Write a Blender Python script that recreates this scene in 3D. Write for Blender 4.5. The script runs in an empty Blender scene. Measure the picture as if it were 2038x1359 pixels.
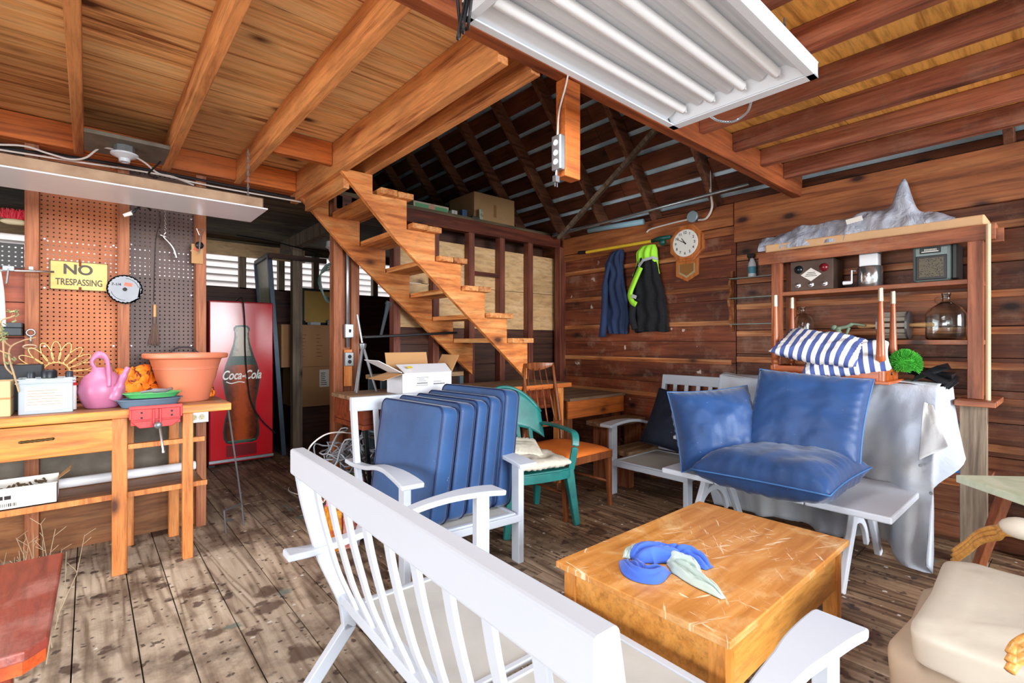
import bpy, bmesh, math, random
from mathutils import Vector, Matrix, Euler, noise
R = math.radians
random.seed(7)
C = bpy.context.scene.collection
sc = bpy.context.scene
# ---------------- camera, sky, light, exposure ----------------
CAM_H = 1.35; F = 977.0; YAW = R(40.8)
FW = Vector((math.sin(YAW), math.cos(YAW), 0)); RT = Vector((math.cos(YAW), -math.sin(YAW), 0))
cam_data = bpy.data.cameras.new('camera'); cam = bpy.data.objects.new('camera', cam_data); C.objects.link(cam)
cam.location = (0, 0, CAM_H); cam.rotation_euler = (R(90), 0, -YAW)
cam_data.sensor_width = 36; cam_data.lens = F / 2038 * 36; cam_data.clip_start = 0.05
sc.camera = cam
w = bpy.data.worlds.new('sky'); sc.world = w; w.use_nodes = True
bg = w.node_tree.nodes['Background']; bg.inputs[0].default_value = (0.86, 0.93, 1.0, 1); bg.inputs[1].default_value = 0.85
def area(name, loc, target, sx, sy, power, col):
    l = bpy.data.lights.new(name, 'AREA'); l.shape = 'RECTANGLE'; l.size = sx; l.size_y = sy; l.energy = power; l.color = col
    o = bpy.data.objects.new(name, l); C.objects.link(o); o.location = loc
    o.rotation_euler = (Vector(target) - Vector(loc)).to_track_quat('-Z', 'Y').to_euler()
    return o
# daylight coming in through the open front door behind the camera and the open side on the left
area('door_daylight', (1.6, -8.5, 2.6), (2.4, 3, 1.3), 7, 4, 1000, (0.93, 0.97, 1))
area('side_daylight', (-7.5, 0.8, 2.3), (2.5, 2.6, 1.2), 5, 4, 650, (0.96, 0.98, 1))
area('siding_fill', (1.0, 9.0, 7.0), (1.5, 10.6, 2.6), 7, 2, 300, (1, 1, 1))  # added lamp in the yard, aimed at the siding to brighten it
sc.view_settings.view_transform = 'Standard'; sc.view_settings.look = 'None'; sc.view_settings.gamma = 1
sc.view_settings.use_curve_mapping = False
sc.view_settings.exposure = 1.05
sc.cycles.use_denoising = True
sc.cycles.max_bounces = 10; sc.cycles.diffuse_bounces = 6; sc.cycles.transparent_max_bounces = 12
sc.cycles.sample_clamp_indirect = 6

def at(px, py, X=None, Y=None, Z=None):
    """the point of the place seen at a pixel of the 2038x1359 photograph, on the plane X=, Y= or z="""
    d = FW + RT * ((px - 1019) / F) + Vector((0, 0, (679.5 - py) / F))
    if X is not None: k = X / d.x
    elif Y is not None: k = Y / d.y
    else: k = (Z - CAM_H) / d.z
    return Vector((0, 0, CAM_H)) + d * k

# ---------------- materials ----------------
def lin(c):
    f = lambda v: (v / 255) / 12.92 if v / 255 <= 0.04045 else ((v / 255 + 0.055) / 1.055) ** 2.4
    return (f(c[0]), f(c[1]), f(c[2]), 1)
class NT:
    def __init__(s, name):
        s.m = bpy.data.materials.new(name); s.m.use_nodes = True; s.t = s.m.node_tree
        s.b = s.t.nodes['Principled BSDF']; s.out = s.t.nodes['Material Output']
    def n(s, typ, **kw):
        nd = s.t.nodes.new(typ)
        for k, v in kw.items():
            if k.startswith('i_'): nd.inputs[int(k[2:])].default_value = v
            else: setattr(nd, k, v)
        return nd
    def l(s, a, b): s.t.links.new(a, b); return b
    def math(s, op, a, b=None, clamp=False):
        nd = s.n('ShaderNodeMath', operation=op, use_clamp=clamp)
        for i, v in enumerate((a, b)):
            if v is None: continue
            if isinstance(v, (int, float)): nd.inputs[i].default_value = v
            else: s.l(v, nd.inputs[i])
        return nd.outputs[0]
    def mix(s, f, a, b, mode='MIX'):
        nd = s.n('ShaderNodeMix', data_type='RGBA', blend_type=mode)
        for i, v in ((0, f), (6, a), (7, b)):
            if isinstance(v, (int, float)): nd.inputs[i].default_value = v
            elif isinstance(v, tuple): nd.inputs[i].default_value = v
            else: s.l(v, nd.inputs[i])
        return nd.outputs[2]
    def ramp(s, f, stops):
        nd = s.n('ShaderNodeValToRGB'); cr = nd.color_ramp
        while len(cr.elements) < len(stops): cr.elements.new(0.5)
        for e, (p, c) in zip(cr.elements, stops):
            e.position = p; e.color = c if len(c) == 4 else (*c, 1)
        s.l(f, nd.inputs[0]); return nd.outputs[0]
    def coords(s, scale=(1, 1, 1), rnd=True, island=False):
        tc = s.n('ShaderNodeTexCoord'); v = tc.outputs['Object']
        if rnd:
            r = s.n('ShaderNodeNewGeometry').outputs['Random Per Island'] if island else s.n('ShaderNodeObjectInfo').outputs['Random']
            k = s.n('ShaderNodeVectorMath', operation='SCALE'); k.inputs[0].default_value = (37, 53, 71); s.l(r, k.inputs[3])
            a = s.n('ShaderNodeVectorMath', operation='ADD'); s.l(v, a.inputs[0]); s.l(k.outputs[0], a.inputs[1]); v = a.outputs[0]; s.rnd = r
        m = s.n('ShaderNodeMapping'); m.inputs['Scale'].default_value = scale; s.l(v, m.inputs[0])
        return m.outputs[0], v
    def noise(s, v, scale, detail=4, rough=0.55, dist=0.0):
        nd = s.n('ShaderNodeTexNoise'); nd.inputs['Scale'].default_value = scale; nd.inputs['Detail'].default_value = detail
        nd.inputs['Roughness'].default_value = rough; nd.inputs['Distortion'].default_value = dist
        s.l(v, nd.inputs['Vector']); return nd.outputs[0]
    def fin(s, col, rough=0.6, bump=None, bs=0.3, bd=0.01, metal=0, spec=0.4):
        if isinstance(col, tuple): s.b.inputs['Base Color'].default_value = col
        else: s.l(col, s.b.inputs['Base Color'])
        if isinstance(rough, (int, float)): s.b.inputs['Roughness'].default_value = rough
        else: s.l(rough, s.b.inputs['Roughness'])
        s.b.inputs['Metallic'].default_value = metal; s.b.inputs['Specular IOR Level'].default_value = spec
        if bump is not None:
            bn = s.n('ShaderNodeBump'); bn.inputs['Strength'].default_value = bs; bn.inputs['Distance'].default_value = bd
            s.l(bump, bn.inputs['Height']); s.l(bn.outputs[0], s.b.inputs['Normal'])
        return s.m
def plain(name, c, rough=0.5, metal=0, var=0.12, ns=6, bs=0.0, c2=None, alpha=None, trans=0):
    t = NT(name); v, _ = t.coords(); n = t.noise(v, ns, 5)
    a = lin(c); b = lin(c2) if c2 else tuple(x * (1 - var) for x in a[:3]) + (1,)
    col = t.ramp(n, [(0.3, b), (0.65, a)])
    m = t.fin(col, rough, n if bs else None, bs, 0.01, metal)
    if alpha is not None: t.b.inputs['Alpha'].default_value = alpha
    if trans: t.b.inputs['Transmission Weight'].default_value = trans; t.b.inputs['IOR'].default_value = 1.45
    return m
def wood(name, c, dark, ax='X', grain=16, along=0.7, knots=0.5, rough=0.6, island=False, contrast=1.0, light=None, bs=0.35, vary=0.35, worn=0.0, wornc=(170, 150, 130), splat=0):
    t = NT(name); i = 'XYZ'.index(ax); s = [grain] * 3; s[i] = along
    v, raw = t.coords(tuple(s), True, island)
    n = t.noise(v, 1.6, 6, 0.62, 0.9)
    s2 = [3.0] * 3; s2[i] = 0.22
    m2 = t.n('ShaderNodeMapping'); m2.inputs['Scale'].default_value = tuple(s2); t.l(raw, m2.inputs[0])
    big = t.noise(m2.outputs[0], 1.0, 2, 0.5, 0.4)
    ring = t.math('SINE', t.math('MULTIPLY', big, 55)); ring = t.math('MULTIPLY', t.math('ADD', ring, 1), 0.5)
    ring = t.math('POWER', ring, 2.5)
    f = t.math('ADD', t.math('MULTIPLY', n, 0.86), t.math('MULTIPLY', t.math('SUBTRACT', 1, ring), 0.14))
    base = lin(c); dk = lin(dark); lt = lin(light) if light else tuple(min(1, x * 1.25) for x in base[:3]) + (1,)
    w0 = 0.5 - 0.2 / contrast; w1 = 0.5 + 0.22 / contrast
    col = t.ramp(f, [(max(0, w0 - 0.06), dk), ((w0 + w1) / 2 - 0.03, base), (w1 + 0.05, lt)])
    patch = t.noise(raw, 1.7, 3); pr = t.ramp(patch, [(0.3, (1 - vary,) * 3), (0.7, (1.0 + vary * 0.35,) * 3)])
    col = t.mix(1.0, col, pr, 'MULTIPLY')
    isl = t.ramp(t.rnd, [(0, (1 - vary * 0.9, 1 - vary, 1 - vary)), (1, (1.08, 1.05, 1.0))]); col = t.mix(1.0, col, isl, 'MULTIPLY')
    if worn:
        wn = t.noise(raw, 5, 6, 0.7); wm = t.ramp(wn, [(0.52, (0, 0, 0)), (0.66, (worn,) * 3)]); col = t.mix(wm, col, lin(wornc))
    if knots:
        s3 = [5.0] * 3; s3[i] = 2.6
        m3 = t.n('ShaderNodeMapping'); m3.inputs['Scale'].default_value = tuple(s3); t.l(raw, m3.inputs[0])
        vo = t.n('ShaderNodeTexVoronoi', feature='F1'); vo.inputs['Scale'].default_value = 1.0; t.l(m3.outputs[0], vo.inputs[0])
        sel = t.math('GREATER_THAN', t.n('ShaderNodeSeparateColor').outputs[0], 0.5)
        sep = t.n('ShaderNodeSeparateColor'); t.l(vo.outputs['Color'], sep.inputs[0])
        pick = t.math('GREATER_THAN', sep.outputs[0], 1 - knots * 0.8)
        k = t.ramp(vo.outputs[0], [(0.07, (1, 1, 1)), (0.17, (0.25,) * 3), (0.26, (0, 0, 0))])
        col = t.mix(t.math('MULTIPLY', k, pick), col, tuple(x * 0.35 for x in dk[:3]) + (1,))
    if splat:
        vs = t.n('ShaderNodeTexVoronoi'); vs.inputs['Scale'].default_value = 7; dn = t.n('ShaderNodeTexNoise'); dn.inputs['Scale'].default_value = 14; t.l(raw, dn.inputs['Vector'])
        ad = t.n('ShaderNodeVectorMath', operation='MULTIPLY_ADD'); t.l(dn.outputs['Color'], ad.inputs[0]); ad.inputs[1].default_value = (0.12,) * 3; t.l(raw, ad.inputs[2]); t.l(ad.outputs[0], vs.inputs[0])
        sc2 = t.n('ShaderNodeSeparateColor'); t.l(vs.outputs['Color'], sc2.inputs[0]); gate = t.math('GREATER_THAN', sc2.outputs[1], 1 - splat)
        col = t.mix(t.math('MULTIPLY', t.ramp(vs.outputs[0], [(0.12, (0.8,) * 3), (0.17, (0, 0, 0))]), gate), col, lin((214, 196, 180)))
    fine = t.noise(v, 5.5, 4, 0.7, 0.3); col = t.mix(1.0, col, t.ramp(fine, [(0.36, (0.72,) * 3), (0.52, (1.0,) * 3), (0.7, (1.1,) * 3)]), 'MULTIPLY')
    return t.fin(col, rough, f, bs, 0.004)

# ---------------- mesh building ----------------
WM = {}
def basis(x, y=None):
    x = Vector(x).normalized(); y = Vector(y or (0, 0, 1)); 
    if abs(x.dot(y)) > 0.98: y = Vector((0, 1, 0))
    z = x.cross(y).normalized(); y = z.cross(x)
    return Matrix((x, y, z)).transposed()
class MB:
    def __init__(s, world=True): s.bm = bmesh.new(); s.w = world; s.mi = 0
    def _f(s, vs, mi=None):
        try: f = s.bm.faces.new(vs); f.material_index = s.mi; return f
        except ValueError: return None
    def hexa(s, p):
        v = [s.bm.verts.new(q) for q in p]
        for q in ((0, 3, 2, 1), (4, 5, 6, 7), (0, 1, 5, 4), (1, 2, 6, 5), (2, 3, 7, 6), (3, 0, 4, 7)): s._f([v[i] for i in q])
        return s
    def box(s, lo, hi):
        a, b, c = [min(lo[i], hi[i]) for i in range(3)]; d, e, f = [max(lo[i], hi[i]) for i in range(3)]
        return s.hexa([(a, b, c), (d, b, c), (d, e, c), (a, e, c), (a, b, f), (d, b, f), (d, e, f), (a, e, f)])
    def obox(s, c, size, rot=(0, 0, 0)):
        M = rot if isinstance(rot, Matrix) else Euler([R(a) for a in rot]).to_matrix(); h = [q / 2 for q in size]; c = Vector(c)
        return s.hexa([c + M @ Vector((x * h[0], y * h[1], z * h[2])) for z in (-1, 1) for x, y in ((-1, -1), (1, -1), (1, 1), (-1, 1))])
    def beam(s, p0, p1, wd, ht, up=(0, 0, 1), t1=None):
        """board from p0 to p1, wd across, ht along up; t1 scales the far end"""
        p0 = Vector(p0); p1 = Vector(p1); B = basis(p1 - p0, up); y = B.col[1]; z = B.col[2]; t1 = t1 or 1
        q = []
        for p, k in ((p0, 1), (p1, t1)):
            q.append([p + z * (a * wd / 2 * k) + y * (b * ht / 2 * k) for a, b in ((-1, -1), (1, -1), (1, 1), (-1, 1))])
        v = [[s.bm.verts.new(r) for r in k] for k in q]
        s._f(v[0][::-1]); s._f(v[1])
        for i in range(4): s._f([v[0][i], v[0][(i + 1) % 4], v[1][(i + 1) % 4], v[1][i]])
        return s
    def sweep(s, pts, sec, closed=False, up=(0, 0, 1), scl=None):
        """sweep the cross-section [(a,b)] (a sideways, b along up) along pts"""
        pts = [Vector(p) for p in pts]; n = len(pts); rings = []; prev = None
        for i, p in enumerate(pts):
            if closed: d = pts[(i + 1) % n] - pts[i - 1]
            else: d = pts[min(i + 1, n - 1)] - pts[max(i - 1, 0)]
            if d.length < 1e-9: d = Vector((0, 0, 1))
            d.normalize()
            if up is None:
                if prev is None: B = basis(d); z, y = B.col[2].copy(), B.col[1].copy()
                else:
                    z = prev - d * prev.dot(d); z.normalize(); y = z.cross(d)
                prev = z
            else:
                B = basis(d, up); y, z = B.col[1], B.col[2]
            k = scl[i] if scl else 1
            ka, kb = (k if isinstance(k, tuple) else (k, k))
            rings.append([s.bm.verts.new(p + z * (a * ka) + y * (b * kb)) for a, b in sec])
        m = len(sec)
        for i in range(n if closed else n - 1):
            r0, r1 = rings[i], rings[(i + 1) % n]
            for j in range(m): s._f([r0[j], r0[(j + 1) % m], r1[(j + 1) % m], r1[j]])
        if not closed: s._f(rings[0][::-1]); s._f(rings[-1])
        return s
    def tube(s, pts, r, seg=8, closed=False):
        sec = [(math.cos(2 * math.pi * i / seg), math.sin(2 * math.pi * i / seg)) for i in range(seg)]
        rr = r if isinstance(r, (list, tuple)) else [r] * len(pts)
        return s.sweep(pts, sec, closed, None, rr)
    def flat(s, pts, wd, th, up=(0, 0, 1), scl=None):
        return s.sweep(pts, [(-wd / 2, -th / 2), (wd / 2, -th / 2), (wd / 2, th / 2), (-wd / 2, th / 2)], False, up, scl)
    def lathe(s, prof, c=(0, 0, 0), axis=(0, 0, 1), seg=20, cap=True):
        c = Vector(c); B = Vector(axis).normalized().to_track_quat('Z', 'Y').to_matrix(); rings = []
        for r, z in prof:
            rings.append([s.bm.verts.new(c + B @ Vector((r * math.cos(2 * math.pi * i / seg), r * math.sin(2 * math.pi * i / seg), z))) for i in range(seg)])
        for a, b in zip(rings, rings[1:]):
            for j in range(seg): s._f([a[j], a[(j + 1) % seg], b[(j + 1) % seg], b[j]])
        if cap: s._f(rings[0][::-1]); s._f(rings[-1])
        return s
    def prism(s, poly, d0, d1, plane='XZ'):
        """extrude a 2D outline; plane XZ -> along Y, YZ -> along X, XY -> along Z"""
        def P(a, b, d): return {'XZ': (a, d, b), 'YZ': (d, a, b), 'XY': (a, b, d)}[plane]
        A = [s.bm.verts.new(P(a, b, d0)) for a, b in poly]; B = [s.bm.verts.new(P(a, b, d1)) for a, b in poly]
        s._f(A); s._f(B[::-1]); n = len(poly)
        for i in range(n): s._f([A[i], B[i], B[(i + 1) % n], A[(i + 1) % n]])
        return s
    def grid(s, fn, nu, nv, closed_u=False):
        V = [[s.bm.verts.new(fn(i / (nu if closed_u else nu - 1), j / (nv - 1))) for j in range(nv)] for i in range(nu)]
        for i in range(nu if closed_u else nu - 1):
            for j in range(nv - 1): s._f([V[i][j], V[(i + 1) % nu][j], V[(i + 1) % nu][j + 1], V[i][j + 1]])
        return V
    def ball(s, c, r, seg=12, sq=(1, 1, 1)):
        c = Vector(c); pr = []
        n = seg // 2 + 1
        rings = []
        for k in range(1, n):
            a = math.pi * k / n
            rings.append([s.bm.verts.new(c + Vector((r * sq[0] * math.sin(a) * math.cos(2 * math.pi * i / seg), r * sq[1] * math.sin(a) * math.sin(2 * math.pi * i / seg), -r * sq[2] * math.cos(a)))) for i in range(seg)])
        for a, b in zip(rings, rings[1:]):
            for j in range(seg): s._f([a[j], a[(j + 1) % seg], b[(j + 1) % seg], b[j]])
        s._f(rings[0][::-1]); s._f(rings[-1]); return s
    def build(s, name, mat, parent=None, bevel=0.0, smooth=False, weld=False, solid=0, sub=0, recenter=None, angle=None):
        bm = s.bm
        if weld: bmesh.ops.remove_doubles(bm, verts=bm.verts, dist=1e-4)
        bmesh.ops.recalc_face_normals(bm, faces=bm.faces)
        loc = None
        if parent is not None and s.w and parent.name in WM: bm.transform(WM[parent.name].inverted())
        if parent is None and s.w and recenter is not False and bm.verts:
            xs = [v.co.x for v in bm.verts]; ys = [v.co.y for v in bm.verts]; zs = [v.co.z for v in bm.verts]
            loc = Vector(((min(xs) + max(xs)) / 2, (min(ys) + max(ys)) / 2, min(zs))); bm.transform(Matrix.Translation(-loc))
        me = bpy.data.meshes.new(name); bm.to_mesh(me); bm.free()
        for mm in (mat if isinstance(mat, (list, tuple)) else [mat]): me.materials.append(mm)
        o = bpy.data.objects.new(name, me); C.objects.link(o)
        if loc is not None: o.location = loc; WM[o.name] = Matrix.Translation(loc)
        if parent is not None:
            o.parent = parent
            if parent.name in WM: WM[o.name] = WM[parent.name]
        if smooth:
            for p in me.polygons: p.use_smooth = True
            if angle is not None:
                try: me.set_sharp_from_angle(angle=R(angle))
                except Exception: pass
        if solid: md = o.modifiers.new('solid', 'SOLIDIFY'); md.thickness = solid; md.offset = 0
        if sub: md = o.modifiers.new('sub', 'SUBSURF'); md.levels = sub; md.render_levels = sub
        if bevel:
            md = o.modifiers.new('edge', 'BEVEL'); md.width = bevel; md.segments = 2; md.limit_method = 'ANGLE'; md.angle_limit = R(35)
        return o
def tag(o, label=None, cat=None, group=None, kind=None):
    for k, v in (('label', label), ('category', cat), ('group', group), ('kind', kind)):
        if v: o[k] = v
    return o
def thing(name, label, cat, loc=(0, 0, 0), rz=0, group=None, tilt=None):
    o = bpy.data.objects.new(name, None); C.objects.link(o); o.empty_display_size = 0.1
    o.location = loc; o.rotation_euler = Euler(tilt) if tilt else (0, 0, rz)
    WM[o.name] = Matrix.Translation(Vector(loc)) @ o.rotation_euler.to_matrix().to_4x4()
    return tag(o, label, cat, group)
def copy_tree(o, parent=None):
    c = o.copy(); C.objects.link(c)
    if parent: c.parent = parent
    for ch in [x for x in bpy.data.objects if x.parent == o]: copy_tree(ch, c)
    return c
def text(name, s, size, mat, parent, loc, rot, ext=0.001, align='CENTER', sx=1.0, shear=0.0, bold=0.0):
    """lettering: loc and rot are in the parent's frame; converted to a mesh"""
    cu = bpy.data.curves.new(name, 'FONT'); cu.body = s; cu.size = size; cu.extrude = ext; cu.align_x = align; cu.align_y = 'CENTER'; cu.shear = shear; cu.offset = bold
    tmp = bpy.data.objects.new('tmp', cu); C.objects.link(tmp)
    dg = bpy.context.evaluated_depsgraph_get(); me = bpy.data.meshes.new_from_object(tmp.evaluated_get(dg)); bpy.data.objects.remove(tmp)
    M = Matrix.Translation(Vector(loc)) @ Euler([R(a) for a in rot]).to_matrix().to_4x4() @ Matrix.Diagonal((sx, 1, 1, 1))
    me.transform(M); me.materials.clear(); me.materials.append(mat)
    o = bpy.data.objects.new(name, me); C.objects.link(o); o.parent = parent
    return o
def noisy(p, amp, sc_, seed=0):
    return amp * noise.noise(Vector(p) * sc_ + Vector((seed * 7.3, seed * 3.1, seed)))
# ---------------- shared materials ----------------
M = {}
M['ply'] = wood('ceiling_plywood', (250, 198, 132), (144, 88, 48), 'X', 11, 0.5, 1.0, 0.6, True, 1.7, (255, 220, 160), vary=0.18)
M['ply2'] = wood('ceiling_plywood_yellow', (244, 180, 92), (160, 96, 38), 'X', 9, 0.8, 0.3, 0.6, True, 1.0, (245, 185, 100), vary=0.2)
M['joist_new'] = wood('joist_orange_pine', (232, 156, 94), (132, 68, 34), 'Y', 14, 0.8, 0.5, 0.6, False, 1.1, (232, 165, 100), vary=0.3)
M['joist_newX'] = wood('blocking_orange_pine', (200, 108, 42), (124, 56, 20), 'X', 14, 0.8, 0.5, 0.6, False, 1.0, vary=0.25)
M['joist_old'] = wood('joist_old_redwood', (154, 86, 60), (74, 34, 26), 'Y', 14, 0.8, 0.3, 0.6, False, 1.1, (188, 124, 96), vary=0.35, worn=0.35, wornc=(150, 112, 92))
M['beamX'] = wood('old_beam_wood', (150, 76, 38), (72, 30, 16), 'X', 14, 0.7, 0.3, 0.55, False, 1.0, (182, 104, 58), vary=0.3)
M['stair'] = wood('stair_fir', (212, 126, 62), (132, 66, 28), 'X', 9, 1.2, 0.7, 0.55, True, 1.0, (238, 176, 108), vary=0.22)
M['tread'] = wood('tread_fir', (216, 136, 72), (124, 60, 30), 'Y', 16, 0.8, 0.3, 0.6, True, 1.1, (240, 184, 120), vary=0.3)
M['wallR'] = wood('wall_old_redwood', (128, 62, 34), (58, 24, 14), 'Y', 15, 0.7, 0.5, 0.55, True, 1.0, (160, 88, 52), vary=0.42, worn=0.28, wornc=(176, 142, 118), splat=0.16)
M['wallR2'] = wood('wall_old_brown_boards', (126, 72, 46), (58, 28, 18), 'Y', 15, 0.7, 0.5, 0.6, True, 1.0, (162, 106, 74), vary=0.42, worn=0.4, wornc=(150, 122, 104), splat=0.05)
M['header'] = wood('wall_header_board', (152, 86, 46), (84, 40, 22), 'Y', 10, 0.6, 0.6, 0.5, True, 1.0, (184, 118, 72), vary=0.3)
M['batten'] = wood('wall_batten_pine', (172, 100, 52), (96, 48, 24), 'Y', 18, 0.8, 0.3, 0.55, True, 1.0, (214, 160, 112), vary=0.35)
M['stud'] = wood('stud_brown', (150, 86, 52), (82, 42, 24), 'Z', 16, 0.8, 0.4, 0.6, True, 1.0, (180, 118, 80), vary=0.3)
M['studdark'] = wood('stud_dark_redwood', (104, 50, 34), (50, 22, 16), 'Z', 16, 0.8, 0.3, 0.55, True, 1.0, (140, 84, 62), vary=0.35)
M['darkX'] = wood('dark_old_boards', (72, 40, 28), (30, 15, 10), 'X', 15, 0.7, 0.2, 0.6, True, 1.0, (100, 62, 44), vary=0.4)
M['rail'] = wood('loft_rail_wood', (92, 40, 24), (42, 16, 10), 'X', 15, 0.7, 0.3, 0.5, True, 1.0, (130, 68, 46), vary=0.3)
M['roof'] = wood('roof_sheathing', (126, 68, 42), (46, 24, 17), 'Y', 10, 0.8, 0.4, 0.6, True, 1.0, (136, 78, 50), vary=0.6)
M['rafter'] = wood('rafter_wood', (126, 78, 56), (62, 34, 24), 'X', 9, 0.9, 0.3, 0.6, True, 1.0, (160, 112, 86), vary=0.4)
M['grey'] = wood('weathered_grey_wood', (120, 104, 88), (64, 54, 44), 'Z', 15, 0.8, 0.4, 0.7, True, 1.0, (156, 140, 122), vary=0.3)
M['greyX'] = wood('weathered_ceiling_boards', (106, 92, 70), (48, 40, 30), 'X', 12, 0.6, 0.4, 0.7, True, 1.1, (150, 130, 96), vary=0.5)
M['tanply'] = wood('tan_plywood', (206, 166, 118), (180, 136, 90), 'X', 5, 1.2, 0.15, 0.55, True, 0.8, (222, 188, 144), vary=0.12)
M['lowply'] = wood('bench_wall_plywood', (170, 112, 66), (108, 64, 36), 'X', 7, 0.8, 0.3, 0.6, True, 0.9, (196, 146, 98), vary=0.4)
M['greyply'] = plain('grey_dusty_board', (128, 120, 108), 0.8, 0, 0.35, 5, c2=(92, 84, 74))
M['redboard'] = wood('red_brown_board', (140, 64, 34), (84, 34, 20), 'X', 10, 0.8, 0.2, 0.5, True, 0.9, vary=0.2)
M['metal'] = plain('galvanized_metal', (176, 184, 190), 0.35, 0.8, 0.2, 8)
M['zinc'] = plain('pale_blue_metal_roofing', (214, 236, 248), 0.6, 0.0, 0.5, 3, c2=(150, 180, 198))
M['white'] = plain('white_paint', (236, 238, 242), 0.35, 0, 0.05, 5)
M['siding'] = plain('siding_white_paint', (206, 198, 194), 0.6, 0, 0.08, 4)
M['black'] = plain('black_plastic', (22, 23, 26), 0.4, 0, 0.2)
def floor_mat():
    t = NT('old_plank_floor'); v, raw = t.coords((13, 0.9, 13), True, True)
    n = t.noise(v, 1.5, 7, 0.65, 1.0)
    tc = t.n('ShaderNodeTexCoord').outputs['Object']
    m2 = t.n('ShaderNodeMapping'); m2.inputs['Scale'].default_value = (5, 0.35, 5); t.l(raw, m2.inputs[0])
    big = t.noise(m2.outputs[0], 1.0, 2, 0.5, 0.5)
    ring = t.math('POWER', t.math('MULTIPLY', t.math('ADD', t.math('SINE', t.math('MULTIPLY', big, 60)), 1), 0.5), 2)
    f = t.math('ADD', t.math('MULTIPLY', n, 0.75), t.math('MULTIPLY', t.math('SUBTRACT', 1, ring), 0.22))
    grey = t.ramp(f, [(0.26, lin((118, 102, 86))), (0.48, lin((182, 167, 148))), (0.72, lin((214, 202, 184)))])
    brn = t.ramp(f, [(0.26, lin((66, 44, 32))), (0.48, lin((128, 96, 72))), (0.72, lin((174, 144, 114)))])
    sx = t.n('ShaderNodeSeparateXYZ'); t.l(tc, sx.inputs[0])
    # traffic wear: bare grey boards near the door, darker oiled boards towards the back and the right-hand wall
    wv = t.math('ADD', t.math('ADD', t.math('MULTIPLY', sx.outputs[0], 0.42), t.math('MULTIPLY', sx.outputs[1], 0.15)), t.math('MULTIPLY', t.noise(tc, 1.1, 4), 0.9))
    wm = t.ramp(t.math('MULTIPLY', wv, 0.5), [(0.5, (0, 0, 0)), (0.95, (1, 1, 1))])
    col = t.mix(wm, grey, brn)
    isl = t.ramp(t.rnd, [(0, (0.8, 0.8, 0.8)), (1, (1.06, 1.05, 1.03))]); col = t.mix(1.0, col, isl, 'MULTIPLY')
    # dirt blotches, knots, paint drips
    d = t.noise(tc, 2.3, 6, 0.7); dm = t.ramp(d, [(0.47, (0, 0, 0)), (0.66, (0.8,) * 3)]); col = t.mix(dm, col, lin((78, 60, 48)))
    def spots(scale, thr, r0, color, amt, seed):
        mm = t.n('ShaderNodeMapping'); mm.inputs['Location'].default_value = (seed, seed * 2, 0); mm.inputs['Scale'].default_value = (scale,) * 3; t.l(tc, mm.inputs[0])
        ds = t.n('ShaderNodeVectorMath', operation='ADD'); t.l(mm.outputs[0], ds.inputs[0])
        nn = t.n('ShaderNodeTexNoise'); nn.inputs['Scale'].default_value = 2.2; nn.inputs['Detail'].default_value = 4; t.l(mm.outputs[0], nn.inputs['Vector'])
        sb = t.n('ShaderNodeVectorMath', operation='SCALE'); t.l(nn.outputs['Color'], sb.inputs[0]); sb.inputs[3].default_value = 0.7; t.l(sb.outputs[0], ds.inputs[1])
        vo = t.n('ShaderNodeTexVoronoi'); vo.inputs['Scale'].default_value = 1; t.l(ds.outputs[0], vo.inputs[0])
        sp = t.n('ShaderNodeSeparateColor'); t.l(vo.outputs['Color'], sp.inputs[0])
        k = t.math('MULTIPLY', t.ramp(vo.outputs[0], [(r0 * 0.7, (1, 1, 1)), (r0, (0, 0, 0))]), t.math('GREATER_THAN', sp.outputs[0], thr))
        return t.mix(t.math('MULTIPLY', k, amt), col, color)
    col = spots(3.5, 0.72, 0.3, lin((70, 44, 34)), 0.75, 1)
    col = spots(8, 0.7, 0.3, lin((66, 46, 40)), 0.8, 3)
    col = spots(15, 0.72, 0.28, lin((52, 40, 38)), 0.8, 5)
    col = spots(30, 0.75, 0.3, lin((46, 36, 34)), 0.8, 13)
    col = spots(22, 0.9, 0.26, lin((220, 218, 210)), 0.85, 8)
    col = spots(7, 0.95, 0.3, lin((96, 116, 112)), 0.7, 11)
    return t.fin(col, 0.62, f, 0.4, 0.004)
M['floor'] = floor_mat()
M['void'] = plain('dark_gap', (26, 18, 14), 0.9)
def struct(o, label=None): return tag(o, label, None, None, 'structure')
# ---------------- floor ----------------
b = MB(); x = -3.2
while x < 4.5:
    wd = random.choice((0.17, 0.19, 0.22, 0.2, 0.24)); y = -3.2 - random.random() * 2
    while y < 7.3:
        ln = random.uniform(1.6, 4.0); z = random.uniform(-0.0015, 0.0015)
        b.box((x, max(y, -3.2), -0.03), (x + wd - 0.005, min(y + ln - 0.003, 7.3), z)); y += ln
    x += wd
struct(b.build('floor', M['floor'], bevel=0.0015, recenter=False), 'worn wide plank floor with dirt and paint spatter')
struct(MB().box((-3.3, -3.3, -0.12), (4.7, 9.5, -0.031)).build('floor_underlay', M['void'], recenter=False))
# ground outside
struct(MB().box((-14, -14, -0.3), (14, 16, -0.14)).build('ground', plain('ground_gravel', (170, 164, 154), 0.9, 0, 0.2, 9), recenter=False))
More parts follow.
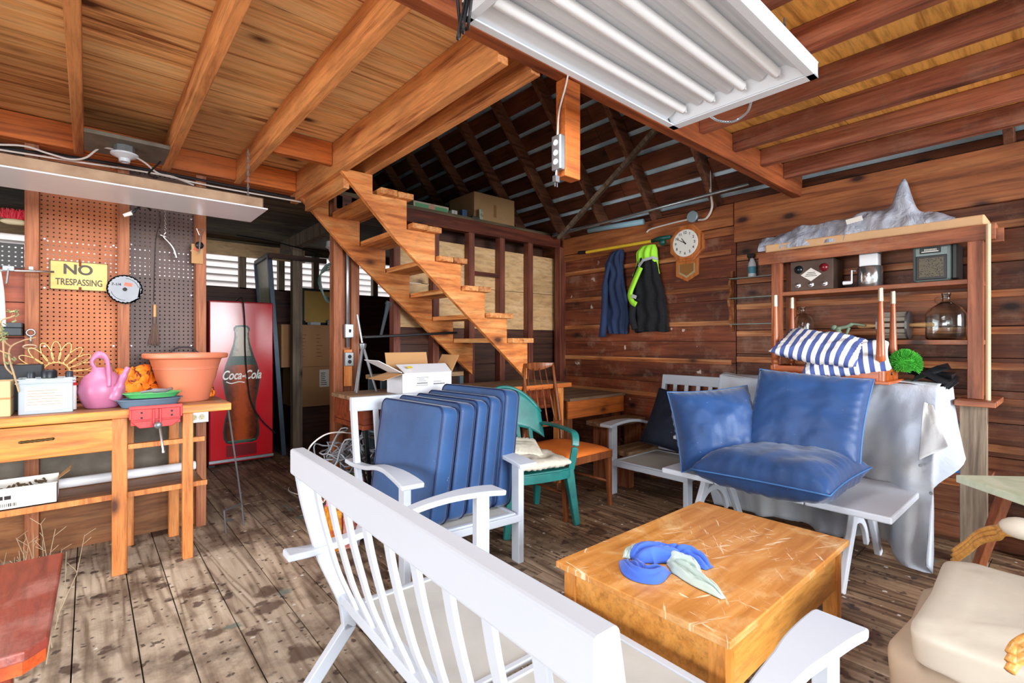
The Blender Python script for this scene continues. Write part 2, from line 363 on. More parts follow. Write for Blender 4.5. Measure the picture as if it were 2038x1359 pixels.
# ---------------- right wall ----------------
WX = 4.45
b = MB(); b.box((WX + 0.01, -1.2, 0), (WX + 0.04, 7.3, 2.62)); b.build('wall_right_backing', M['void'], recenter=False)['kind'] = 'structure'
b = MB(); z = 0.0
rows = [0.2, 0.16, 0.2, 0.19, 0.18, 0.22, 0.2, 0.18, 0.2, 0.21, 0.2, 0.19, 0.27]
for hgt in rows:
    if z >= 2.6: break
    for (ya, yb) in ((2.045, 3.3), (3.3, 7.3)) if random.random() < 0.4 else ((2.045, 7.3),):
        b.box((WX - random.uniform(0.0, 0.004), ya, z + 0.003), (WX + 0.012, yb - 0.003, min(z + hgt, 2.6)))
    z += hgt
struct(b.build('wall_right', M['wallR'], bevel=0.002, recenter=False), 'dark red-brown horizontal board wall')
b = MB(); z = 0.0
for hgt in (0.19, 0.21, 0.2, 0.22, 0.21, 0.21, 0.21, 0.2, 0.21, 0.21, 0.19):
    b.box((WX - random.uniform(0, 0.006), -1.2, z + 0.004), (WX + 0.012, 2.035, z + hgt)); z += hgt
struct(b.build('wall_right_near', M['wallR2'], bevel=0.002, recenter=False), 'brown horizontal boards behind the wall shelf')
b = MB()
for z in (2.17, 1.845, 1.52, 1.16, 0.8, 0.44): b.box((WX - 0.018, 2.08, z - 0.022), (WX, 4.14, z + 0.022))
struct(b.build('trim_1', M['batten'], bevel=0.002, recenter=False), 'thin pale battens on the jacket wall')
b = MB()
for z in (2.1, 1.89, 1.66, 1.42, 1.19, 0.96, 0.66, 0.4): b.box((WX - 0.02, -1.2, z - 0.024), (WX, 2.03, z + 0.024))
struct(b.build('trim_2', M['batten'], bevel=0.002, recenter=False), 'pale battens behind the wall shelf')
struct(MB().box((WX - 0.05, -1.2, 2.24), (WX, 2.04, 2.6)).build('trim_3', M['header'], bevel=0.004, recenter=False), 'wide brown header board above the shelf')
b = MB(); b.box((WX - 0.04, 2.05, 2.4), (WX, 4.15, 2.6)); b.box((WX - 0.03, 2.05, 2.32), (WX, 4.15, 2.395))
struct(b.build('trim_4', M['header'], bevel=0.004, recenter=False), 'top boards above the clock')
struct(MB().box((WX + 0.005, -1.2, 2.56), (WX + 0.09, 7.3, 2.61)).build('beam_plate', M['header'], bevel=0.003, recenter=False), 'top plate of the wall under the rafters')
struct(MB().box((WX - 0.09, 0.17, 0), (WX, 0.225, 2.24)).build('wall_column', M['studdark'], bevel=0.003), 'dark stud near the frame edge on the right-hand wall')
struct(MB().box((WX - 0.1, 4.14, 0), (WX, 4.24, 2.5)).build('wall_column', M['studdark'], bevel=0.004), 'dark corner post where the two walls meet')
# ---------------- loft wall (stud wall behind the stairs) ----------------
YW = 4.2
struct(MB().box((1.62, YW, 2.5), (4.42, YW + 0.09, 2.63)).build('beam_rail', M['rail'], bevel=0.004), 'dark top rail at the edge of the storage loft')
for X, lab in ((2.2, 'dark stud left of the light panel behind the stairs'), (2.63, 'dark stud behind the middle of the stairs'), (3.07, 'dark stud in front of the tan panel, first right of the stairs'),
               (3.49, 'dark stud in front of the tan panel, second right of the stairs'), (3.92, 'dark stud with a grey paint smear in front of the tan panel')):
    b = MB(); b.box((X - 0.035, YW + 0.002, 0), (X + 0.035, YW + 0.09, 2.5)); struct(b.build('wall_column', M['studdark'], bevel=0.003), lab)
struct(MB().box((3.1, YW + 0.01, 2.06), (3.46, YW + 0.05, 2.1)).build('trim_5', M['rail'], bevel=0.002), 'short dark crosspiece between two studs')
struct(MB().box((1.6, YW, 0), (1.68, YW + 0.1, 2.62)).box((1.755, YW, 0), (1.83, YW + 0.1, 2.62)).box((1.68, YW + 0.03, 0), (1.755, YW + 0.1, 2.62)).build('wall_column', M['stud'], bevel=0.004), 'orange-brown post with the metal conduit')
struct(MB().box((2.2, YW + 0.095, 1.93), (4.4, YW + 0.11, 2.38)).box((2.2, YW + 0.095, 1.49), (4.4, YW + 0.11, 1.925)).build('wall_loft_panel', M['tanply'], recenter=False), 'tan plywood panels behind the studs')
b = MB(); z = 0
while z < 1.45: b.box((2.2, YW + 0.095, z + 0.004), (4.4, YW + 0.115, min(z + 0.22, 1.485))); z += 0.22
struct(b.build('wall_loft_boards', M['darkX'], recenter=False), 'dark boards below the tan panels')
struct(MB().box((2.2, YW + 0.3, 2.3), (4.4, YW + 0.33, 2.65)).build('wall_loft_back', M['darkX'], recenter=False))
# ---------------- pegboard wall on the left ----------------
for X, lab in ((-1.14, 'stud outside the left edge'), (-0.7, 'stud beside the bench at the frame edge'), (-0.262, 'brown stud left of the orange pegboard'), (0.18, 'brown stud between the two pegboards'), (0.625, 'brown stud right of the dark pegboard')):
    struct(MB().box((X - 0.032, YW, 0), (X + 0.032, YW + 0.09, 2.62)).build('wall_column', M['stud'], bevel=0.003), lab)
b = MB(); b.box((-3.2, YW + 0.1, 0), (0.66, YW + 0.12, 0.42)); struct(b.build('wall_left_lower', M['lowply'], recenter=False), 'brown plywood low on the wall behind the bench')
b = MB(); b.box((-3.2, YW + 0.1, 0.425), (0.66, YW + 0.12, 0.93)); struct(b.build('wall_left_middle', M['greyply'], recenter=False), 'grey dusty board behind the bench')
b = MB(); z = 0.935
while z < 1.75: b.box((-3.2, YW + 0.1, z), (0.66, YW + 0.12, min(z + 0.215, 1.81))); z += 0.22
struct(b.build('wall_left', M['redboard'], recenter=False), 'red-brown boards of the left-hand wall')
struct(MB().box((-3.2, YW, 2.56), (1.3, YW + 0.09, 2.65)).build('beam_plate', M['joist_newX'], bevel=0.003), 'top plate over the pegboards')
# ---------------- back room ----------------
YB = 7.2
b = MB(); z = 0
while z < 2.0: b.box((-1.6, YB, z + 0.003), (4.5, YB + 0.03, min(z + 0.24, 2.06))); z += 0.24
b.box((-1.6, YB + 0.03, 0), (4.5, YB + 0.05, 2.05))
struct(b.build('wall_back', M['darkX'], recenter=False), 'dark boards under the windows of the back room')
for X in (-0.4, 0.1, 0.6, 1.07, 1.54, 2.02, 2.49, 2.95, 3.4, 3.87, 4.3):
    struct(MB().box((X - 0.04, YB, 2.04), (X + 0.04, YB + 0.09, 2.66)).build('window_post', M['grey'], bevel=0.002), 'grey stud between the back room window openings')
struct(MB().box((-1.6, YB - 0.06, 2.56), (4.5, YB - 0.002, 2.68)).build('beam_header', M['greyX'], recenter=False), 'grey header over the back room windows')
struct(MB().box((-1.6, YB - 0.09, 2.45), (2.3, YB - 0.061, 2.62)).build('trim_6', M['tanply'], recenter=False), 'pale yellowish board under the back room ceiling')
b = MB(); y = YW + 0.1
while y < YB: b.box((-1.6, y, 2.655), (4.5, y + 0.235, 2.69)); y += 0.24
struct(b.build('ceiling_back_room', M['greyX'], recenter=False), 'dusty grey board ceiling of the back room')
struct(MB().box((-1.65, YW + 0.12, 0), (-1.6, YB, 2.66)).build('wall_back_blocker', M['darkX'], recenter=False))  # unseen side wall, added to keep the back room dark
struct(MB().box((1.82, 6.05, 0), (1.93, 6.15, 2.5)).build('column', M['grey'], bevel=0.005), 'grey weathered post standing in the back room')
struct(MB().box((1.83, 4.35, 2.46), (1.93, 6.6, 2.6)).build('beam', M['grey'], bevel=0.005), 'grey weathered beam on the back room post')
struct(MB().box((1.55, 6.0, 2.3), (2.2, 6.04, 2.355)).build('beam', M['darkX'], bevel=0.003), 'dark cross rail beside the back room post')
b = MB()
for k in range(26):
    z = 1.2 + k * 0.13
    b.hexa([(-5, 10.6, z), (12, 10.6, z), (12, 10.66, z), (-5, 10.66, z), (-5, 10.63, z + 0.132), (12, 10.63, z + 0.132), (12, 10.66, z + 0.132), (-5, 10.66, z + 0.132)])
struct(b.build('wall_outside_siding', M['siding'], recenter=False), 'white lap siding seen through the openings')
# ---------------- ceiling ----------------
ZC = 2.72
b = MB()
for y0 in (-2.7, -1.48, -0.26, 0.96): 
    for x0 in (-3.2, -0.78, 1.64):
        b.box((x0, y0, ZC), (min(x0 + 2.415, 4.08), min(y0 + 1.215, 1.53), ZC + 0.015))
struct(b.build('ceiling', M['ply2'], recenter=False), 'yellow plywood ceiling above the old joists')
b = MB()
for y0, y1 in ((1.53, 2.15), (2.155, 3.37), (3.375, 4.32)):
    for x0, x1 in ((-3.2, -0.63), (-0.625, 1.53)): b.box((x0, y0, ZC), (x1, y1, ZC + 0.015))
struct(b.build('ceiling_left', M['ply'], recenter=False), 'orange knotty plywood ceiling over the bench')
def joist(X, w, z0, y0, y1, mat, lab):
    b = MB(); b.box((X - w / 2, y0, z0), (X + w / 2, y1, ZC - 0.002)); o = b.build('ceiling_beam', mat, bevel=0.004); struct(o, lab); return o
for X, lab in ((-2.2, 'joist outside the frame'), (-1.78, 'joist outside the frame'), (-1.36, 'joist outside the frame'), (-0.92, 'orange joist at the upper left corner'), (-0.48, 'orange joist left of the first full one'), (-0.045, 'orange joist, leftmost to reach the wall plate'), (0.415, 'orange joist above the porcelain lamp holder'), (0.865, 'orange joist holding the lamp chain')):
    joist(X, 0.05, 2.555, 1.56, 4.22, M['joist_new'], lab)
joist(1.3, 0.055, 2.5, 1.56, 4.3, M['joist_new'], 'pale heavy header beam beside the stair opening')
joist(1.485, 0.055, 2.52, 1.56, 4.3, M['joist_new'], 'second pale header beam at the stair opening')
for x0, x1, yy, lab in ((-0.9, -0.07, 4.14, 'orange blocking under the ceiling, far left'), (-0.02, 0.39, 4.12, 'orange blocking behind the lamp holder'), (0.44, 0.84, 4.14, 'orange blocking left of the chain'), (0.89, 1.27, 4.14, 'orange blocking with a dark knot'), (0.892, 1.27, 3.36, 'orange blocking between joist and header beam')):
    struct(MB().box((x0, yy, 2.56), (x1, yy + 0.045, 2.715)).build('beam_blocking', M['joist_newX'], bevel=0.003), lab)
struct(MB().box((-0.45, 1.49, 2.53), (WX - 0.02, 1.555, 2.71)).build('beam_main', M['beamX'], bevel=0.005), 'long reddish main beam crossing above the white light')
for X in (-2.6, -2.15, -1.7, -1.25, -0.8, -0.35, 0.1, 0.55, 1.0, 1.45): joist(X, 0.055, 2.6, -2.6, 1.49, M['joist_old'], 'old dark joist beyond the upper edge')
for X, lab in ((1.93, 'old dark joist over the light'), (2.36, 'old dark joist right of the white light'), (2.79, 'old dark joist with a pale end'), (3.22, 'old reddish joist, third from the wall'), (3.65, 'old reddish joist, second from the wall'), (4.06, 'old joist nearest the right-hand wall')):
    joist(X, 0.055, 2.6, -2.6, 1.49, M['joist_old'], lab)
struct(MB().box((1.61, 1.5, 2.09), (1.71, 1.56, 2.53)).build('column_stub', M['joist_newX'], bevel=0.004), 'short wooden stub hanging from the main beam')
# ---------------- roof ----------------
SL = 1.18; AN = math.atan(SL); RX = 0.75
def roof_pt(X, Y, off): # off measured square to the slope, downwards
    z = 2.66 + 0.16 + SL * (WX - X); return Vector((X - math.sin(AN) * off, Y, z - math.cos(AN) * off))
n_rows = 30; LEN = (WX + 0.35 - RX) / math.cos(AN); wid = LEN / n_rows
b = MB(); dirv = Vector((-math.cos(AN), 0, math.sin(AN))); nrm = Vector((math.sin(AN), 0, math.cos(AN)))
p0 = Vector((WX + 0.35, 0, 2.82 - SL * 0.35))
for k in range(n_rows):
    c = p0 + dirv * (wid * (k + 0.5)); gap = random.choice((0.035, 0.05, 0.06, 0.045))
    for ya, yb in ((-2.6, 3.2), (3.205, 7.6)):
        q = []
        for s_ in (0, 0.02):
            for a, y in ((-1, ya), (1, ya), (1, yb), (-1, yb)): q.append(c + dirv * (a * (wid - gap) / 2) + nrm * s_ + Vector((0, y, 0)))
        b.hexa(q)
struct(b.build('roof_sheathing', M['roof'], recenter=False), 'dark skip sheathing boards of the roof')
def slab(name, X0, z0, X1, z1, mat, th=0.01):
    b = MB(); n = Vector((z0 - z1, 0, X1 - X0)).normalized(); n = n if n.z > 0 else -n
    q = [Vector((x, y, z)) + n * s_ for s_ in (0, th) for x, z, y in ((X0, z0, -2.6), (X1, z1, -2.6), (X1, z1, 7.6), (X0, z0, 7.6))]
    b.hexa(q); struct(b.build(name, mat, recenter=False))
k = nrm * 0.035
pa = p0 + k; pb = p0 + dirv * LEN + k
slab('roof_metal', pa.x, pa.z, pb.x, pb.z, M['zinc'])
slab('roof_far_blocker', pb.x, pb.z, pb.x - 4.6, pb.z - 4.6 * SL, M['roof'])  # unseen opposite slope, added to block light from above
ridge = pb.z
for y in (7.5, -2.6):
    b = MB(); b.prism([(-3.85, 2.7), (WX + 0.35, 2.7), (pb.x, ridge)], y, y + 0.03, 'XZ'); struct(b.build('wall_gable', M['darkX'], recenter=False))  # the near gable is unseen, added to keep light out of the loft
y = -1.0; k = 0
while y < 7.6:
    b = MB(); a = roof_pt(WX + 0.28, y, 0.07); c = roof_pt(RX + 0.1, y, 0.07); b.beam(a, c, 0.05, 0.13, nrm)
    if y > 1.4 or y < 0.8:
        struct(b.build('roof_beam', M['rafter'], bevel=0.003), 'dark rafter of the roof slope, number %d from the front' % (k + 1)) 
    k += 1; y += 0.65
b = MB(); b.beam((4.32, 4.1, 2.62), (3.62, 2.0, 3.36), 0.04, 0.13, (1, 0, 0.6)); struct(b.build('roof_brace', M['grey'], bevel=0.004), 'grey diagonal brace under the rafters')
# wall under the eave at the near right, seen above the header board
# =============== left side: lights, bench, pegboards, back room ===============
def cable(pts, r=0.005, sub=6):
    """smooth curve through the points (Catmull-Rom)"""
    P = [Vector(p) for p in pts]; P = [P[0] * 2 - P[1]] + P + [P[-1] * 2 - P[-2]]; out = []
    for i in range(1, len(P) - 2):
        a, b_, c, d = P[i - 1:i + 3]
        for k in range(sub):
            t = k / sub; out.append(0.5 * ((2 * b_) + (c - a) * t + (2 * a - 5 * b_ + 4 * c - d) * t * t + (3 * b_ - a - 3 * c + d) * t ** 3))
    out.append(P[-2]); return out
def chain(b, p0, p1, link=0.028, r=0.0022, wd=0.009):
    p0, p1 = Vector(p0), Vector(p1); n = max(2, int((p1 - p0).length / (link * 0.72))); d = (p1 - p0).normalized()
    B = basis(d)
    for i in range(n):
        c = p0.lerp(p1, (i + 0.5) / n); a = B.col[1] if i % 2 else B.col[2]
        b.tube([c + d * (link / 2 * math.cos(t)) + a * (wd / 2 * math.sin(t)) for t in [k * math.pi / 4 for k in range(8)]], r, 5, True)
M['dusty'] = plain('dusty_metal_side', (172, 144, 118), 0.75, 0.1, 0.3, 9, c2=(140, 112, 88))
M['enamel'] = plain('white_enamel', (226, 232, 240), 0.28, 0, 0.06, 3)
M['tubeglass'] = plain('fluorescent_tube_glass', (236, 238, 242), 0.25, 0, 0.05, 4)
M['porc'] = plain('white_porcelain', (214, 220, 228), 0.3, 0, 0.06, 6)
M['wire_w'] = plain('white_cable', (214, 206, 200), 0.5, 0, 0.1)
M['wire_k'] = plain('black_cable', (34, 34, 38), 0.5, 0, 0.1)
M['chrome'] = plain('chrome', (206, 210, 214), 0.16, 0.9, 0.1)
M['steel'] = plain('dull_steel', (128, 130, 134), 0.4, 0.7, 0.25)
M['cardb'] = plain('cardboard', (178, 134, 88), 0.8, 0, 0.12, 4)
M['cardd'] = plain('cardboard_brown', (176, 130, 90), 0.8, 0, 0.15, 4)
M['paper'] = plain('white_paper_label', (226, 222, 214), 0.7, 0, 0.05)
M['ink'] = plain('black_ink', (38, 34, 32), 0.7)
# --- shop light above the bench
L = thing('shop_light', 'long white fluorescent shop light with dusty side hung over the workbench', 'light', (-0.4, 3.45, 2.155))
MB().box((-1.7, 3.255, 2.162), (0.81, 3.262, 2.225)).box((-1.7, 3.638, 2.162), (0.81, 3.645, 2.225)).box((-1.7, 3.255, 2.218), (0.81, 3.645, 2.225)).box((0.803, 3.255, 2.162), (0.81, 3.645, 2.225)).build('housing', M['dusty'], L, bevel=0.002)
b = MB(); b.prism([(3.24, 2.154), (3.66, 2.154), (3.66, 2.162), (3.5, 2.168), (3.4, 2.168), (3.24, 2.162)], -1.72, 0.83, 'YZ'); b.build('reflector', M['enamel'], L, bevel=0.002)
for xx in (-1.3, 0.76):
    b = MB(); chain(b, (xx, 3.42, 2.225), (xx + 0.0, 3.42, 2.56)); b.build('chain', M['steel'], L)
b = MB(); b.tube(cable([(0.1, 3.5, 2.225), (0.3, 3.55, 2.31), (0.28, 3.75, 2.38), (0.35, 3.85, 2.5)], 0.006), 0.006); b.build('power_cord', M['wire_k'], L)
# --- porcelain lamp holder on a grey board
struct(MB().box((-0.02, 3.74, 2.556), (0.39, 4.11, 2.58)).build('trim_7', M['greyply'], bevel=0.002), 'grey board between two joists')
p = Vector((0.17, 3.87, 2.556))
lh = thing('lamp_holder', 'white porcelain lamp holder without a bulb on the ceiling over the bench', 'lamp holder', (p.x, p.y, 2.46))
MB().lathe([(0.052, 0.0), (0.054, -0.045), (0.05, -0.047)], p, seg=8).build('junction_box', M['metal'], lh)
MB().lathe([(0.07, -0.045), (0.07, -0.055), (0.045, -0.068), (0.03, -0.075), (0.028, -0.095), (0.02, -0.096), (0.018, -0.08)], p, seg=24).build('socket', M['porc'], lh, smooth=True, angle=40)
# --- cables on the wall plate
def wire(name, pts, r, mat, lab, cat='cable', grp=None):
    b = MB(); b.tube(cable(pts), r, 6); o = b.build(name, mat); return tag(o, lab, cat, grp)
wire('electric_cable', [at(-60, 288, Y=4.11), at(0, 288, Y=4.11), at(50, 291, Y=4.11), at(95, 305, Y=4.11), at(140, 317, Y=4.1), at(170, 314, Y=4.1), at(190, 300, Y=4.05), at(203, 293, Y=4.0), at(225, 297, Y=3.92)], 0.006, M['wire_w'], 'white cable looping up from the wall plate to the porcelain lamp holder')
wire('electric_cable', [at(-60, 289, Y=4.16), at(0, 298, Y=4.16), at(140, 320, Y=4.16), at(300, 344, Y=4.16), at(420, 370, Y=4.16), at(600, 402, Y=4.16)], 0.006, M['wire_w'], 'white cable running straight along the wall plate above the pegboards')
wire('electric_cable', [at(-60, 283, Y=4.18), at(0, 293, Y=4.18), at(240, 328, Y=4.18), at(420, 362, Y=4.18), at(590, 396, Y=4.18)], 0.009, M['wire_k'], 'thick black cable running along the wall plate')
wire('electric_cable', [at(265, 310, Y=3.84), at(290, 325, Y=3.9), at(315, 345, Y=3.95), at(345, 352, Y=4.0), at(385, 368, Y=4.1)], 0.006, M['wire_w'], 'pale cable leaving the lamp holder towards the stairs')
o = MB(); o.tube(cable([at(300, 418, Y=3.9), at(285, 408, Y=3.8), at(270, 418, Y=3.78), at(262, 424, Y=3.78)]), 0.006, 6); o.mi = 1; o.tube([at(262, 424, Y=3.78), at(246, 429, Y=3.78)], [0.013, 0.01], 8)
tag(o.build('plug_cord', [M['wire_k'], M['wire_w']], recenter=True), 'dark cord end with a white plug hanging below the shop light', 'cable')
area('bench_fill', (-0.4, 3.45, 2.145), (-0.4, 3.46, 0), 2.3, 0.3, 12, (1, 0.98, 0.94))  # added lamp under the fixture, brightens the bench top
# --- big fluorescent troffer hanging at the upper right
x0, x1, y0, y1, z0 = 0.88, 2.1, 0.65, 1.26, 2.35
T = thing('ceiling_light', 'large white four-tube fluorescent fixture hanging under the joists', 'light', ((x0 + x1) / 2, (y0 + y1) / 2, z0))
b = MB()
b.box((x0, y0, z0 + 0.056), (x1, y1, z0 + 0.062))
for a, c in (((x0, y0), (x1, y0 + 0.012)), ((x0, y1 - 0.012), (x1, y1)), ((x0, y0), (x0 + 0.012, y1)), ((x1 - 0.012, y0), (x1, y1))): b.box((*a, z0 + 0.004), (*c, z0 + 0.056))
b.build('housing', M['enamel'], T, bevel=0.003)
b = MB()
for a, c in (((x0, y0), (x1, y0 + 0.03)), ((x0, y1 - 0.03), (x1, y1)), ((x0, y0), (x0 + 0.03, y1)), ((x1 - 0.05, y0), (x1, y1))): b.box((*a, z0), (*c, z0 + 0.006))
b.build('rim', M['enamel'], T, bevel=0.002)
b = MB(); ys = [y0 + 0.11 + i * 0.13 for i in range(4)]
prof = [(y0 + 0.02, z0 + 0.01)]
for yy in ys: prof += [(yy - 0.055, z0 + 0.028), (yy - 0.03, z0 + 0.048), (yy + 0.03, z0 + 0.048), (yy + 0.055, z0 + 0.028)]
prof += [(y1 - 0.02, z0 + 0.01)]
b.prism(prof + [(q[0], q[1] + 0.004) for q in prof[::-1]], x0 + 0.03, x1 - 0.1, 'YZ')
b.hexa([(x1 - 0.1, y0 + 0.02, z0 + 0.05), (x1 - 0.05, y0 + 0.02, z0 + 0.006), (x1 - 0.05, y1 - 0.02, z0 + 0.006), (x1 - 0.1, y1 - 0.02, z0 + 0.05), (x1 - 0.1, y0 + 0.02, z0 + 0.055), (x1 - 0.045, y0 + 0.02, z0 + 0.01), (x1 - 0.045, y1 - 0.02, z0 + 0.01), (x1 - 0.1, y1 - 0.02, z0 + 0.055)])
b.build('reflector', M['enamel'], T)
for yy in ys:
    tb = MB().lathe([(0.012, 0), (0.019, 0.004), (0.019, 1.07), (0.012, 1.074)], (x0 + 0.035, yy, z0 + 0.026), (1, 0, 0), 16).build('fluorescent_tube', M['tubeglass'], T, smooth=True, angle=50)
    MB().box((x1 - 0.108, yy - 0.012, z0 + 0.012), (x1 - 0.094, yy + 0.012, z0 + 0.046)).build('lamp_socket', M['porc'], T, bevel=0.003)
b = MB()
for k in range(3): b.tube(cable([(0.87, 1.18, 2.47), (0.875, 1.2 + 0.015 * k, 2.4), (0.88, 1.22 + 0.03 * k, 2.335 - 0.012 * k), (0.9, 1.26 + 0.02 * k, 2.33), (0.9, 1.3, 2.38), (0.875, 1.28, 2.47)]), 0.005, 6)
b.build('power_cord', M['wire_k'], T)
b = MB(); pts = cable([(2.1, 0.9, 2.355), (2.125, 0.93, 2.325), (2.13, 0.99, 2.31), (2.12, 1.05, 2.33), (2.1, 1.08, 2.355)])
for i in range(0, len(pts) - 1): chain(b, pts[i], pts[i + 1], 0.014, 0.0018, 0.008)
b.build('chain', M['metal'], T)
for yy in (0.75, 1.16):
    b = MB(); chain(b, (x1 - 0.06, yy, z0 + 0.062), (x1 - 0.06, yy, 2.6)); b.build('chain', M['steel'], T)
    b = MB(); chain(b, (x0 + 0.1, yy, z0 + 0.062), (x0 + 0.1, yy, 2.72)); b.build('chain', M['steel'], T)
area('overhead_fill', (1.45, 0.95, 2.335), (1.46, 0.96, 0), 1.1, 0.5, 15, (0.96, 0.98, 1))  # added lamp; the tubes emit nothing, this brightens surfaces from above
# outlet box on the wooden stub
ob = thing('outlet_box', 'grey outlet box with a dangling plug on the hanging wooden stub', 'outlet', at(1112, 350, X=1.6))
MB().box((1.575, 1.5, 2.115), (1.609, 1.555, 2.27)).build('box', M['metal'], ob, bevel=0.006)
b = MB()
for zz in (2.15, 2.19, 2.235): b.lathe([(0.013, 0), (0.013, 0.002)], (1.5745, 1.527, zz), (-1, 0, 0), 12)
b.build('knockout', M['porc'], ob)
MB().tube(cable([(1.59, 1.53, 2.27), (1.6, 1.53, 2.38), (1.61, 1.495, 2.5), (1.62, 1.48, 2.6)]), 0.004).build('cable', M['wire_w'], ob)
b = MB(); b.tube([(1.585, 1.53, 2.115), (1.58, 1.53, 2.085)], 0.006, 6); b.box((1.568, 1.52, 2.06), (1.592, 1.54, 2.088)); b.box((1.571, 1.528, 2.04), (1.575, 1.532, 2.06)); b.box((1.585, 1.528, 2.04), (1.589, 1.532, 2.06)); b.build('plug', M['steel'], ob)
# --- pegboards with real holes
def pegmat(name, c, c2):
    t = NT(name); tc = t.n('ShaderNodeTexCoord').outputs['Object']; sp = t.n('ShaderNodeSeparateXYZ'); t.l(tc, sp.inputs[0])
    n = t.noise(tc, 5, 5); col = t.ramp(n, [(0.3, lin(c2)), (0.7, lin(c))])
    d = []
    for k in (0, 2):
        fr = t.math('SUBTRACT', t.math('FRACT', t.math('MULTIPLY', sp.outputs[k], 1 / 0.0282)), 0.5); d.append(t.math('MULTIPLY', fr, fr))
    r2 = t.math('ADD', d[0], d[1]); al = t.math('GREATER_THAN', r2, 0.03)
    t.fin(col, 0.5, n, 0.1); t.l(al, t.b.inputs['Alpha']); return t.m
def peg(name, xa, xb, za, zb, y, mat, lab):
    o = MB().box((xa, y, za), (xb, y + 0.004, zb)).build(name, mat); return tag(o, lab, 'pegboard')
pb_o = thing('pegboard', 'orange-brown pegboard panel behind the yellow sign', 'pegboard', (-0.04, 4.285, 0.96))
MB().box((-0.23, 4.283, 0.96), (0.148, 4.287, 2.54)).build('panel', pegmat('orange_pegboard', (176, 98, 44), (148, 76, 30)), pb_o)
b = MB()
for z in (1.13, 1.32, 1.69, 2.0, 2.3): 
    for x in (-0.21, 0.13): b.lathe([(0.007, 0), (0.005, 0.003)], (x, 4.283, z), (0, -1, 0), 10)
b.build('screw', M['porc'], pb_o)
struct(MB().box((-0.23, 4.292, 0.96), (0.593, 4.296, 1.8)).build('wall_left_hole_shade', M['void'], recenter=False))  # dark sheet added behind the peg holes, its colour stands for their shade
pb_d = thing('pegboard', 'dark purple-brown pegboard panel right of the saw blade', 'pegboard', (0.4, 4.285, 0.96))
MB().box((0.212, 4.283, 0.96), (0.593, 4.287, 2.54)).build('panel', pegmat('dark_pegboard', (88, 64, 58), (66, 46, 42)), pb_d)
b = MB()
for z in (1.32, 1.69, 2.02, 2.25): 
    for x in (0.225, 0.575): b.lathe([(0.006, 0), (0.004, 0.003)], (x, 4.283, z), (0, -1, 0), 10)
b.build('screw', M['porc'], pb_d)
peg('perforated_panel', -1.25, -0.3, 1.8, 1.95, 4.27, pegmat('black_perforated_sheet', (34, 30, 32), (24, 22, 24)), 'black perforated strip with light shining through at the left frame edge')
# --- sign
ysg = at(150, 545, Y=4.25)
sg = thing('warning_sign', 'yellow metal sign reading no trespassing on the orange pegboard', 'sign', (-0.05, 4.262, 1.685))
a0, a1, c0, c1 = -0.185, 0.1, 1.683, 1.868
MB().box((a0, 4.262, c0), (a1, 4.266, c1)).build('plate', plain('yellow_sign_paint', (222, 190, 104), 0.45, 0, 0.15, 8, c2=(206, 168, 82)), sg, bevel=0.002)
b = MB()
for lo, hi in (((a0, 4.2595, c1 - 0.005), (a1, 4.262, c1)), ((a0, 4.2595, c0), (a1, 4.262, c0 + 0.005)), ((a0, 4.2595, c0), (a0 + 0.005, 4.262, c1)), ((a1 - 0.005, 4.2595, c0), (a1, 4.262, c1))): b.box(lo, hi)
b.build('border', plain('worn_black_border', (120, 92, 50), 0.5), sg)
blk = plain('faded_black_paint', (58, 52, 40), 0.5)
text('letters_top', 'NO', 0.088, blk, sg, (0.0, -0.0015, 0.128), (90, 0, 0), sx=1.05, bold=0.0025)
text('letters_bottom', 'TRESPASSING', 0.058, blk, sg, (0.007, -0.0015, 0.047), (90, 0, 0), sx=0.66, bold=0.0012)
b = MB(); b.obox((-0.04, 4.258, 1.855), (0.012, 0.006, 0.03)); b.obox((-0.04, 4.258, 1.69), (0.014, 0.006, 0.028)); b.tube([(-0.04, 4.262, 1.86), (-0.042, 4.255, 1.885)], 0.0025); b.build('rusty_hook', plain('rust', (110, 54, 34), 0.8), sg)
# --- saw blade
c = Vector((0.186, 4.192, 1.70)); sw = thing('saw_blade', 'round steel circular saw blade with red sticker on the stud', 'saw blade', (c.x, c.y, c.z - 0.095))
pr = []; nt = 24
for i in range(nt):
    a = 2 * math.pi * i / nt
    for da, rr in ((0.0, 0.096), (0.06, 0.099), (0.09, 0.084), (0.2, 0.087)): pr.append((c.x + rr * math.cos(a - da), c.z + rr * math.sin(a - da)))
b = MB(); b.prism(pr, c.y - 0.003, c.y, 'XZ'); b.build('blade', plain('saw_steel', (128, 130, 136), 0.5, 0.5, 0.2), sw)
MB().lathe([(0.012, 0), (0.012, 0.006), (0.004, 0.008)], (c.x, c.y - 0.003, c.z), (0, -1, 0), 14).build('hub', M['ink'], sw)
MB().obox((c.x + 0.018, c.y - 0.004, c.z + 0.033), (0.042, 0.001, 0.024), (0, 8, 0)).build('sticker', plain('red_sticker', (232, 96, 74), 0.5), sw)
text('marking', '7-1/4', 0.024, M['ink'], sw, (-0.045, -0.004, 0.125), (90, 0, 0), 0.0004, bold=0.0006)
b = MB(); b.tube([Vector((c.x + 0.074 * math.cos(t), c.y - 0.0035, c.z + 0.074 * math.sin(t))) for t in [0.2 + k * 0.12 for k in range(12)]], 0.0013, 4); b.tube([Vector((c.x + 0.074 * math.cos(t), c.y - 0.0035, c.z + 0.074 * math.sin(t))) for t in [3.4 + k * 0.12 for k in range(12)]], 0.0013, 4); b.build('printed_arc', M['ink'], sw)
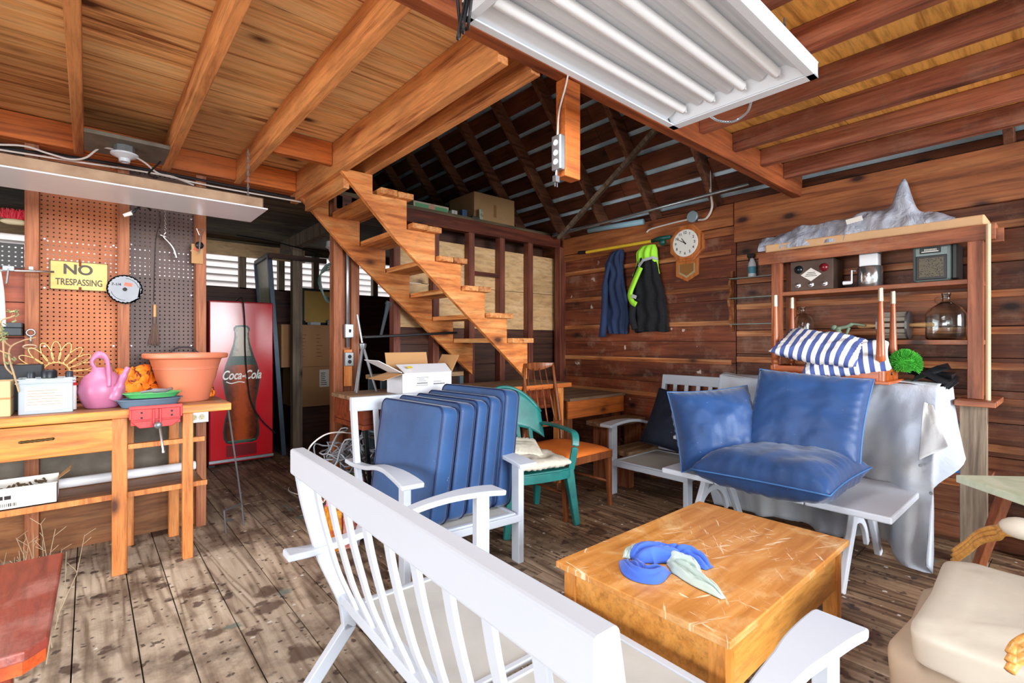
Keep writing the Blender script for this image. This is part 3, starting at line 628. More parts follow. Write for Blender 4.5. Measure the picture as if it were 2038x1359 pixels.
# --- whisk broom
wb = thing('whisk_broom', 'small whisk broom with a pale wooden handle hanging on the dark pegboard', 'brush', (0.355, 4.262, 1.32))
MB().lathe([(0.007, 0), (0.009, 0.01), (0.009, 0.09), (0.006, 0.095)], (0.355, 4.266, 1.515), (0, 0, 1), 10).build('handle', plain('pale_handle', (206, 150, 96), 0.5), wb, smooth=True)
MB().lathe([(0.012, 0), (0.012, 0.045), (0.008, 0.05)], (0.355, 4.266, 1.475), (0, 0, 1), 10).build('binding', plain('brush_binding', (92, 74, 66), 0.7), wb)
b = MB()
for i in range(60):
    a = random.uniform(-1, 1); bb = random.uniform(-1, 1)
    b.tube([(0.355 + a * 0.009, 4.266 + bb * 0.006, 1.485), (0.355 + a * 0.022, 4.266 + bb * 0.008, 1.4), (0.352 + a * 0.034 + random.uniform(-0.004, 0.004), 4.262 + bb * 0.01, 1.33 + random.uniform(-0.012, 0.02))], 0.0018, 4)
b.build('bristles', plain('brush_bristles', (104, 82, 72), 0.9), wb)
# --- hanging chrome tool on chain, card with snap hook
hk = thing('hook_tool', 'chrome bent lever tool hanging on a short chain over the dark pegboard', 'tool', (0.42, 4.2, 1.93))
b = MB(); chain(b, at(329, 418, Y=4.2), at(329, 462, Y=4.2), 0.02, 0.002, 0.009); b.build('chain', M['chrome'], hk)
b = MB(); b.tube(cable([at(330, 462, Y=4.2), at(326, 470, Y=4.2), at(338, 484, Y=4.19), at(347, 498, Y=4.19), at(352, 514, Y=4.19)]), [0.008, 0.008] + [0.0075] * 21 + [0.009, 0.01], 8); b.tube([at(318, 466, Y=4.2), at(336, 474, Y=4.2)], 0.008, 8); b.build('lever', M['chrome'], hk, smooth=True)
hc = thing('snap_hook_card', 'tan card with a chrome snap hook and black ball on the right stud', 'hardware', at(394, 515, Y=4.18))
MB().box((at(381, 475, Y=4.185).x, 4.183, 1.915), (at(404, 475, Y=4.185).x, 4.186, 2.055)).build('card', M['cardb'], hc)
p = at(397, 488, Y=4.16)
MB().ball((p.x, p.y, p.z), 0.027, 14, (1, 0.7, 1)).build('ball', M['black'], hc, smooth=True)
b = MB(); q = at(399, 462, Y=4.15); b.tube([q + Vector((0.024 * math.cos(t), 0, 0.026 * math.sin(t))) for t in [k * math.pi / 3 + math.pi / 2 for k in range(3)] for _ in (0,)] + [], 0.004, 6, True) if False else b.tube([q + Vector(v) for v in ((-0.022, 0, 0.02), (0.022, 0, 0.022), (0.006, 0, -0.022), (-0.006, 0, -0.022))], 0.0045, 6, True)
b.tube([q + Vector((0, 0, -0.02)), at(396, 505, Y=4.13)], [0.008, 0.004], 6); b.build('hook', M['chrome'], hc)
MB().obox(at(391, 497, Y=4.178), (0.035, 0.004, 0.014), (0, 25, 0)).build('print', plain('red_print', (190, 84, 58), 0.6), hc)
wire('thin_wire', [at(313, 412, Y=4.26), at(320, 440, Y=4.26), at(310, 480, Y=4.27), at(306, 600, Y=4.275)], 0.002, M['wire_k'], 'thin dark wire hanging down the dark pegboard')
# --- things at the left frame edge
rb = thing('scrub_brush', 'red bristled brush with a tan wooden back at the left edge', 'brush', (-0.38, 4.27, 2.08))
p = at(30, 436, Y=4.24)
MB().ball(p + Vector((0, 0, -0.018)), 0.02, 12, (3.4, 1, 1)).build('brush_back', plain('tan_wood_block', (172, 158, 128), 0.6), rb, smooth=True)
b = MB()
for i in range(260):
    t = random.uniform(-1, 1); q = p + Vector((t * 0.06, random.uniform(-0.012, 0.012), 0)); b.tube([q, q + Vector((random.uniform(-0.015, 0.015), random.uniform(-0.015, 0.01), random.uniform(0.04, 0.062)))], 0.0012, 3)
b.build('bristles', plain('red_bristles', (196, 40, 58), 0.6), rb)
lv = thing('bar_clamp', 'long steel bar clamp lying across the stud in front of the sign', 'clamp', at(40, 545, Y=4.16))
b = MB(); b.tube([at(-60, 536, Y=4.15), at(108, 541, Y=4.15)], 0.0075, 8); b.build('bar', M['chrome'], lv, smooth=True)
b = MB(); b.obox(at(17, 534, Y=4.15), (0.05, 0.02, 0.03)); b.tube([at(17, 534, Y=4.145), at(13, 565, Y=4.13)], 0.006, 6); b.build('jaw', M['steel'], lv, bevel=0.002); MB().obox(at(62, 534, Y=4.15), (0.02, 0.02, 0.02)).build('stop', M['steel'], lv)
tb = thing('tool_case', 'black flat case on the red-brown boards at the left edge', 'case', (-0.5, 4.24, 1.39))
MB().box((-0.75, 4.12, 1.385), (-0.3, 4.295, 1.43)).build('body', plain('dark_case', (44, 52, 58), 0.5), tb, bevel=0.004)
MB().box((-0.75, 4.13, 1.432), (-0.3, 4.29, 1.462)).build('lid', plain('dark_case_lid', (52, 60, 66), 0.5), tb, bevel=0.004)
pp = MB(); pp.tube(cable([at(-4, 540, Y=4.16), at(2, 580, Y=4.15), at(6, 650, Y=4.13)]), 0.014, 10); tag(pp.build('white_tube', M['white'], smooth=True), 'white plastic tube standing at the left frame edge', 'tube')
sh = thing('rope_shackle', 'pale metal shackle with a rope loop hanging on the left stud', 'hardware', at(62, 700, Y=4.15))
b = MB(); q = at(61, 662, Y=4.17); b.tube([q + Vector((0.02 * math.cos(t), 0, 0.02 * math.sin(t))) for t in [k * math.pi / 5 for k in range(10)]], 0.005, 6, True); b.tube([q + Vector((0, 0, -0.02)), q + Vector((0.002, 0, -0.065))], [0.007, 0.005], 8); b.build('shackle', M['metal'], sh, smooth=True)
b = MB(); q = at(60, 690, Y=4.15); b.tube([q + Vector((0.03 * math.cos(t), -0.012 * math.sin(t), 0.012 * math.sin(t))) for t in [k * math.pi / 6 for k in range(12)]], 0.0045, 6, True); b.build('rope_loop', plain('rope', (188, 164, 138), 0.9), sh)
# --- workbench
wbn = thing('workbench', 'long orange-brown wooden workbench with one drawer under the pegboards', 'workbench', (-0.3, 3.9, 0))
M['bench'] = wood('bench_orange_wood', (204, 122, 42), (146, 76, 24), 'X', 8, 1.0, 0.3, 0.4, True, 0.8, (238, 168, 70), vary=0.15)
M['bencht'] = wood('bench_top_worn', (148, 98, 66), (84, 50, 34), 'X', 12, 0.8, 0.3, 0.5, True, 1.0, (184, 136, 100), vary=0.25)
M['benchleg'] = wood('bench_leg_pine', (202, 122, 58), (130, 68, 30), 'Z', 12, 1.0, 0.4, 0.5, True, 1.0, (224, 152, 88), vary=0.2)
MB().box((-1.6, 3.62, 0.912), (0.7, 4.195, 0.955)).build('top', M['bencht'], wbn, bevel=0.004)
MB().box((-1.6, 3.594, 0.908), (0.702, 3.619, 0.953)).build('front_edge', M['bench'], wbn, bevel=0.003)
dr = MB().box((-0.95, 3.628, 0.725), (0.128, 3.65, 0.9)).build('drawer', M['bench'], wbn, bevel=0.003)
b = MB(); q0, q1 = at(38, 881, Y=3.615), at(107, 873, Y=3.615)
pts = [q0.lerp(q1, k / 16) for k in range(17)]; b.tube(pts, [0.005 + 0.003 * abs(math.sin(k * 1.3)) for k in range(17)], 8); b.tube([q0, q0 + Vector((0, 0.016, 0))], 0.004, 6); b.tube([q1, q1 + Vector((0, 0.016, 0))], 0.004, 6)
b.build('handle', plain('tarnished_brass', (92, 74, 44), 0.4, 0.7, 0.4), dr, smooth=True)
MB().box((-0.95, 3.65, 0.73), (0.13, 4.15, 0.9)).build('drawer_box', M['redboard'], wbn)
for X, w_ in ((0.138, 0.07), (0.47, 0.055), (-0.9, 0.07)): MB().box((X - w_ / 2, 3.625, 0), (X + w_ / 2, 3.685, 0.906)).build('leg', M['benchleg'], wbn, bevel=0.004)
for X in (0.2, 0.45, -0.85): MB().box((X - 0.03, 4.1, 0), (X + 0.03, 4.15, 0.906)).build('leg', M['benchleg'], wbn, bevel=0.004)
MB().box((0.174, 3.628, 0.72), (0.56, 3.66, 0.75)).build('brace', M['benchleg'], wbn, bevel=0.003)
MB().box((-1.5, 3.688, 0.435), (0.56, 4.098, 0.46)).build('shelf', wood('bench_shelf', (150, 104, 66), (90, 58, 36), 'X', 12, 0.8, 0.2, 0.5, True, vary=0.25), wbn, bevel=0.003)
MB().box((-1.5, 3.672, 0.43), (0.58, 3.6875, 0.462)).build('shelf_edge', M['benchleg'], wbn, bevel=0.002)
# lower shelf things
o = MB().lathe([(0.027, 0), (0.03, 0.004), (0.03, 1.3), (0.027, 1.304), (0.024, 1.3)], (-0.74, 4.02, 0.492), (1, 0, 0), 20).build('plastic_pipe', M['white'], smooth=True, angle=50); tag(o, 'white plastic pipe lying at the back of the bench shelf', 'pipe')
bx = thing('long_carton', 'long open white carton of bark scraps on the bench shelf', 'box', (-0.6, 3.78, 0.462))
b = MB()
for lo, hi in (((-1.3, 3.7, 0.462), (-0.13, 3.703, 0.575)), ((-1.3, 3.897, 0.462), (-0.13, 3.9, 0.585)), ((-1.3, 3.7, 0.462), (-0.13, 3.9, 0.466)), ((-0.133, 3.7, 0.462), (-0.13, 3.9, 0.57))): b.box(lo, hi)
b.build('carton', M['paper'], bx)
b = MB(); b.hexa([Vector(v) + Vector((-0.13, 3.8, 0.57)) for v in ((0, 0, 0), (0.003, 0, 0), (0.003, 0.12, 0), (0, 0.12, 0), (0.05, -0.02, 0.045), (0.053, -0.02, 0.045), (0.063, 0.1, 0.055), (0.06, 0.1, 0.055))]); b.build('flap', M['cardb'], bx)
b = MB()
for i in range(170): b.obox((random.uniform(-1.28, -0.16), random.uniform(3.72, 3.88), random.uniform(0.54, 0.57)), (random.uniform(0.01, 0.035), 0.01, 0.008), (random.uniform(0, 90), random.uniform(0, 60), random.uniform(0, 180)))
tag(b.build('bark_scraps', plain('bark', (104, 84, 60), 0.9, 0, 0.5, 20), bx), None, None, None, 'stuff')
text('carton_letters', 'LO', 0.05, M['ink'], bx, (-0.455, 3.6985 - 3.78, 0.06), (90, 0, 0), 0.0004, sx=1.4)
b = MB()
for k in range(12): b.box((-0.37 + k * 0.007, 3.6990, 0.478), (-0.37 + k * 0.007 + random.choice((0.002, 0.004)), 3.6995, 0.495))
b.box((-0.36, 3.6990, 0.515), (-0.34, 3.6995, 0.535)); b.box((-0.335, 3.6990, 0.515), (-0.31, 3.6995, 0.535)); b.build('barcode', M['ink'], bx)
# vise
vs = thing('bench_vise', 'red iron woodworking vise clamped to the bench front', 'vise', (0.31, 3.56, 0.75))
vr = plain('vise_red_paint', (206, 62, 62), 0.45, 0.1, 0.3, 10, c2=(160, 44, 46))
vx = 0.305
b = MB(); b.prism([(vx - 0.125, 0.97), (vx + 0.125, 0.97), (vx + 0.12, 0.885), (vx + 0.08, 0.845), (vx - 0.08, 0.845), (vx - 0.12, 0.885)], 3.566, 3.578, 'XZ'); b.box((vx - 0.128, 3.552, 0.955), (vx + 0.128, 3.566, 0.975)); b.box((vx - 0.128, 3.552, 0.9), (vx - 0.116, 3.566, 0.957)); b.box((vx + 0.116, 3.552, 0.9), (vx + 0.128, 3.566, 0.957)); b.box((vx - 0.118, 3.555, 0.885), (vx + 0.118, 3.566, 0.895)); b.box((vx - 0.02, 3.55, 0.86), (vx - 0.008, 3.566, 0.955)); b.box((vx + 0.012, 3.55, 0.86), (vx + 0.024, 3.566, 0.955)); b.build('jaw', vr, vs, bevel=0.003)
MB().box((vx - 0.12, 3.578, 0.86), (vx + 0.12, 3.594, 0.972)).build('rear_jaw', vr, vs, bevel=0.003)
MB().lathe([(0.013, -0.02), (0.013, 0.02), (0.019, 0.022), (0.019, 0.05), (0.012, 0.055)], (vx + 0.003, 3.55, 0.862), (0, -1, 0), 14).build('screw', M['steel'], vs, smooth=True, angle=40)
MB().lathe([(0.009, 0), (0.009, 0.006), (0.0065, 0.01), (0.0065, 0.15), (0.009, 0.155), (0.009, 0.165)], (vx + 0.01, 3.515, 0.862), (0.12, 0, -1), 10).build('handle', M['chrome'], vs, smooth=True, angle=40)
b = MB(); b.lathe([(0.006, 0), (0.006, 0.001)], (vx - 0.07, 3.5655, 0.935), (0, -1, 0), 8); [b.lathe([(0.006, 0), (0.006, 0.001)], (vx + a, 3.5655, c_), (0, -1, 0), 8) for a, c_ in ((-0.07, 0.905), (0.075, 0.935), (0.075, 0.91))]; b.build('bolt_hole', M['ink'], vs)
# outlet under bench
ou = thing('outlet_plate', 'grey metal double outlet on the stud under the bench end', 'outlet', at(392, 842, Y=4.15))
q0, q1 = at(371, 843, Y=4.15), at(415, 818, Y=4.15)
MB().box((q0.x, 4.14, q0.z), (q1.x, 4.198, q1.z)).build('box', M['metal'], ou, bevel=0.003)
for fx in (0.33, 0.68):
    cx, cz = q0.x + (q1.x - q0.x) * fx, (q0.z + q1.z) / 2
    s_ = MB().lathe([(0.021, 0), (0.02, 0.003)], (cx, 4.14, cz), (0, -1, 0), 18).build('socket', plain('ivory_plastic', (222, 212, 176), 0.4), ou)
    MB().box((cx - 0.008, 4.1363, cz - 0.001), (cx - 0.006, 4.1368, cz + 0.009)).box((cx + 0.006, 4.1363, cz - 0.001), (cx + 0.008, 4.1368, cz + 0.009)).box((cx - 0.002, 4.1363, cz - 0.011), (cx + 0.002, 4.1368, cz - 0.007)).build('slot', M['ink'], s_)
# --- on the bench
BZ = 0.956
o = thing('cardboard_box', 'small tan cardboard box at the left end of the bench', 'box', (-0.42, 3.78, BZ))
MB().box((-0.62, 3.68, BZ), (-0.31, 3.86, BZ + 0.185)).build('box', plain('tan_box', (206, 178, 136), 0.8, 0, 0.1), o, bevel=0.003)
MB().box((-0.621, 3.679, BZ + 0.09), (-0.309, 3.861, BZ + 0.1)).build('seam_tape', M['cardb'], o)
tag(MB().box((-0.65, 3.92, BZ), (-0.2, 4.12, BZ + 0.26)).build('black_crate', plain('black_crate', (38, 40, 46), 0.6), bevel=0.006), 'black crate behind the cardboard box on the bench', 'crate')
bn = thing('storage_bin', 'clear plastic storage bin of spray cans with a paper label', 'storage bin', (-0.17, 3.8, BZ))
clr = plain('cloudy_clear_plastic', (196, 208, 216), 0.25, 0, 0.1, 4, alpha=0.55)
def frus(b, x0, x1, y0, y1, z0, z1, e):
    return b.hexa([(x0 + e, y0 + e, z0), (x1 - e, y0 + e, z0), (x1 - e, y1 - e, z0), (x0 + e, y1 - e, z0), (x0, y0, z1), (x1, y0, z1), (x1, y1, z1), (x0, y1, z1)])
bx0, bx1, by0, by1 = -0.283, -0.065, 3.7, 3.9
b = MB()
for a, c_, d, e in ((bx0, bx1, by0, by0 + 0.003), (bx0, bx1, by1 - 0.003, by1), (bx0, bx0 + 0.003, by0, by1), (bx1 - 0.003, bx1, by0, by1)): b.box((a, d, BZ), (c_, e, BZ + 0.19))
b.box((bx0, by0, BZ), (bx1, by1, BZ + 0.003)); b.build('body', clr, bn)
b = MB()
for a, c_, d, e in ((bx0 - 0.012, bx1 + 0.012, by0 - 0.012, by0), (bx0 - 0.012, bx1 + 0.012, by1, by1 + 0.012), (bx0 - 0.012, bx0, by0, by1), (bx1, bx1 + 0.012, by0, by1)): b.box((a, d, BZ + 0.165), (c_, e, BZ + 0.172)); b.box((a, d, BZ + 0.183), (c_, e, BZ + 0.19))
b.build('rim', clr, bn, bevel=0.002)
lb = MB().box((bx0 + 0.025, by0 - 0.0015, BZ + 0.02), (bx1 - 0.025, by0 - 0.0008, BZ + 0.15)).build('paper_label', plain('label_pinkish', (222, 206, 194), 0.7), bn)
b = MB()
for k in range(6): b.box((bx0 + 0.035, by0 - 0.002, BZ + 0.05 + k * 0.015), (bx1 - 0.035 - random.uniform(0, 0.04), by0 - 0.0016, BZ + 0.0525 + k * 0.015))
b.build('printed_line', plain('red_pink_print', (190, 130, 112), 0.7), lb)
for (px, cm, band, lab) in ((62, (38, 44, 52), (206, 214, 210), 'white spray can with a dark cap and green label in the clear bin'), (98, (20, 26, 34), (170, 176, 150), 'short can with a wide black lid in the middle of the clear bin'), (138, (40, 46, 56), (196, 42, 44), 'white spray can with a red band and dark cap in the clear bin')):
    q = at(px, 745, Y=3.8); k = thing('spray_can', lab, 'spray can', (q.x, 3.8, BZ + 0.004)); wd = 0.032 if px != 98 else 0.036
    MB().lathe([(wd, 0), (wd, 0.165), (wd * 0.85, 0.18), (wd * 0.55, 0.186)], (q.x, 3.8, BZ + 0.004), seg=20).build('body', plain('can_body', (218, 220, 218) if px != 98 else (190, 190, 168), 0.35), k, smooth=True, angle=45)
    MB().lathe([(wd + 0.0006, 0.13), (wd + 0.0006, 0.16)], (q.x, 3.8, BZ + 0.012), seg=20).build('band', plain('can_band', band if px != 62 else (96, 150, 82), 0.4), k, smooth=True, angle=45)
    cw, ch = (0.017, 0.035) if px != 98 else (0.034, 0.045)
    MB().lathe([(cw, 0), (cw, ch * 0.8), (cw * 0.8, ch)], (q.x, 3.8, BZ + 0.19), seg=18).build('cap', plain('can_cap', cm, 0.4), k, smooth=True, angle=45)
# wire sunflower
fl = thing('wire_sunflower', 'gold wire flower ornament standing against the orange pegboard', 'ornament', (-0.12, 4.1, BZ))
b = MB(); cc = at(112, 741, Y=4.08)
for k in range(11):
    a = math.pi * (k / 10.0) * 1.06 - 0.09; d = Vector((math.cos(a), 0, math.sin(a))); n_ = Vector((-math.sin(a), 0, math.cos(a))); pts = []
    for j in range(14):
        t = 2 * math.pi * j / 14; pts.append(cc + d * (0.125 + 0.065 * math.cos(t)) + n_ * (0.022 * math.sin(t)))
    b.tube(pts, 0.0025, 5, True)
b.tube([cc + Vector((0.06 * math.cos(math.pi * k / 12), 0, 0.06 * math.sin(math.pi * k / 12))) for k in range(25)][:24], 0.003, 5, True)
b.tube([cc + Vector((0, 0, -0.06)), Vector((cc.x, cc.y, BZ))], 0.004, 5)
b.build('petals', plain('gold_wire', (230, 186, 118), 0.35, 0.4), fl, smooth=True)
wire('brass_wire', [at(150, 727, Y=3.98), at(180, 713, Y=3.98), at(205, 715, Y=3.98), at(222, 727, Y=3.98), at(232, 742, Y=3.98)], 0.0035, plain('brass_wire', (150, 128, 84), 0.4, 0.6), 'thin brass wire arching behind the pink watering can', 'wire')
# watering can
cx, cy = 0.062, 3.83
wc = thing('watering_can', 'round pink-purple plastic watering can on the bench', 'watering can', (cx, cy, BZ))
pk = plain('pink_plastic', (186, 112, 148), 0.35, 0, 0.12, 4)
MB().lathe([(0.0, 0.0), (0.075, 0.0), (0.083, 0.01), (0.105, 0.06), (0.113, 0.1), (0.106, 0.145), (0.085, 0.185), (0.05, 0.215), (0.045, 0.24)], (cx, cy, BZ), seg=28).build('body', pk, wc, smooth=True, angle=60)
MB().sweep(cable([(cx - 0.02, cy - 0.01, BZ + 0.21), (cx - 0.045, cy, BZ + 0.27), (cx - 0.02, cy - 0.02, BZ + 0.315), (cx + 0.02, cy - 0.055, BZ + 0.29), (cx + 0.03, cy - 0.1, BZ + 0.19), (cx + 0.03, cy - 0.108, BZ + 0.13)]), [(math.cos(t) * 0.022, math.sin(t) * 0.01) for t in [k * math.pi / 5 for k in range(10)]], up=(1, 0.2, 0)).build('handle', pk, wc, smooth=True)
MB().tube(cable([(cx + 0.05, cy - 0.075, BZ + 0.05), (cx + 0.075, cy - 0.085, BZ + 0.12), (cx + 0.1, cy - 0.095, BZ + 0.19), (cx + 0.12, cy - 0.1, BZ + 0.24)]), [0.034] * 4 + [0.028] * 4 + [0.02] * 5 + [0.015] * 4 + [0.013] * 2, 14).build('spout', pk, wc, smooth=True)
# orange camouflage cloth
def lump(name, mat, c, sx, sy, sz, seed, lab=None, cat=None, amp=0.35, n=40, parent=None, flat=0.0):
    b = MB(); c = Vector(c)
    def fn(u, v):
        a = 2 * math.pi * u; ph = math.pi / 2 * v; r = math.cos(ph) ** 0.6; h = math.sin(ph)
        k = 1 + amp * noise.noise(Vector((math.cos(a) * 2, math.sin(a) * 2, v * 3)) + Vector((seed, seed, 0))) + amp * 0.5 * noise.noise(Vector((math.cos(a) * 6, math.sin(a) * 6, v * 8 + seed)))
        return c + Vector((sx * r * math.cos(a) * k, sy * r * math.sin(a) * k, max(0.0, sz * h * k)))
    b.grid(fn, n, n // 2, True); o = b.build(name, mat, parent, smooth=True, weld=True)
    if lab: tag(o, lab, cat)
    return o
t = NT('orange_camouflage'); v, _ = t.coords(); n1 = t.noise(v, 16, 4, 0.6, 1.2)
M['camo'] = t.fin(t.ramp(n1, [(0.4, lin((96, 40, 24))), (0.45, lin((238, 116, 24))), (0.6, lin((250, 140, 30)))]), 0.75, n1, 0.3)
lump('camouflage_cloth', M['camo'], (0.22, 4.02, BZ), 0.135, 0.11, 0.19, 3.1, 'crumpled orange camouflage jacket bundled behind the tray', 'jacket', 0.4)
lump('orange_cloth', M['camo'], (0.665, 4.12, BZ), 0.03, 0.04, 0.08, 9.1, 'bit of orange cloth behind the right of the planter', 'cloth', 0.4, 24)
# trays
def tray(name, c, rx, ry, h, mat, lab):
    b = MB(); c = Vector(c); n = 36; rings = []
    for k, z in ((0.82, 0), (0.97, h), (1.04, h + 0.003), (1.04, h + 0.006), (0.95, h + 0.004), (0.8, 0.005)):
        rings.append([b.bm.verts.new(c + Vector((rx * k * math.copysign(abs(math.cos(2 * math.pi * i / n)) ** 0.8, math.cos(2 * math.pi * i / n)), ry * k * math.copysign(abs(math.sin(2 * math.pi * i / n)) ** 0.8, math.sin(2 * math.pi * i / n)), z))) for i in range(n)])
    for a, d in zip(rings, rings[1:]):
        for j in range(n): b._f([a[j], a[(j + 1) % n], d[(j + 1) % n], d[j]])
    b._f(rings[0][::-1]); b._f(rings[-1]); return tag(b.build(name, mat, smooth=True, angle=50), lab, 'tray')
tray('plant_tray', (0.285, 3.735, BZ), 0.165, 0.1, 0.042, plain('blue_grey_plastic', (104, 128, 150), 0.45), 'blue-grey oval plastic tray on the bench above the vise')
tray('plant_tray', (0.3, 3.745, BZ + 0.052), 0.145, 0.08, 0.024, plain('green_plastic', (86, 178, 104), 0.4), 'bright green tray resting on the blue-grey one')
b = MB(); b.tube(cable([(0.24, 3.7, BZ + 0.088), (0.3, 3.69, BZ + 0.095), (0.36, 3.71, BZ + 0.09), (0.4, 3.78, BZ + 0.095)]), [0.007] * 6 + [0.014] * 7 + [0.01] * 6, 8); tag(b.build('grey_tool', plain('grey_tool', (120, 118, 122), 0.4), smooth=True), 'grey handled tool lying in the green tray', 'tool')
# planter
px_, py_ = 0.5, 3.93
pl = thing('planter', 'large terracotta-coloured plastic planter on the bench end', 'planter', (px_, py_, BZ))
tc_ = plain('terracotta_plastic', (212, 124, 92), 0.45, 0, 0.08, 3)
MB().lathe([(0.0, 0.0), (0.125, 0.0), (0.13, 0.006), (0.162, 0.14), (0.178, 0.205), (0.186, 0.212), (0.186, 0.228), (0.19, 0.235), (0.205, 0.285), (0.21, 0.29), (0.2, 0.29), (0.17, 0.15), (0.12, 0.02), (0, 0.02)], (px_, py_, BZ), seg=48).build('pot', tc_, pl, smooth=True, angle=35)
b = MB(); b.lathe([(0.204, 0.278), (0.236, 0.284), (0.242, 0.292), (0.242, 0.31), (0.236, 0.316), (0.2, 0.316), (0.197, 0.3)], (px_, py_, BZ), seg=48, cap=False); b.build('rim', tc_, pl, smooth=True, angle=35)
MB().tube(cable([(px_ - 0.08, py_ + 0.19, BZ + 0.31), (px_ - 0.03, py_ + 0.2, BZ + 0.35), (px_ + 0.05, py_ + 0.2, BZ + 0.35), (px_ + 0.1, py_ + 0.18, BZ + 0.31)]), 0.005).build('wire_handle', M['wire_k'], pl)
# dried plant / twigs
tw = thing('dried_vine', 'dry twisting vine with a few green leaves at the left edge of the bench', 'plant', (-0.3, 3.7, BZ + 0.1))
b = MB()
for pts in ([at(38, 780, Y=3.66), at(28, 745, Y=3.68), at(18, 710, Y=3.7), at(22, 690, Y=3.72), at(45, 678, Y=3.75), at(70, 672, Y=3.8)], [at(20, 705, Y=3.7), at(5, 700, Y=3.7), at(-20, 690, Y=3.7)], [at(22, 690, Y=3.72), at(6, 675, Y=3.7), at(2, 640, Y=3.7), at(20, 632, Y=3.7), at(30, 628, Y=3.7)], [at(6, 675, Y=3.7), at(10, 725, Y=3.7), at(25, 745, Y=3.7)]): b.tube(cable(pts), 0.0042, 5)
b.build('stem', plain('dry_stem', (176, 146, 108), 0.8, 0, 0.3, 30), tw)
b = MB()
for i in range(46):
    q = random.choice((at(20, 715, Y=3.7), at(5, 668, Y=3.7), at(26, 630, Y=3.7), at(3, 655, Y=3.7))) + Vector((random.uniform(-0.02, 0.02), random.uniform(-0.02, 0.02), random.uniform(-0.03, 0.03))); b.obox(q, (0.02, 0.002, 0.008), (random.uniform(0, 90), random.uniform(0, 90), random.uniform(0, 180)))
b.build('leaves', plain('grey_green_leaf', (132, 142, 96), 0.7), tw)
# dried plant behind the red table
dp = thing('dried_plant', 'dry grey weed stalks behind the red table', 'plant', (-0.2, 3.2, 0))
b = MB()
for i in range(46):
    q = Vector((random.uniform(-0.42, -0.1), random.uniform(2.75, 3.35), 0.0)); h = random.uniform(0.2, 0.5); e = q + Vector((random.uniform(-0.1, 0.12), random.uniform(-0.08, 0.08), h)); m_ = q.lerp(e, 0.5) + Vector((random.uniform(-0.03, 0.03), 0, 0)); b.tube([q, m_, e], [0.003, 0.002, 0.001], 4)
    for _ in range(4):
        s_ = m_.lerp(e, random.random()); b.tube([s_, s_ + Vector((random.uniform(-0.05, 0.05), random.uniform(-0.04, 0.04), random.uniform(0.01, 0.05)))], 0.0012, 3)
b.build('stalks', plain('dry_stalk', (168, 150, 122), 0.9), dp)
# red table
M['redtop'] = wood('worn_red_paint', (164, 70, 58), (104, 36, 34), 'Y', 7, 1.0, 0, 0.4, False, 0.9, (160, 80, 66), bs=0.15, vary=0.25, worn=0.45, wornc=(186, 138, 130))
rt = thing('red_table', 'low table with a scuffed dark red top at the lower left', 'table', (-0.55, 2.25, 0))
b = MB(); b.prism([(-1.2, 1.86), (-0.13, 1.86), (-0.085, 1.91), (-0.075, 2.64), (-1.2, 2.64)], 0.485, 0.515, 'XY'); b.build('table_top', M['redtop'], rt, bevel=0.006)
b = MB(); b.prism([(-1.2, 1.866), (-0.135, 1.866), (-0.091, 1.914), (-0.081, 2.634), (-1.2, 2.634)], 0.45, 0.4845, 'XY'); b.build('edge', wood('orange_red_edge', (196, 82, 34), (130, 44, 22), 'Y', 6, vary=0.2), rt)
MB().box((-1.1, 1.95, 0.36), (-0.2, 1.98, 0.45)).box((-0.23, 1.95, 0.36), (-0.2, 2.55, 0.45)).build('apron', wood('brown_apron', (128, 62, 36), (80, 34, 22), 'X'), rt)
for X, Y in ((-0.24, 1.99), (-0.24, 2.5), (-1.05, 1.99), (-1.05, 2.5)): MB().box((X - 0.035, Y - 0.035, 0), (X + 0.035, Y + 0.035, 0.45)).build('leg', wood('red_leg', (150, 64, 38), (90, 36, 24), 'Z'), rt, bevel=0.004)
# fork stake
fk = thing('fork_stake', 'thin iron two-pronged garden stake leaning at the bench end', 'garden stake', (0.8, 3.97, 0))
b = MB(); A_, B_ = Vector((0.735, 3.93, 0)), Vector((0.865, 4.02, 0)); up_ = Vector((-0.015, -0.01, 0.165))
b.tube([A_, A_ + up_], 0.006, 6); b.tube([A_ + up_, B_ + up_], 0.006, 6); b.tube([B_, B_ + up_], 0.006, 6); b.tube([B_ + up_, Vector((0.735, 3.9, 0.93))], 0.006, 6); b.build('rod', M['steel'], fk)
# =============== back room ===============
vm = thing('vending_machine', 'red soft drink vending machine with a large bottle picture', 'vending machine', (1.28, 6.35, 0))
MB().box((0.965, 6.03, 0.03), (1.6, 6.75, 1.79)).build('cabinet', plain('machine_red', (158, 22, 30), 0.35), vm, bevel=0.012)
t = NT('red_pink_print'); tcx = t.n('ShaderNodeTexCoord').outputs['Object']; sp = t.n('ShaderNodeSeparateXYZ'); t.l(tcx, sp.inputs[0])
n1 = t.noise(tcx, 4, 5); zz = t.math('ADD', t.math('MULTIPLY', sp.outputs[2], 1.15), t.math('MULTIPLY', n1, 0.25)); pink_ramp = t.ramp(zz, [(0.98, (0, 0, 0)), (1.0, (0.1,) * 3)]); 
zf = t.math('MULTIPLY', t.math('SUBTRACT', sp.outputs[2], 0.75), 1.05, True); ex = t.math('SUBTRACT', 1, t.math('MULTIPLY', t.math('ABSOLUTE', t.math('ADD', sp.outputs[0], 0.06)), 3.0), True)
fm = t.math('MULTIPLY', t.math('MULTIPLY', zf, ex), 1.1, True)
pm = t.fin(t.mix(fm, lin((206, 20, 34)), lin((214, 140, 142))), 0.18, spec=0.6)  # red turning paler pink towards the upper middle of the panel
MB().box((0.975, 6.018, 0.08), (1.59, 6.03, 1.77)).build('front_panel', pm, vm, bevel=0.003)
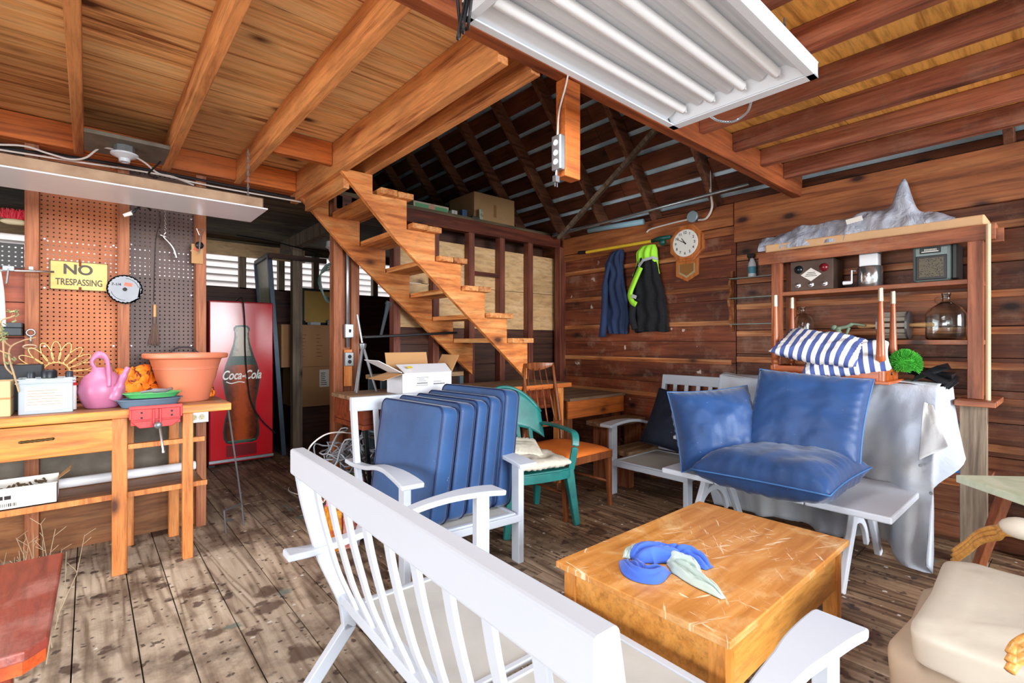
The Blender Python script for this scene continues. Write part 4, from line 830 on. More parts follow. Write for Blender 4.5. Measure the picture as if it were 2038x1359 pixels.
MB().box((0.965, 6.015, 0.05), (1.6, 6.032, 0.078)).build('kick_strip', M['metal'], vm)
for X in (1.0, 1.55): MB().box((X - 0.03, 6.08, 0), (X + 0.03, 6.14, 0.032)).build('foot', M['black'], vm)
cxb = 1.275
prof = [(0.0, 0.24), (0.1, 0.235), (0.15, 0.25), (0.175, 0.3), (0.18, 0.38), (0.165, 0.5), (0.14, 0.6), (0.14, 0.68), (0.165, 0.8), (0.182, 0.92), (0.18, 1.0), (0.155, 1.1), (0.12, 1.2), (0.085, 1.32), (0.072, 1.4), (0.072, 1.46), (0.08, 1.47), (0.08, 1.5), (0.06, 1.525), (0.0, 1.53)]
def silh(k, y0, y1, zc=0.9, kz=1.0, cut=9): 
    P_ = [(cxb + r * k, zc + (z - zc) * kz) for r, z in prof if z < cut]; return P_ + [(2 * cxb - x, z) for x, z in P_[::-1]]
def bottle_mat(name, inner, outer):
    t = NT(name); tc = t.n('ShaderNodeTexCoord').outputs['Object']; v = t.noise(tc, 22, 5, 0.7); sp = t.n('ShaderNodeSeparateXYZ'); t.l(tc, sp.inputs[0])
    e = t.math('ADD', t.math('MULTIPLY', t.math('ABSOLUTE', t.math('ADD', sp.outputs[0], 0.005)), 5.2), t.math('MULTIPLY', t.math('SUBTRACT', v, 0.5), 0.7))
    st = [(0.15, lin(inner)), (0.5, lin(tuple(int(q * 0.62) for q in inner))), (0.85, lin(outer))]
    return t.fin(t.ramp(e, st), 0.2)
for nm, k, y, cut, m in (('bottle_outline', 1.0, 6.0172, 9, bottle_mat('print_bottle_glass', (70, 92, 84), (38, 62, 56))), ('bottle_drink', 0.9, 6.0164, 1.16, bottle_mat('print_cola', (176, 76, 34), (52, 20, 16))), ('bottle_neck', 0.8, 6.0165, 9, bottle_mat('print_neck', (190, 176, 160), (96, 104, 92)))):
    b = MB(); P_ = silh(k, 0, 0, 0.88, 0.97 if k < 1 else 1, cut)
    if nm == 'bottle_neck': P_ = [q for q in P_ if q[1] > 1.13]
    b.prism(P_, y, y + 0.0006, 'XZ'); b.build(nm, m, vm)
MB().obox((cxb, 6.0158, 0.265), (0.27, 0.0006, 0.012)).build('bottle_base_ring', plain('print_green', (40, 110, 92), 0.3), vm)
MB().box((cxb - 0.15, 6.0172, 0.1), (cxb + 0.15, 6.0178, 0.225)).build('bottle_reflection', plain('print_dark_red', (120, 16, 24), 0.3), vm)
wl = plain('print_white_letters', (232, 228, 222), 0.3)
text('script_letters', 'Coca-Cola', 0.135, wl, vm, (cxb - 1.28, 6.0154 - 6.35, 0.98), (90, 0, 0), 0.0005, sx=0.66, shear=0.35, bold=0.003)
b = MB(); b.flat(cable([(cxb - 0.15, 6.0154, 0.915), (cxb - 0.1, 6.0154, 0.895), (cxb - 0.03, 6.0154, 0.91), (cxb + 0.03, 6.0154, 0.9)]), 0.0008, 0.011, up=(0, 0, 1)); b.build('script_swash', wl, vm)
wire('extension_cable', [at(470, 598, Y=6.1), at(482, 594, Y=5.99), at(487, 640, Y=5.995), at(488, 700, Y=5.998), at(493, 760, Y=5.99), at(500, 800, Y=5.98), at(520, 835, Y=5.98), at(548, 862, Y=5.98)], 0.008, M['wire_k'], 'black power cord draped down the front of the red machine')
# leaning storm door
sd = thing('storm_door', 'tall dark metal storm door leaning behind the red machine', 'door', (1.7, 6.5, 0))
def quadbar(b, p0, p1, w_, d_): b.beam(p0, p1, w_, d_, (0, 1, 0))
nb0, nt0, fb0, ft0 = Vector((1.76, 6.2, 0)), Vector((1.6, 6.2, 2.36)), Vector((1.8, 6.95, 0)), Vector((1.64, 6.95, 2.36))
for nm, a_, c_ in (('frame', nb0, nt0), ('frame', fb0, ft0), ('frame', nt0, ft0), ('frame', nb0 + Vector((0, 0, 0.02)), fb0 + Vector((0, 0, 0.02)))): MB().beam(a_, c_, 0.05, 0.05, (0, 1, 0) if abs(a_.z - c_.z) > 1 else (0, 0, 1)).build(nm, plain('dark_blue_grey_metal', (72, 84, 98), 0.4, 0.4, 0.3), sd, bevel=0.003)
b = MB(); n_ = Vector((0.004, 0, 0)); l0, l1 = nb0.lerp(nt0, 0.45), fb0.lerp(ft0, 0.45); b.hexa([l0, l1, l1 + n_, l0 + n_, nt0, ft0, ft0 + n_, nt0 + n_]); b.build('glass_pane', plain('wired_glass', (190, 196, 160), 0.3, 0, 0.3, 14), sd)
b = MB(); b.hexa([nb0, fb0, fb0 + n_, nb0 + n_, l0, l1, l1 + n_, l0 + n_]); b.build('lower_panel', plain('dark_panel', (40, 46, 54), 0.4), sd)
# cardboard stack
tag(MB().box((1.95, 6.35, 0), (2.75, 6.95, 0.52)).build('storage_chest', M['darkX'], bevel=0.004), 'low dark chest under the stacked cartons in the back room', 'chest')
bl = thing('carton', 'large brown moving carton with two white shipping labels, lower of the stack', 'box', (2.3, 6.6, 0.525))
MB().box((1.95, 6.38, 0.525), (2.68, 6.9, 1.03)).build('box', M['cardd'], bl, bevel=0.004)
for i, (a_, c_, d_, e_) in enumerate(((636, 735, 655, 770), (659, 738, 676, 752), (664, 755, 676, 763))):
    q0, q1 = at(a_, e_, Y=6.378), at(c_ if False else d_, c_, Y=6.378); s_ = MB().box((q0.x, 6.3785, q0.z), (q1.x, 6.3795, q1.z)).build('shipping_label', M['paper'], bl)
    b = MB()
    for k in range(7): b.box((q0.x + 0.015, 6.3775, q0.z + (q1.z - q0.z) * (0.12 + 0.11 * k)), (q1.x - 0.02 - random.uniform(0, 0.04), 6.378, q0.z + (q1.z - q0.z) * (0.16 + 0.11 * k)))
    b.build('print', M['ink'], s_)
bu = thing('carton', 'large brown moving carton with faint print, upper of the stack', 'box', (2.3, 6.6, 1.032))
MB().box((1.78, 6.36, 1.032), (2.7, 6.9, 1.56)).build('box', M['cardd'], bu, bevel=0.004)
b = MB()
for k in range(7):
    for x in (2.0, 2.2, 2.36): b.box((x, 6.3585, 1.16 + k * 0.045), (x + random.uniform(0.03, 0.08), 6.3592, 1.166 + k * 0.045))
b.build('faint_print', plain('brown_print', (104, 66, 48), 0.8), bu)
mo = thing('old_monitor', 'black framed screen with a painted tan reflection on top of the cartons', 'screen', (2.3, 6.6, 1.565))
q0, q1 = at(600, 641, Y=6.55), at(665, 577, Y=6.55)
MB().box((q0.x, 6.55, 1.565), (q1.x, 6.6, q1.z)).build('frame', M['black'], mo, bevel=0.004)
MB().box((q0.x + 0.035, 6.545, 1.6), (q1.x - 0.03, 6.549, q1.z - 0.035)).build('screen', plain('tan_painted_reflection', (190, 154, 84), 0.25), mo)  # tan reflection put into the screen's own colour
for (x, dx, h, cl, lab) in ((2.02, 0.12, 0.05, (30, 32, 36), 'small black gadget on the upper carton, left'), (2.2, 0.14, 0.035, (200, 204, 206), 'small pale gadget on the upper carton, centre'), (2.42, 0.1, 0.07, (40, 44, 50), 'small dark gadget on the upper carton, right')):
    b = MB(); b.obox((x, 6.45, 1.562 + h / 2), (dx, 0.08, h), (0, 0, random.uniform(-20, 20))); b.obox((x + 0.02, 6.42, 1.562 + h * 0.9), (dx * 0.3, 0.02, h * 0.5), (20, 0, 30)); tag(b.build('gadget', plain('gadget', cl, 0.4), bevel=0.004), lab, 'gadget')
# lamp bulb
q = at(660, 493, Y=4.95)
lp = thing('bare_bulb', 'bare light bulb in a grey holder under the back room beam', 'lamp', (q.x, q.y, q.z - 0.2))
b = MB(); b.lathe([(0.05, 0.06), (0.052, 0.02), (0.06, 0.01), (0.06, 0.0), (0.03, -0.015), (0.022, -0.04)], (q.x, q.y, q.z), seg=16); b.tube([(q.x, q.y, q.z + 0.06), (q.x, q.y, 2.46)], 0.01, 6); b.build('holder', M['porc'], lp, smooth=True, angle=50)
MB().lathe([(0.014, -0.04), (0.016, -0.06), (0.03, -0.095), (0.032, -0.115), (0.024, -0.14), (0.005, -0.15)], (q.x, q.y, q.z), seg=16).build('bulb', plain('frosted_bulb', (206, 208, 212), 0.2), lp, smooth=True)
wire('thin_rod', [at(472, 468, Y=5.6), at(540, 480, Y=5.8), at(600, 495, Y=5.9), at(640, 508, Y=6.0)], 0.008, M['black'], 'thin black rod stuck up under the back room ceiling', 'rod')
# conduit with switches on the post
cd = thing('conduit', 'metal conduit with a switch box and an outlet box on the brown post', 'conduit', at(698, 770, Y=4.17))
p0_, p1_ = at(697, 440, Y=4.19), at(698, 648, Y=4.19)
MB().tube([Vector((1.718, 4.19, 2.55)), Vector((1.718, 4.19, 1.3))], 0.014, 12).build('pipe', M['metal'], cd, smooth=True)
for nm, ya, yb in (('switch_box', 645, 672), ('outlet_box', 701, 728)):
    za, zb = at(698, yb, Y=4.17).z, at(698, ya, Y=4.17).z
    s_ = MB().box((1.682, 4.15, za), (1.756, 4.199, zb)).build(nm, M['metal'], cd, bevel=0.004)
    if nm == 'switch_box': MB().obox((1.72, 4.143, (za + zb) / 2), (0.012, 0.018, 0.024), (20, 0, 0)).build('switch', M['ink'], s_)
    else:
        b = MB(); [b.lathe([(0.017, 0), (0.016, 0.002)], (1.72, 4.15, (za + zb) / 2 + d_), (0, -1, 0), 14) for d_ in (-0.022, 0.022)]; b.build('socket', M['ink'], s_)
tag(MB().box((1.685, 4.17, 0.96), (1.75, 4.2, 1.28)).build('wood_block', M['benchleg'], bevel=0.003), 'orange wood strip nailed to the post below the outlet', 'wood strip')
cl_ = MB()
for k in range(4):
    c_ = Vector((1.6 + 0.01 * k, 4.28 + 0.02 * k, 1.86)); cl_.tube([c_ + Vector((0.085 * math.cos(t) * (1 + 0.1 * k), 0.02 * math.sin(3 * t), 0.17 * math.sin(t) * (1 - 0.08 * k))) for t in [j * math.pi / 9 for j in range(18)]], 0.007, 6, True)
tag(cl_.build('cable_coil', plain('dark_green_cable', (58, 76, 72), 0.5)), 'coil of dark green cable hanging on the brown post', 'cable coil')
# =============== middle: stairs, bench, landing, chairs, loft ===============
YN, YF = 3.25, 4.1
st = thing('staircase', 'open orange fir staircase of notched stringers and double-board treads up to the loft', 'stairs', (2.2, 3.67, 0.96))
def stringer(y0, y1):
    P_ = [(1.27, 2.52), (1.512, 2.52)]
    for i in range(7):
        xi = 1.81 + 0.242 * i; zi = 2.43 - 0.21 * i - 0.042
        xl = 1.512 if i == 0 else xi - 0.242 - 0.03
        P_.append((xl, zi)); 
        if i < 6: P_.append((xi - 0.03, zi))
    P_ = P_[:-1] + [(2.99, 2.43 - 0.21 * 5 - 0.042)] if False else P_
    P_ = [q for q in P_ if q[0] <= 3.0]
    P_ += [(2.985, P_[-1][1]), (2.985, 1.01)]; P_ += [(1.70, 2.087)]
    MB().prism(P_, y0, y1, 'XZ').build('stringer', M['stair'], st, bevel=0.003)
stringer(YN, YN + 0.04); stringer(YF - 0.02, YF + 0.02)
for i in range(6):
    xi = 1.81 + 0.242 * i; zi = 2.43 - 0.21 * i; o_ = random.uniform(-0.012, 0.012)
    b = MB(); b.box((xi - 0.262, YN - 0.06 + o_, zi - 0.042), (xi - 0.134, YF + 0.05, zi - random.uniform(0, 0.003))); b.box((xi - 0.128, YN - 0.05, zi - 0.042), (xi, YF + 0.05, zi)); b.build('tread', M['tread'], st, bevel=0.004)
MB().box((1.32, YN + 0.04, 2.4), (1.36, YF - 0.02, 2.51)).build('top_cleat', M['tread'], st, bevel=0.002)
# long bench in front of the stairs
M['oldtop'] = wood('old_dirty_bench_top', (134, 104, 76), (66, 46, 34), 'X', 12, 0.8, 0.3, 0.45, True, 1.1, (178, 148, 114), vary=0.35, worn=0.5, wornc=(96, 74, 58))
M['brownpanel'] = wood('brown_varnished_panel', (116, 54, 30), (64, 26, 16), 'X', 7, 0.9, 0, 0.4, True, 0.9, vary=0.25)
lb = thing('long_bench', 'long old brown work table under the foot of the stairs', 'table', (2.4, 3.5, 0))
b = MB(); b.box((1.42, 3.215, 0.928), (3.52, 3.49, 0.957)); b.box((1.42, 3.495, 0.928), (3.52, 3.78, 0.957)); b.build('table_top', M['oldtop'], lb, bevel=0.004)
MB().box((1.9, 3.2, 0.915), (3.52, 3.214, 0.955)).build('edge_strip', M['joist_newX'], lb, bevel=0.002)
MB().box((1.44, 3.24, 0.77), (3.3, 3.26, 0.927)).build('front_apron', M['brownpanel'], lb)
MB().box((1.44, 3.261, 0.77), (1.46, 3.76, 0.927)).build('side_apron', M['brownpanel'], lb)
MB().box((1.43, 3.23, 0.735), (3.3, 3.27, 0.768)).box((1.43, 3.27, 0.735), (1.47, 3.76, 0.768)).build('lower_rail', M['brownpanel'], lb, bevel=0.003)
for X, Y in ((1.95, 3.3), (1.95, 3.72), (3.42, 3.28), (3.42, 3.72)): MB().box((X - 0.035, Y - 0.035, 0), (X + 0.035, Y + 0.035, 0.928)).build('leg', M['brownpanel'] if X < 3 else M['benchleg'], lb, bevel=0.003)
MB().box((3.3, 3.22, 0.86), (3.4, 3.245, 0.915)).build('brace', M['benchleg'], lb)
# stair landing and lower steps against the right wall
ld = thing('stair_landing', 'square plank landing with an orange apron at the turn of the stairs', 'stairs', (3.95, 3.65, 0))
b = MB()
for k in range(5): b.box((3.5, 3.2 + k * 0.18, 0.772), (4.38, 3.2 + k * 0.18 + 0.176, 0.8))
b.build('deck', wood('landing_deck', (132, 104, 80), (74, 52, 38), 'X', 13, 0.7, 0.3, 0.7, True, vary=0.3), ld, bevel=0.003)
MB().box((3.5, 3.225, 0.6), (4.38, 3.25, 0.771)).build('apron', M['joist_newX'], ld, bevel=0.003)
MB().box((3.53, 3.262, 0), (3.6, 3.33, 0.77)).build('post', M['stud'], ld, bevel=0.003)
MB().box((4.3, 3.262, 0), (4.37, 3.33, 0.77)).build('post', M['stud'], ld, bevel=0.003)
for z, y, lab in ((0.57, 2.94, 'upper rough plank step below the landing'), (0.34, 2.68, 'lower rough plank step near the floor')):
    s_ = thing('plank_step', lab, 'step', (4.05, y + 0.12, 0))
    MB().box((3.72, y, z - 0.045), (4.36, y + 0.25, z)).build('tread', M['oldtop'], s_, bevel=0.004)
    for X in (3.8, 4.3): MB().box((X - 0.03, y + 0.03, 0), (X + 0.03, y + 0.2, z - 0.046)).build('support', M['stud'], s_)
# --- white outdoor chairs / loveseat
M['wmetal'] = plain('white_powder_coat', (188, 195, 206), 0.4, 0, 0.03, 4)
t = NT('white_sling_mesh'); tcx = t.n('ShaderNodeTexCoord').outputs['Object']
wv = t.n('ShaderNodeTexWave'); wv.inputs['Scale'].default_value = 160; t.l(tcx, wv.inputs[0]); n1 = t.noise(tcx, 6, 4)
M['sling'] = t.fin(t.mix(wv.outputs['Fac'], t.ramp(n1, [(0.3, lin((172, 171, 166))), (0.7, lin((196, 195, 190)))]), lin((180, 179, 174))), 0.6, wv.outputs['Fac'], 0.3, 0.001)
def garden_seat(name, label, cat, loc, rz, half, H=0.94, n_slats=4, sections=1, arm_rear=0.0, group=None):
    """x along the width, +y towards the front"""
    r = thing(name, label, cat, loc, rz, group); k = H / 0.93; W = M['wmetal']
    prof = [(0.0, 0.93 * k), (0.015, 0.85 * k), (0.035, 0.74 * k), (0.065, 0.62), (0.1, 0.5), (0.15, 0.38), (0.18, 0.3), (0.195, 0.2)]
    for s in (-1, 1):
        pts = cable([(s * half, y, z) for y, z in prof] , 0, 4); b = MB(False); b.flat(pts, 0.035, 0.05, up=(0, 1, 0.0)); b.build('back_stile', W, r, bevel=0.004)
        b = MB(False); b.beam((s * half, 0.2, 0.215), (s * half, 0.02, 0.0), 0.035, 0.05, (0, 1, 0)); b.build('leg', W, r, bevel=0.004)
        b = MB(False); b.beam((s * half, 0.845, 0.0), (s * half, 0.845, 0.6), 0.04, 0.075, (0, 1, 0)); b.build('leg', W, r, bevel=0.004)
        pts = cable([(s * half, -0.045 - arm_rear, 0.552), (s * half, 0.08, 0.548), (s * half, 0.3, 0.573), (s * (half), 0.5, 0.615), (s * half, 0.68, 0.628), (s * half, 0.84, 0.622), (s * half, 0.955, 0.608)], 0, 5)
        n = len(pts); sc_ = []
        for i, p in enumerate(pts):
            u = i / (n - 1); sc_.append((1.0 - 0.32 * math.sin(math.pi * min(1, u * 1.5)) if u < 0.66 else 1.0 + 0.55 * ((u - 0.66) / 0.34) ** 0.6 * (1 if u < 0.985 else 0.8), 1))
        b = MB(False); b.flat(pts, 0.085, 0.026, scl=sc_); b.build('armrest', W, r, bevel=0.006)
        b = MB(False); b.box((s * half - 0.014, 0.2, 0.255), (s * half + 0.014, 0.81, 0.29)); b.build('side_rail', W, r, bevel=0.003)
    b = MB(False); b.sweep([(-half - 0.018, 0.001, 0.9 * k), (half + 0.018, 0.001, 0.9 * k)], [(-0.026, -0.05), (0.026, -0.05), (0.026, 0.045), (-0.026, 0.045)], up=(0, 0, 1)); b.build('top_rail', W, r, bevel=0.008)
    b = MB(False); b.box((-half, 0.155, 0.31), (half, 0.19, 0.35)); b.build('lower_rail', W, r, bevel=0.004)
    for i in range(n_slats):
        x = -half + (i + 1) * 2 * half / (n_slats + 1); pts = cable([(x, y + 0.002, z) for y, z in prof[:6]] + [(x, 0.17, 0.33)], 0, 4)
        b = MB(False); b.flat(pts[2:], 0.038, 0.014, up=(0, 1, 0)); b.build('slat', W, r, bevel=0.003)
    b = MB(False); b.box((-half, 0.845, 0.255), (half, 0.885, 0.298)); b.build('front_rail', W, r, bevel=0.004); b = MB(False); b.box((-half, 0.19, 0.255), (half, 0.22, 0.298)); b.build('rear_rail', W, r, bevel=0.004)
    for j in range(sections):
        xa = -half + 0.02 + j * (2 * half - 0.04) / sections + 0.012; xb = -half + 0.02 + (j + 1) * (2 * half - 0.04) / sections - 0.012
        b = MB(False); b.box((xa, 0.215, 0.29), (xb, 0.865, 0.303)); pn = b.build('seat_panel', M['sling'], r, bevel=0.004)
        b = MB(False)
        for (a0, c0, a1, c1) in ((xa, 0.215, xb, 0.24), (xa, 0.84, xb, 0.868), (xa, 0.24, xa + 0.022, 0.84), (xb - 0.022, 0.24, xb, 0.84)): b.box((a0, c0, 0.297), (a1, c1, 0.309))
        b.build('seam_border', W, pn, bevel=0.003)
    return r
garden_seat('garden_loveseat', 'white slatted metal garden loveseat with an empty mesh seat, nearest the camera', 'loveseat', (0.575, 1.19, 0), R(-92), 0.745, 0.93, 9, 2)
garden_seat('garden_chair', 'white metal garden armchair holding a stack of blue cushions', 'chair', (1.705, 3.137, 0), R(175), 0.37, 0.965, 4, 1)
garden_seat('garden_chair', 'white metal garden armchair against the board wall with a navy pillow', 'chair', (4.38, 2.36, 0), R(90), 0.36, 1.01, 5, 1)
# --- fabrics
def canvas(name, c, c2, sh=0.55):
    t = NT(name); v, raw = t.coords(); n = t.noise(v, 3, 5, 0.6); w2 = t.noise(v, 14, 3, 0.6, 0.5); f = t.noise(v, 260, 2)
    h = t.math('ADD', t.math('MULTIPLY', w2, 1.0), t.math('MULTIPLY', f, 0.12)); col = t.ramp(n, [(0.3, lin(c2)), (0.7, lin(c))])
    sp = t.noise(v, 45, 3, 0.6); sm = t.ramp(sp, [(0.72, (0, 0, 0)), (0.76, (0.6,) * 3)]); col = t.mix(sm, col, lin((150, 176, 208)))
    t.b.inputs['Sheen Weight'].default_value = 0.25 if 'navy' not in name else 0.0
    return t.fin(col, sh, h, 0.3, 0.006)
M['blue'] = canvas('blue_canvas', (30, 76, 128), (20, 56, 102))
M['blue2'] = canvas('blue_satin_canvas', (26, 70, 126), (14, 48, 94), 0.5)
M['navy'] = canvas('navy_fabric', (16, 26, 48), (8, 15, 30), 0.8)
M['bluepipe'] = plain('dark_blue_piping', (22, 38, 78), 0.5)
def seat_cushion(label, c, dims, rot):
    """flat box cushion with rounded corners; dims = thickness(x), depth(y), height(z)"""
    tx, dy, hz = dims; r = thing('seat_cushion', label, 'cushion', c, 0, 'blue seat cushions stood on the garden chair', tilt=[R(a) for a in rot])
    def outline(e, n=7, rad=0.05):
        P_ = []
        for cx_, cz_, a0 in ((dy / 2 - rad, hz - rad, 0), (-dy / 2 + rad, hz - rad, 90), (-dy / 2 + rad, rad, 180), (dy / 2 - rad, rad, 270)):
            for k in range(n): a = R(a0 + 90 * k / (n - 1)); P_.append(((cx_ + (rad + e) * math.cos(a)), (cz_ + (rad + e) * math.sin(a))))
        return P_
    b = MB(False); sd_ = random.random() * 20
    def ring(x, e): return [b.bm.verts.new((x + noisy((y, z, x), 0.006, 7, sd_), y, z)) for y, z in outline(e)]
    rs = [ring(-tx / 2 + 0.0, -0.012), ring(-tx / 2 + 0.006, 0.0), ring(-tx / 4, 0.006), ring(tx / 4, 0.006), ring(tx / 2 - 0.006, 0.0), ring(tx / 2, -0.012)]
    for a, d in zip(rs, rs[1:]):
        for j in range(len(a)): b._f([a[j], a[(j + 1) % len(a)], d[(j + 1) % len(a)], d[j]])
    for ringv, xs in ((rs[0], -1), (rs[-1], 1)):
        mid = [b.bm.verts.new((xs * (tx / 2 + 0.012) , v.co.y * 0.75, hz / 2 + (v.co.z - hz / 2) * 0.75)) for v in ringv]
        for j in range(len(mid)): b._f([ringv[j], ringv[(j + 1) % len(mid)], mid[(j + 1) % len(mid)], mid[j]])
        b._f(mid)
    b.build('cover', M['blue'], r, smooth=True)
    for xs in (-1, 1):
        b = MB(False); b.tube([(xs * (tx / 2 - 0.004), y, z) for y, z in outline(0.002)], 0.0045, 6, True); b.build('piping', M['bluepipe'], r, smooth=True)
labs = ['leftmost blue seat cushion with its broad face showing, on the white garden chair', 'second blue seat cushion from the left on the garden chair', 'third blue seat cushion, in the middle of the stack on the garden chair', 'fourth blue seat cushion from the left on the garden chair', 'rightmost blue seat cushion on the garden chair, beside the green chair']
for k, (x, y, ry, h, dx) in enumerate(((1.455, 2.68, 8.6, 0.66, 0.12), (1.585, 2.69, 8.4, 0.67, 0.12), (1.705, 2.7, 8.2, 0.675, 0.09), (1.81, 2.7, 7.8, 0.69, 0.1), (1.94, 2.69, 7, 0.725, 0.125))):
    seat_cushion(labs[k], (x, y, 0.315), (dx, 0.66, h), (0, ry, 4))
# --- green plastic chair (origin between the feet, front = -y)
gp = plain('green_plastic', (36, 118, 112), 0.4, 0, 0.2, 8, c2=(26, 92, 90))
gc = thing('plastic_chair', 'dark green plastic patio armchair beside the blue cushions', 'chair', (2.5, 2.75, 0), R(-13))
def leg_profile(b, x, y, x1, y1, z1, w0, w1): b.beam((x, y, 0), (x1, y1, z1), w0, w0 * 0.75, (0, 1, 0), w1 / w0)
for x, y, x1, y1 in ((-0.29, -0.27, -0.235, -0.23), (0.29, -0.27, 0.235, -0.23), (-0.27, 0.28, -0.22, 0.17), (0.27, 0.28, 0.22, 0.17)):
    b = MB(False); leg_profile(b, x, y, x1, y1, 0.42, 0.045, 0.075); b.build('leg', gp, gc, bevel=0.008)
b = MB(False); b.prism([(-0.25, -0.25), (-0.15, -0.275), (0.15, -0.275), (0.25, -0.25), (0.24, 0.2), (-0.24, 0.2)], 0.4, 0.425, 'XY'); b.build('seat', gp, gc, bevel=0.008)
b = MB(False); b.flat(cable([(-0.255, 0.15, 0.385), (-0.265, -0.2, 0.385), (-0.15, -0.278, 0.385), (0.15, -0.278, 0.385), (0.265, -0.2, 0.385), (0.255, 0.15, 0.385)]), 0.012, 0.06); b.build('apron', gp, gc, bevel=0.003)
def gback(u, v):
    x = (u - 0.5) * 2; z = 0.42 + v * 0.55 * math.sqrt(max(0.02, 1 - 0.62 * x * x)); return Vector((x * 0.26 * (1 + 0.12 * v), 0.19 + 0.16 * v - 0.1 * x * x, z))
def gb2(u, v):
    p_ = gback(u, 0.45 + 0.55 * v); return p_
b = MB(False); b.grid(gb2, 18, 10); b.build('backrest', gp, gc, smooth=True, solid=0.008)
for u in (0.18, 0.36, 0.5, 0.64, 0.82):
    b = MB(False); b.flat([gback(u, v / 6 * 0.5) for v in range(7)], 0.035, 0.01, up=(0, 1, 0)); b.build('back_slat', gp, gc, smooth=False, bevel=0.002)
b = MB(False); b.flat([gback(k / 16, 1.0) + Vector((0, 0.006, 0.004)) for k in range(17)], 0.03, 0.02, up=(0, 1, 0.2)); b.build('top_rim', gp, gc, smooth=True)
for s in (-1, 1):
    b = MB(False); b.flat(cable([(s * 0.275, 0.27, 0.68), (s * 0.3, 0.1, 0.685), (s * 0.305, -0.1, 0.68), (s * 0.3, -0.22, 0.665), (s * 0.28, -0.265, 0.6), (s * 0.262, -0.262, 0.5), (s * 0.25, -0.25, 0.41)]), 0.055, 0.018, up=(0, -0.6, 1)); b.build('armrest', gp, gc, bevel=0.005)
def facing(normal, up, roll=0):
    n_ = Vector(normal).normalized(); y = Vector(up); y = (y - n_ * y.dot(n_)).normalized(); x = y.cross(n_)
    return (Matrix.Rotation(R(roll), 3, n_) @ Matrix((x, y, n_)).transposed()).to_euler()
def pad(name, mat, c, sx, sy, h, rot, label, cat, sq=2.6, puff=0.5, tuft=0, seed=1.0, wr=0.008, piping=None, group=None, corner=0.0, n=34):
    """pillow: sx,sy full size, h full thickness, seam in the middle plane"""
    r = thing(name, label, cat, c, 0, group, tilt=rot if isinstance(rot, Euler) else [R(a) for a in rot])
    def f(s):
        def fn(u, v):
            a, d = u * 2 - 1, v * 2 - 1
            ex = max(0.0, (1 - abs(a) ** sq)) ** puff * max(0.0, (1 - abs(d) ** sq)) ** puff
            pin = 1 - corner * (1 - abs(a * d)) * (abs(a) ** 4 + abs(d) ** 4) * 0.5
            x, y = a * sx / 2, d * sy / 2
            x *= 1 - corner * (1 - d * d) * abs(a) ** 2; y *= 1 - corner * (1 - a * a) * abs(d) ** 2
            z = s * h / 2 * ex
            edge = max(abs(a), abs(d))
            z += ex ** 0.5 * wr * (noise.noise(Vector((x * 9, y * 9, seed))) * 1.6 + noise.noise(Vector((x * 26, y * 26, seed + 5))) * 0.5)
            ang = math.atan2(d, a); z += s * wr * 1.1 * math.sin(ang * 34 + seed + 3 * noise.noise(Vector((x * 5, y * 5, seed)))) * (edge ** 5) * (ex ** 0.4)
            if tuft:
                for tx_ in (-0.36, 0.36):
                    for ty in (-0.36, 0.36): q = (a - tx_) ** 2 + (d - ty) ** 2; z -= s * h * 0.28 * math.exp(-q * 28)
            return Vector((x, y, z))
        return fn
    b = MB(False); b.grid(f(1), n, n); b.grid(f(-1), n, n); b.build('cover', mat, r, smooth=True, weld=True)
    if piping:
        pts = []
        for a, d in [(k / 12 * 2 - 1, -1) for k in range(12)] + [(1, k / 12 * 2 - 1) for k in range(12)] + [(1 - k / 6, 1) for k in range(12)] + [(-1, 1 - k / 6) for k in range(12)]: pts.append(f(1)(a / 2 + 0.5, d / 2 + 0.5) * 1.003)
        b = MB(False); b.tube(pts, 0.005, 6, True); b.build('piping', piping, r, smooth=True)
    return r
M['beige'] = plain('beige_cloth', (206, 198, 182), 0.9, 0, 0.1, 12, 0.3)
pad('chair_pad', M['beige'], (2.475, 2.68, 0.475), 0.48, 0.46, 0.085, (0, 0, -13), 'thick tufted beige seat pad lying on the green plastic chair', 'cushion', 3.5, 0.4, 1, 2.0)
pad('chair_pad', M['beige'], (2.5, 2.8, 0.55), 0.3, 0.3, 0.06, (12, 5, -30), 'smaller beige pad folded on top of the tufted one', 'cushion', 2.6, 0.5, 0, 6.0)
# --- Danish style dining chair with an orange seat
M['walnut'] = wood('walnut_chair_wood', (126, 68, 36), (76, 38, 22), 'Z', 14, 1.2, 0, 0.35, True, 0.8, (158, 96, 56), vary=0.15)
dc = thing('dining_chair', 'brown spindle-back dining chair with an orange seat', 'chair', (2.98, 2.82, 0), 0)
def db(name, b, mat=None, **k): return b.build(name, mat or M['walnut'], dc, **k)
fl_, fr_ = Vector((-0.27, -0.3, 0)), Vector((0.28, -0.28, 0)); blk_, brk_ = Vector((-0.21, 0.3, 0)), Vector((0.25, 0.3, 0))
for a, w0 in ((fl_, 0.03), (fr_, 0.03)):
    b = MB(False); b.beam(a, a + Vector((0.0, 0.02, 0.44)), w0, w0, (0, 1, 0), 1.6); db('leg', b, bevel=0.004)
for a, tp in ((blk_, Vector((-0.03, 0.42, 1.15))), (brk_, Vector((0.32, 0.42, 1.15)))):
    b = MB(False); b.tube(cable([a, a + Vector((0, -0.06, 0.44)), tp]), [0.012] * 3 + [0.018] * 8 + [0.013] * 2, 8); db('leg', b, smooth=True)
b = MB(False); b.box((-0.27, -0.3, 0.4), (0.29, -0.27, 0.455)); b.box((-0.24, -0.28, 0.41), (-0.21, 0.26, 0.455)); b.box((0.24, -0.28, 0.41), (0.27, 0.26, 0.455)); b.box((-0.22, 0.23, 0.4), (0.25, 0.26, 0.455)); db('seat_frame', b, bevel=0.004)
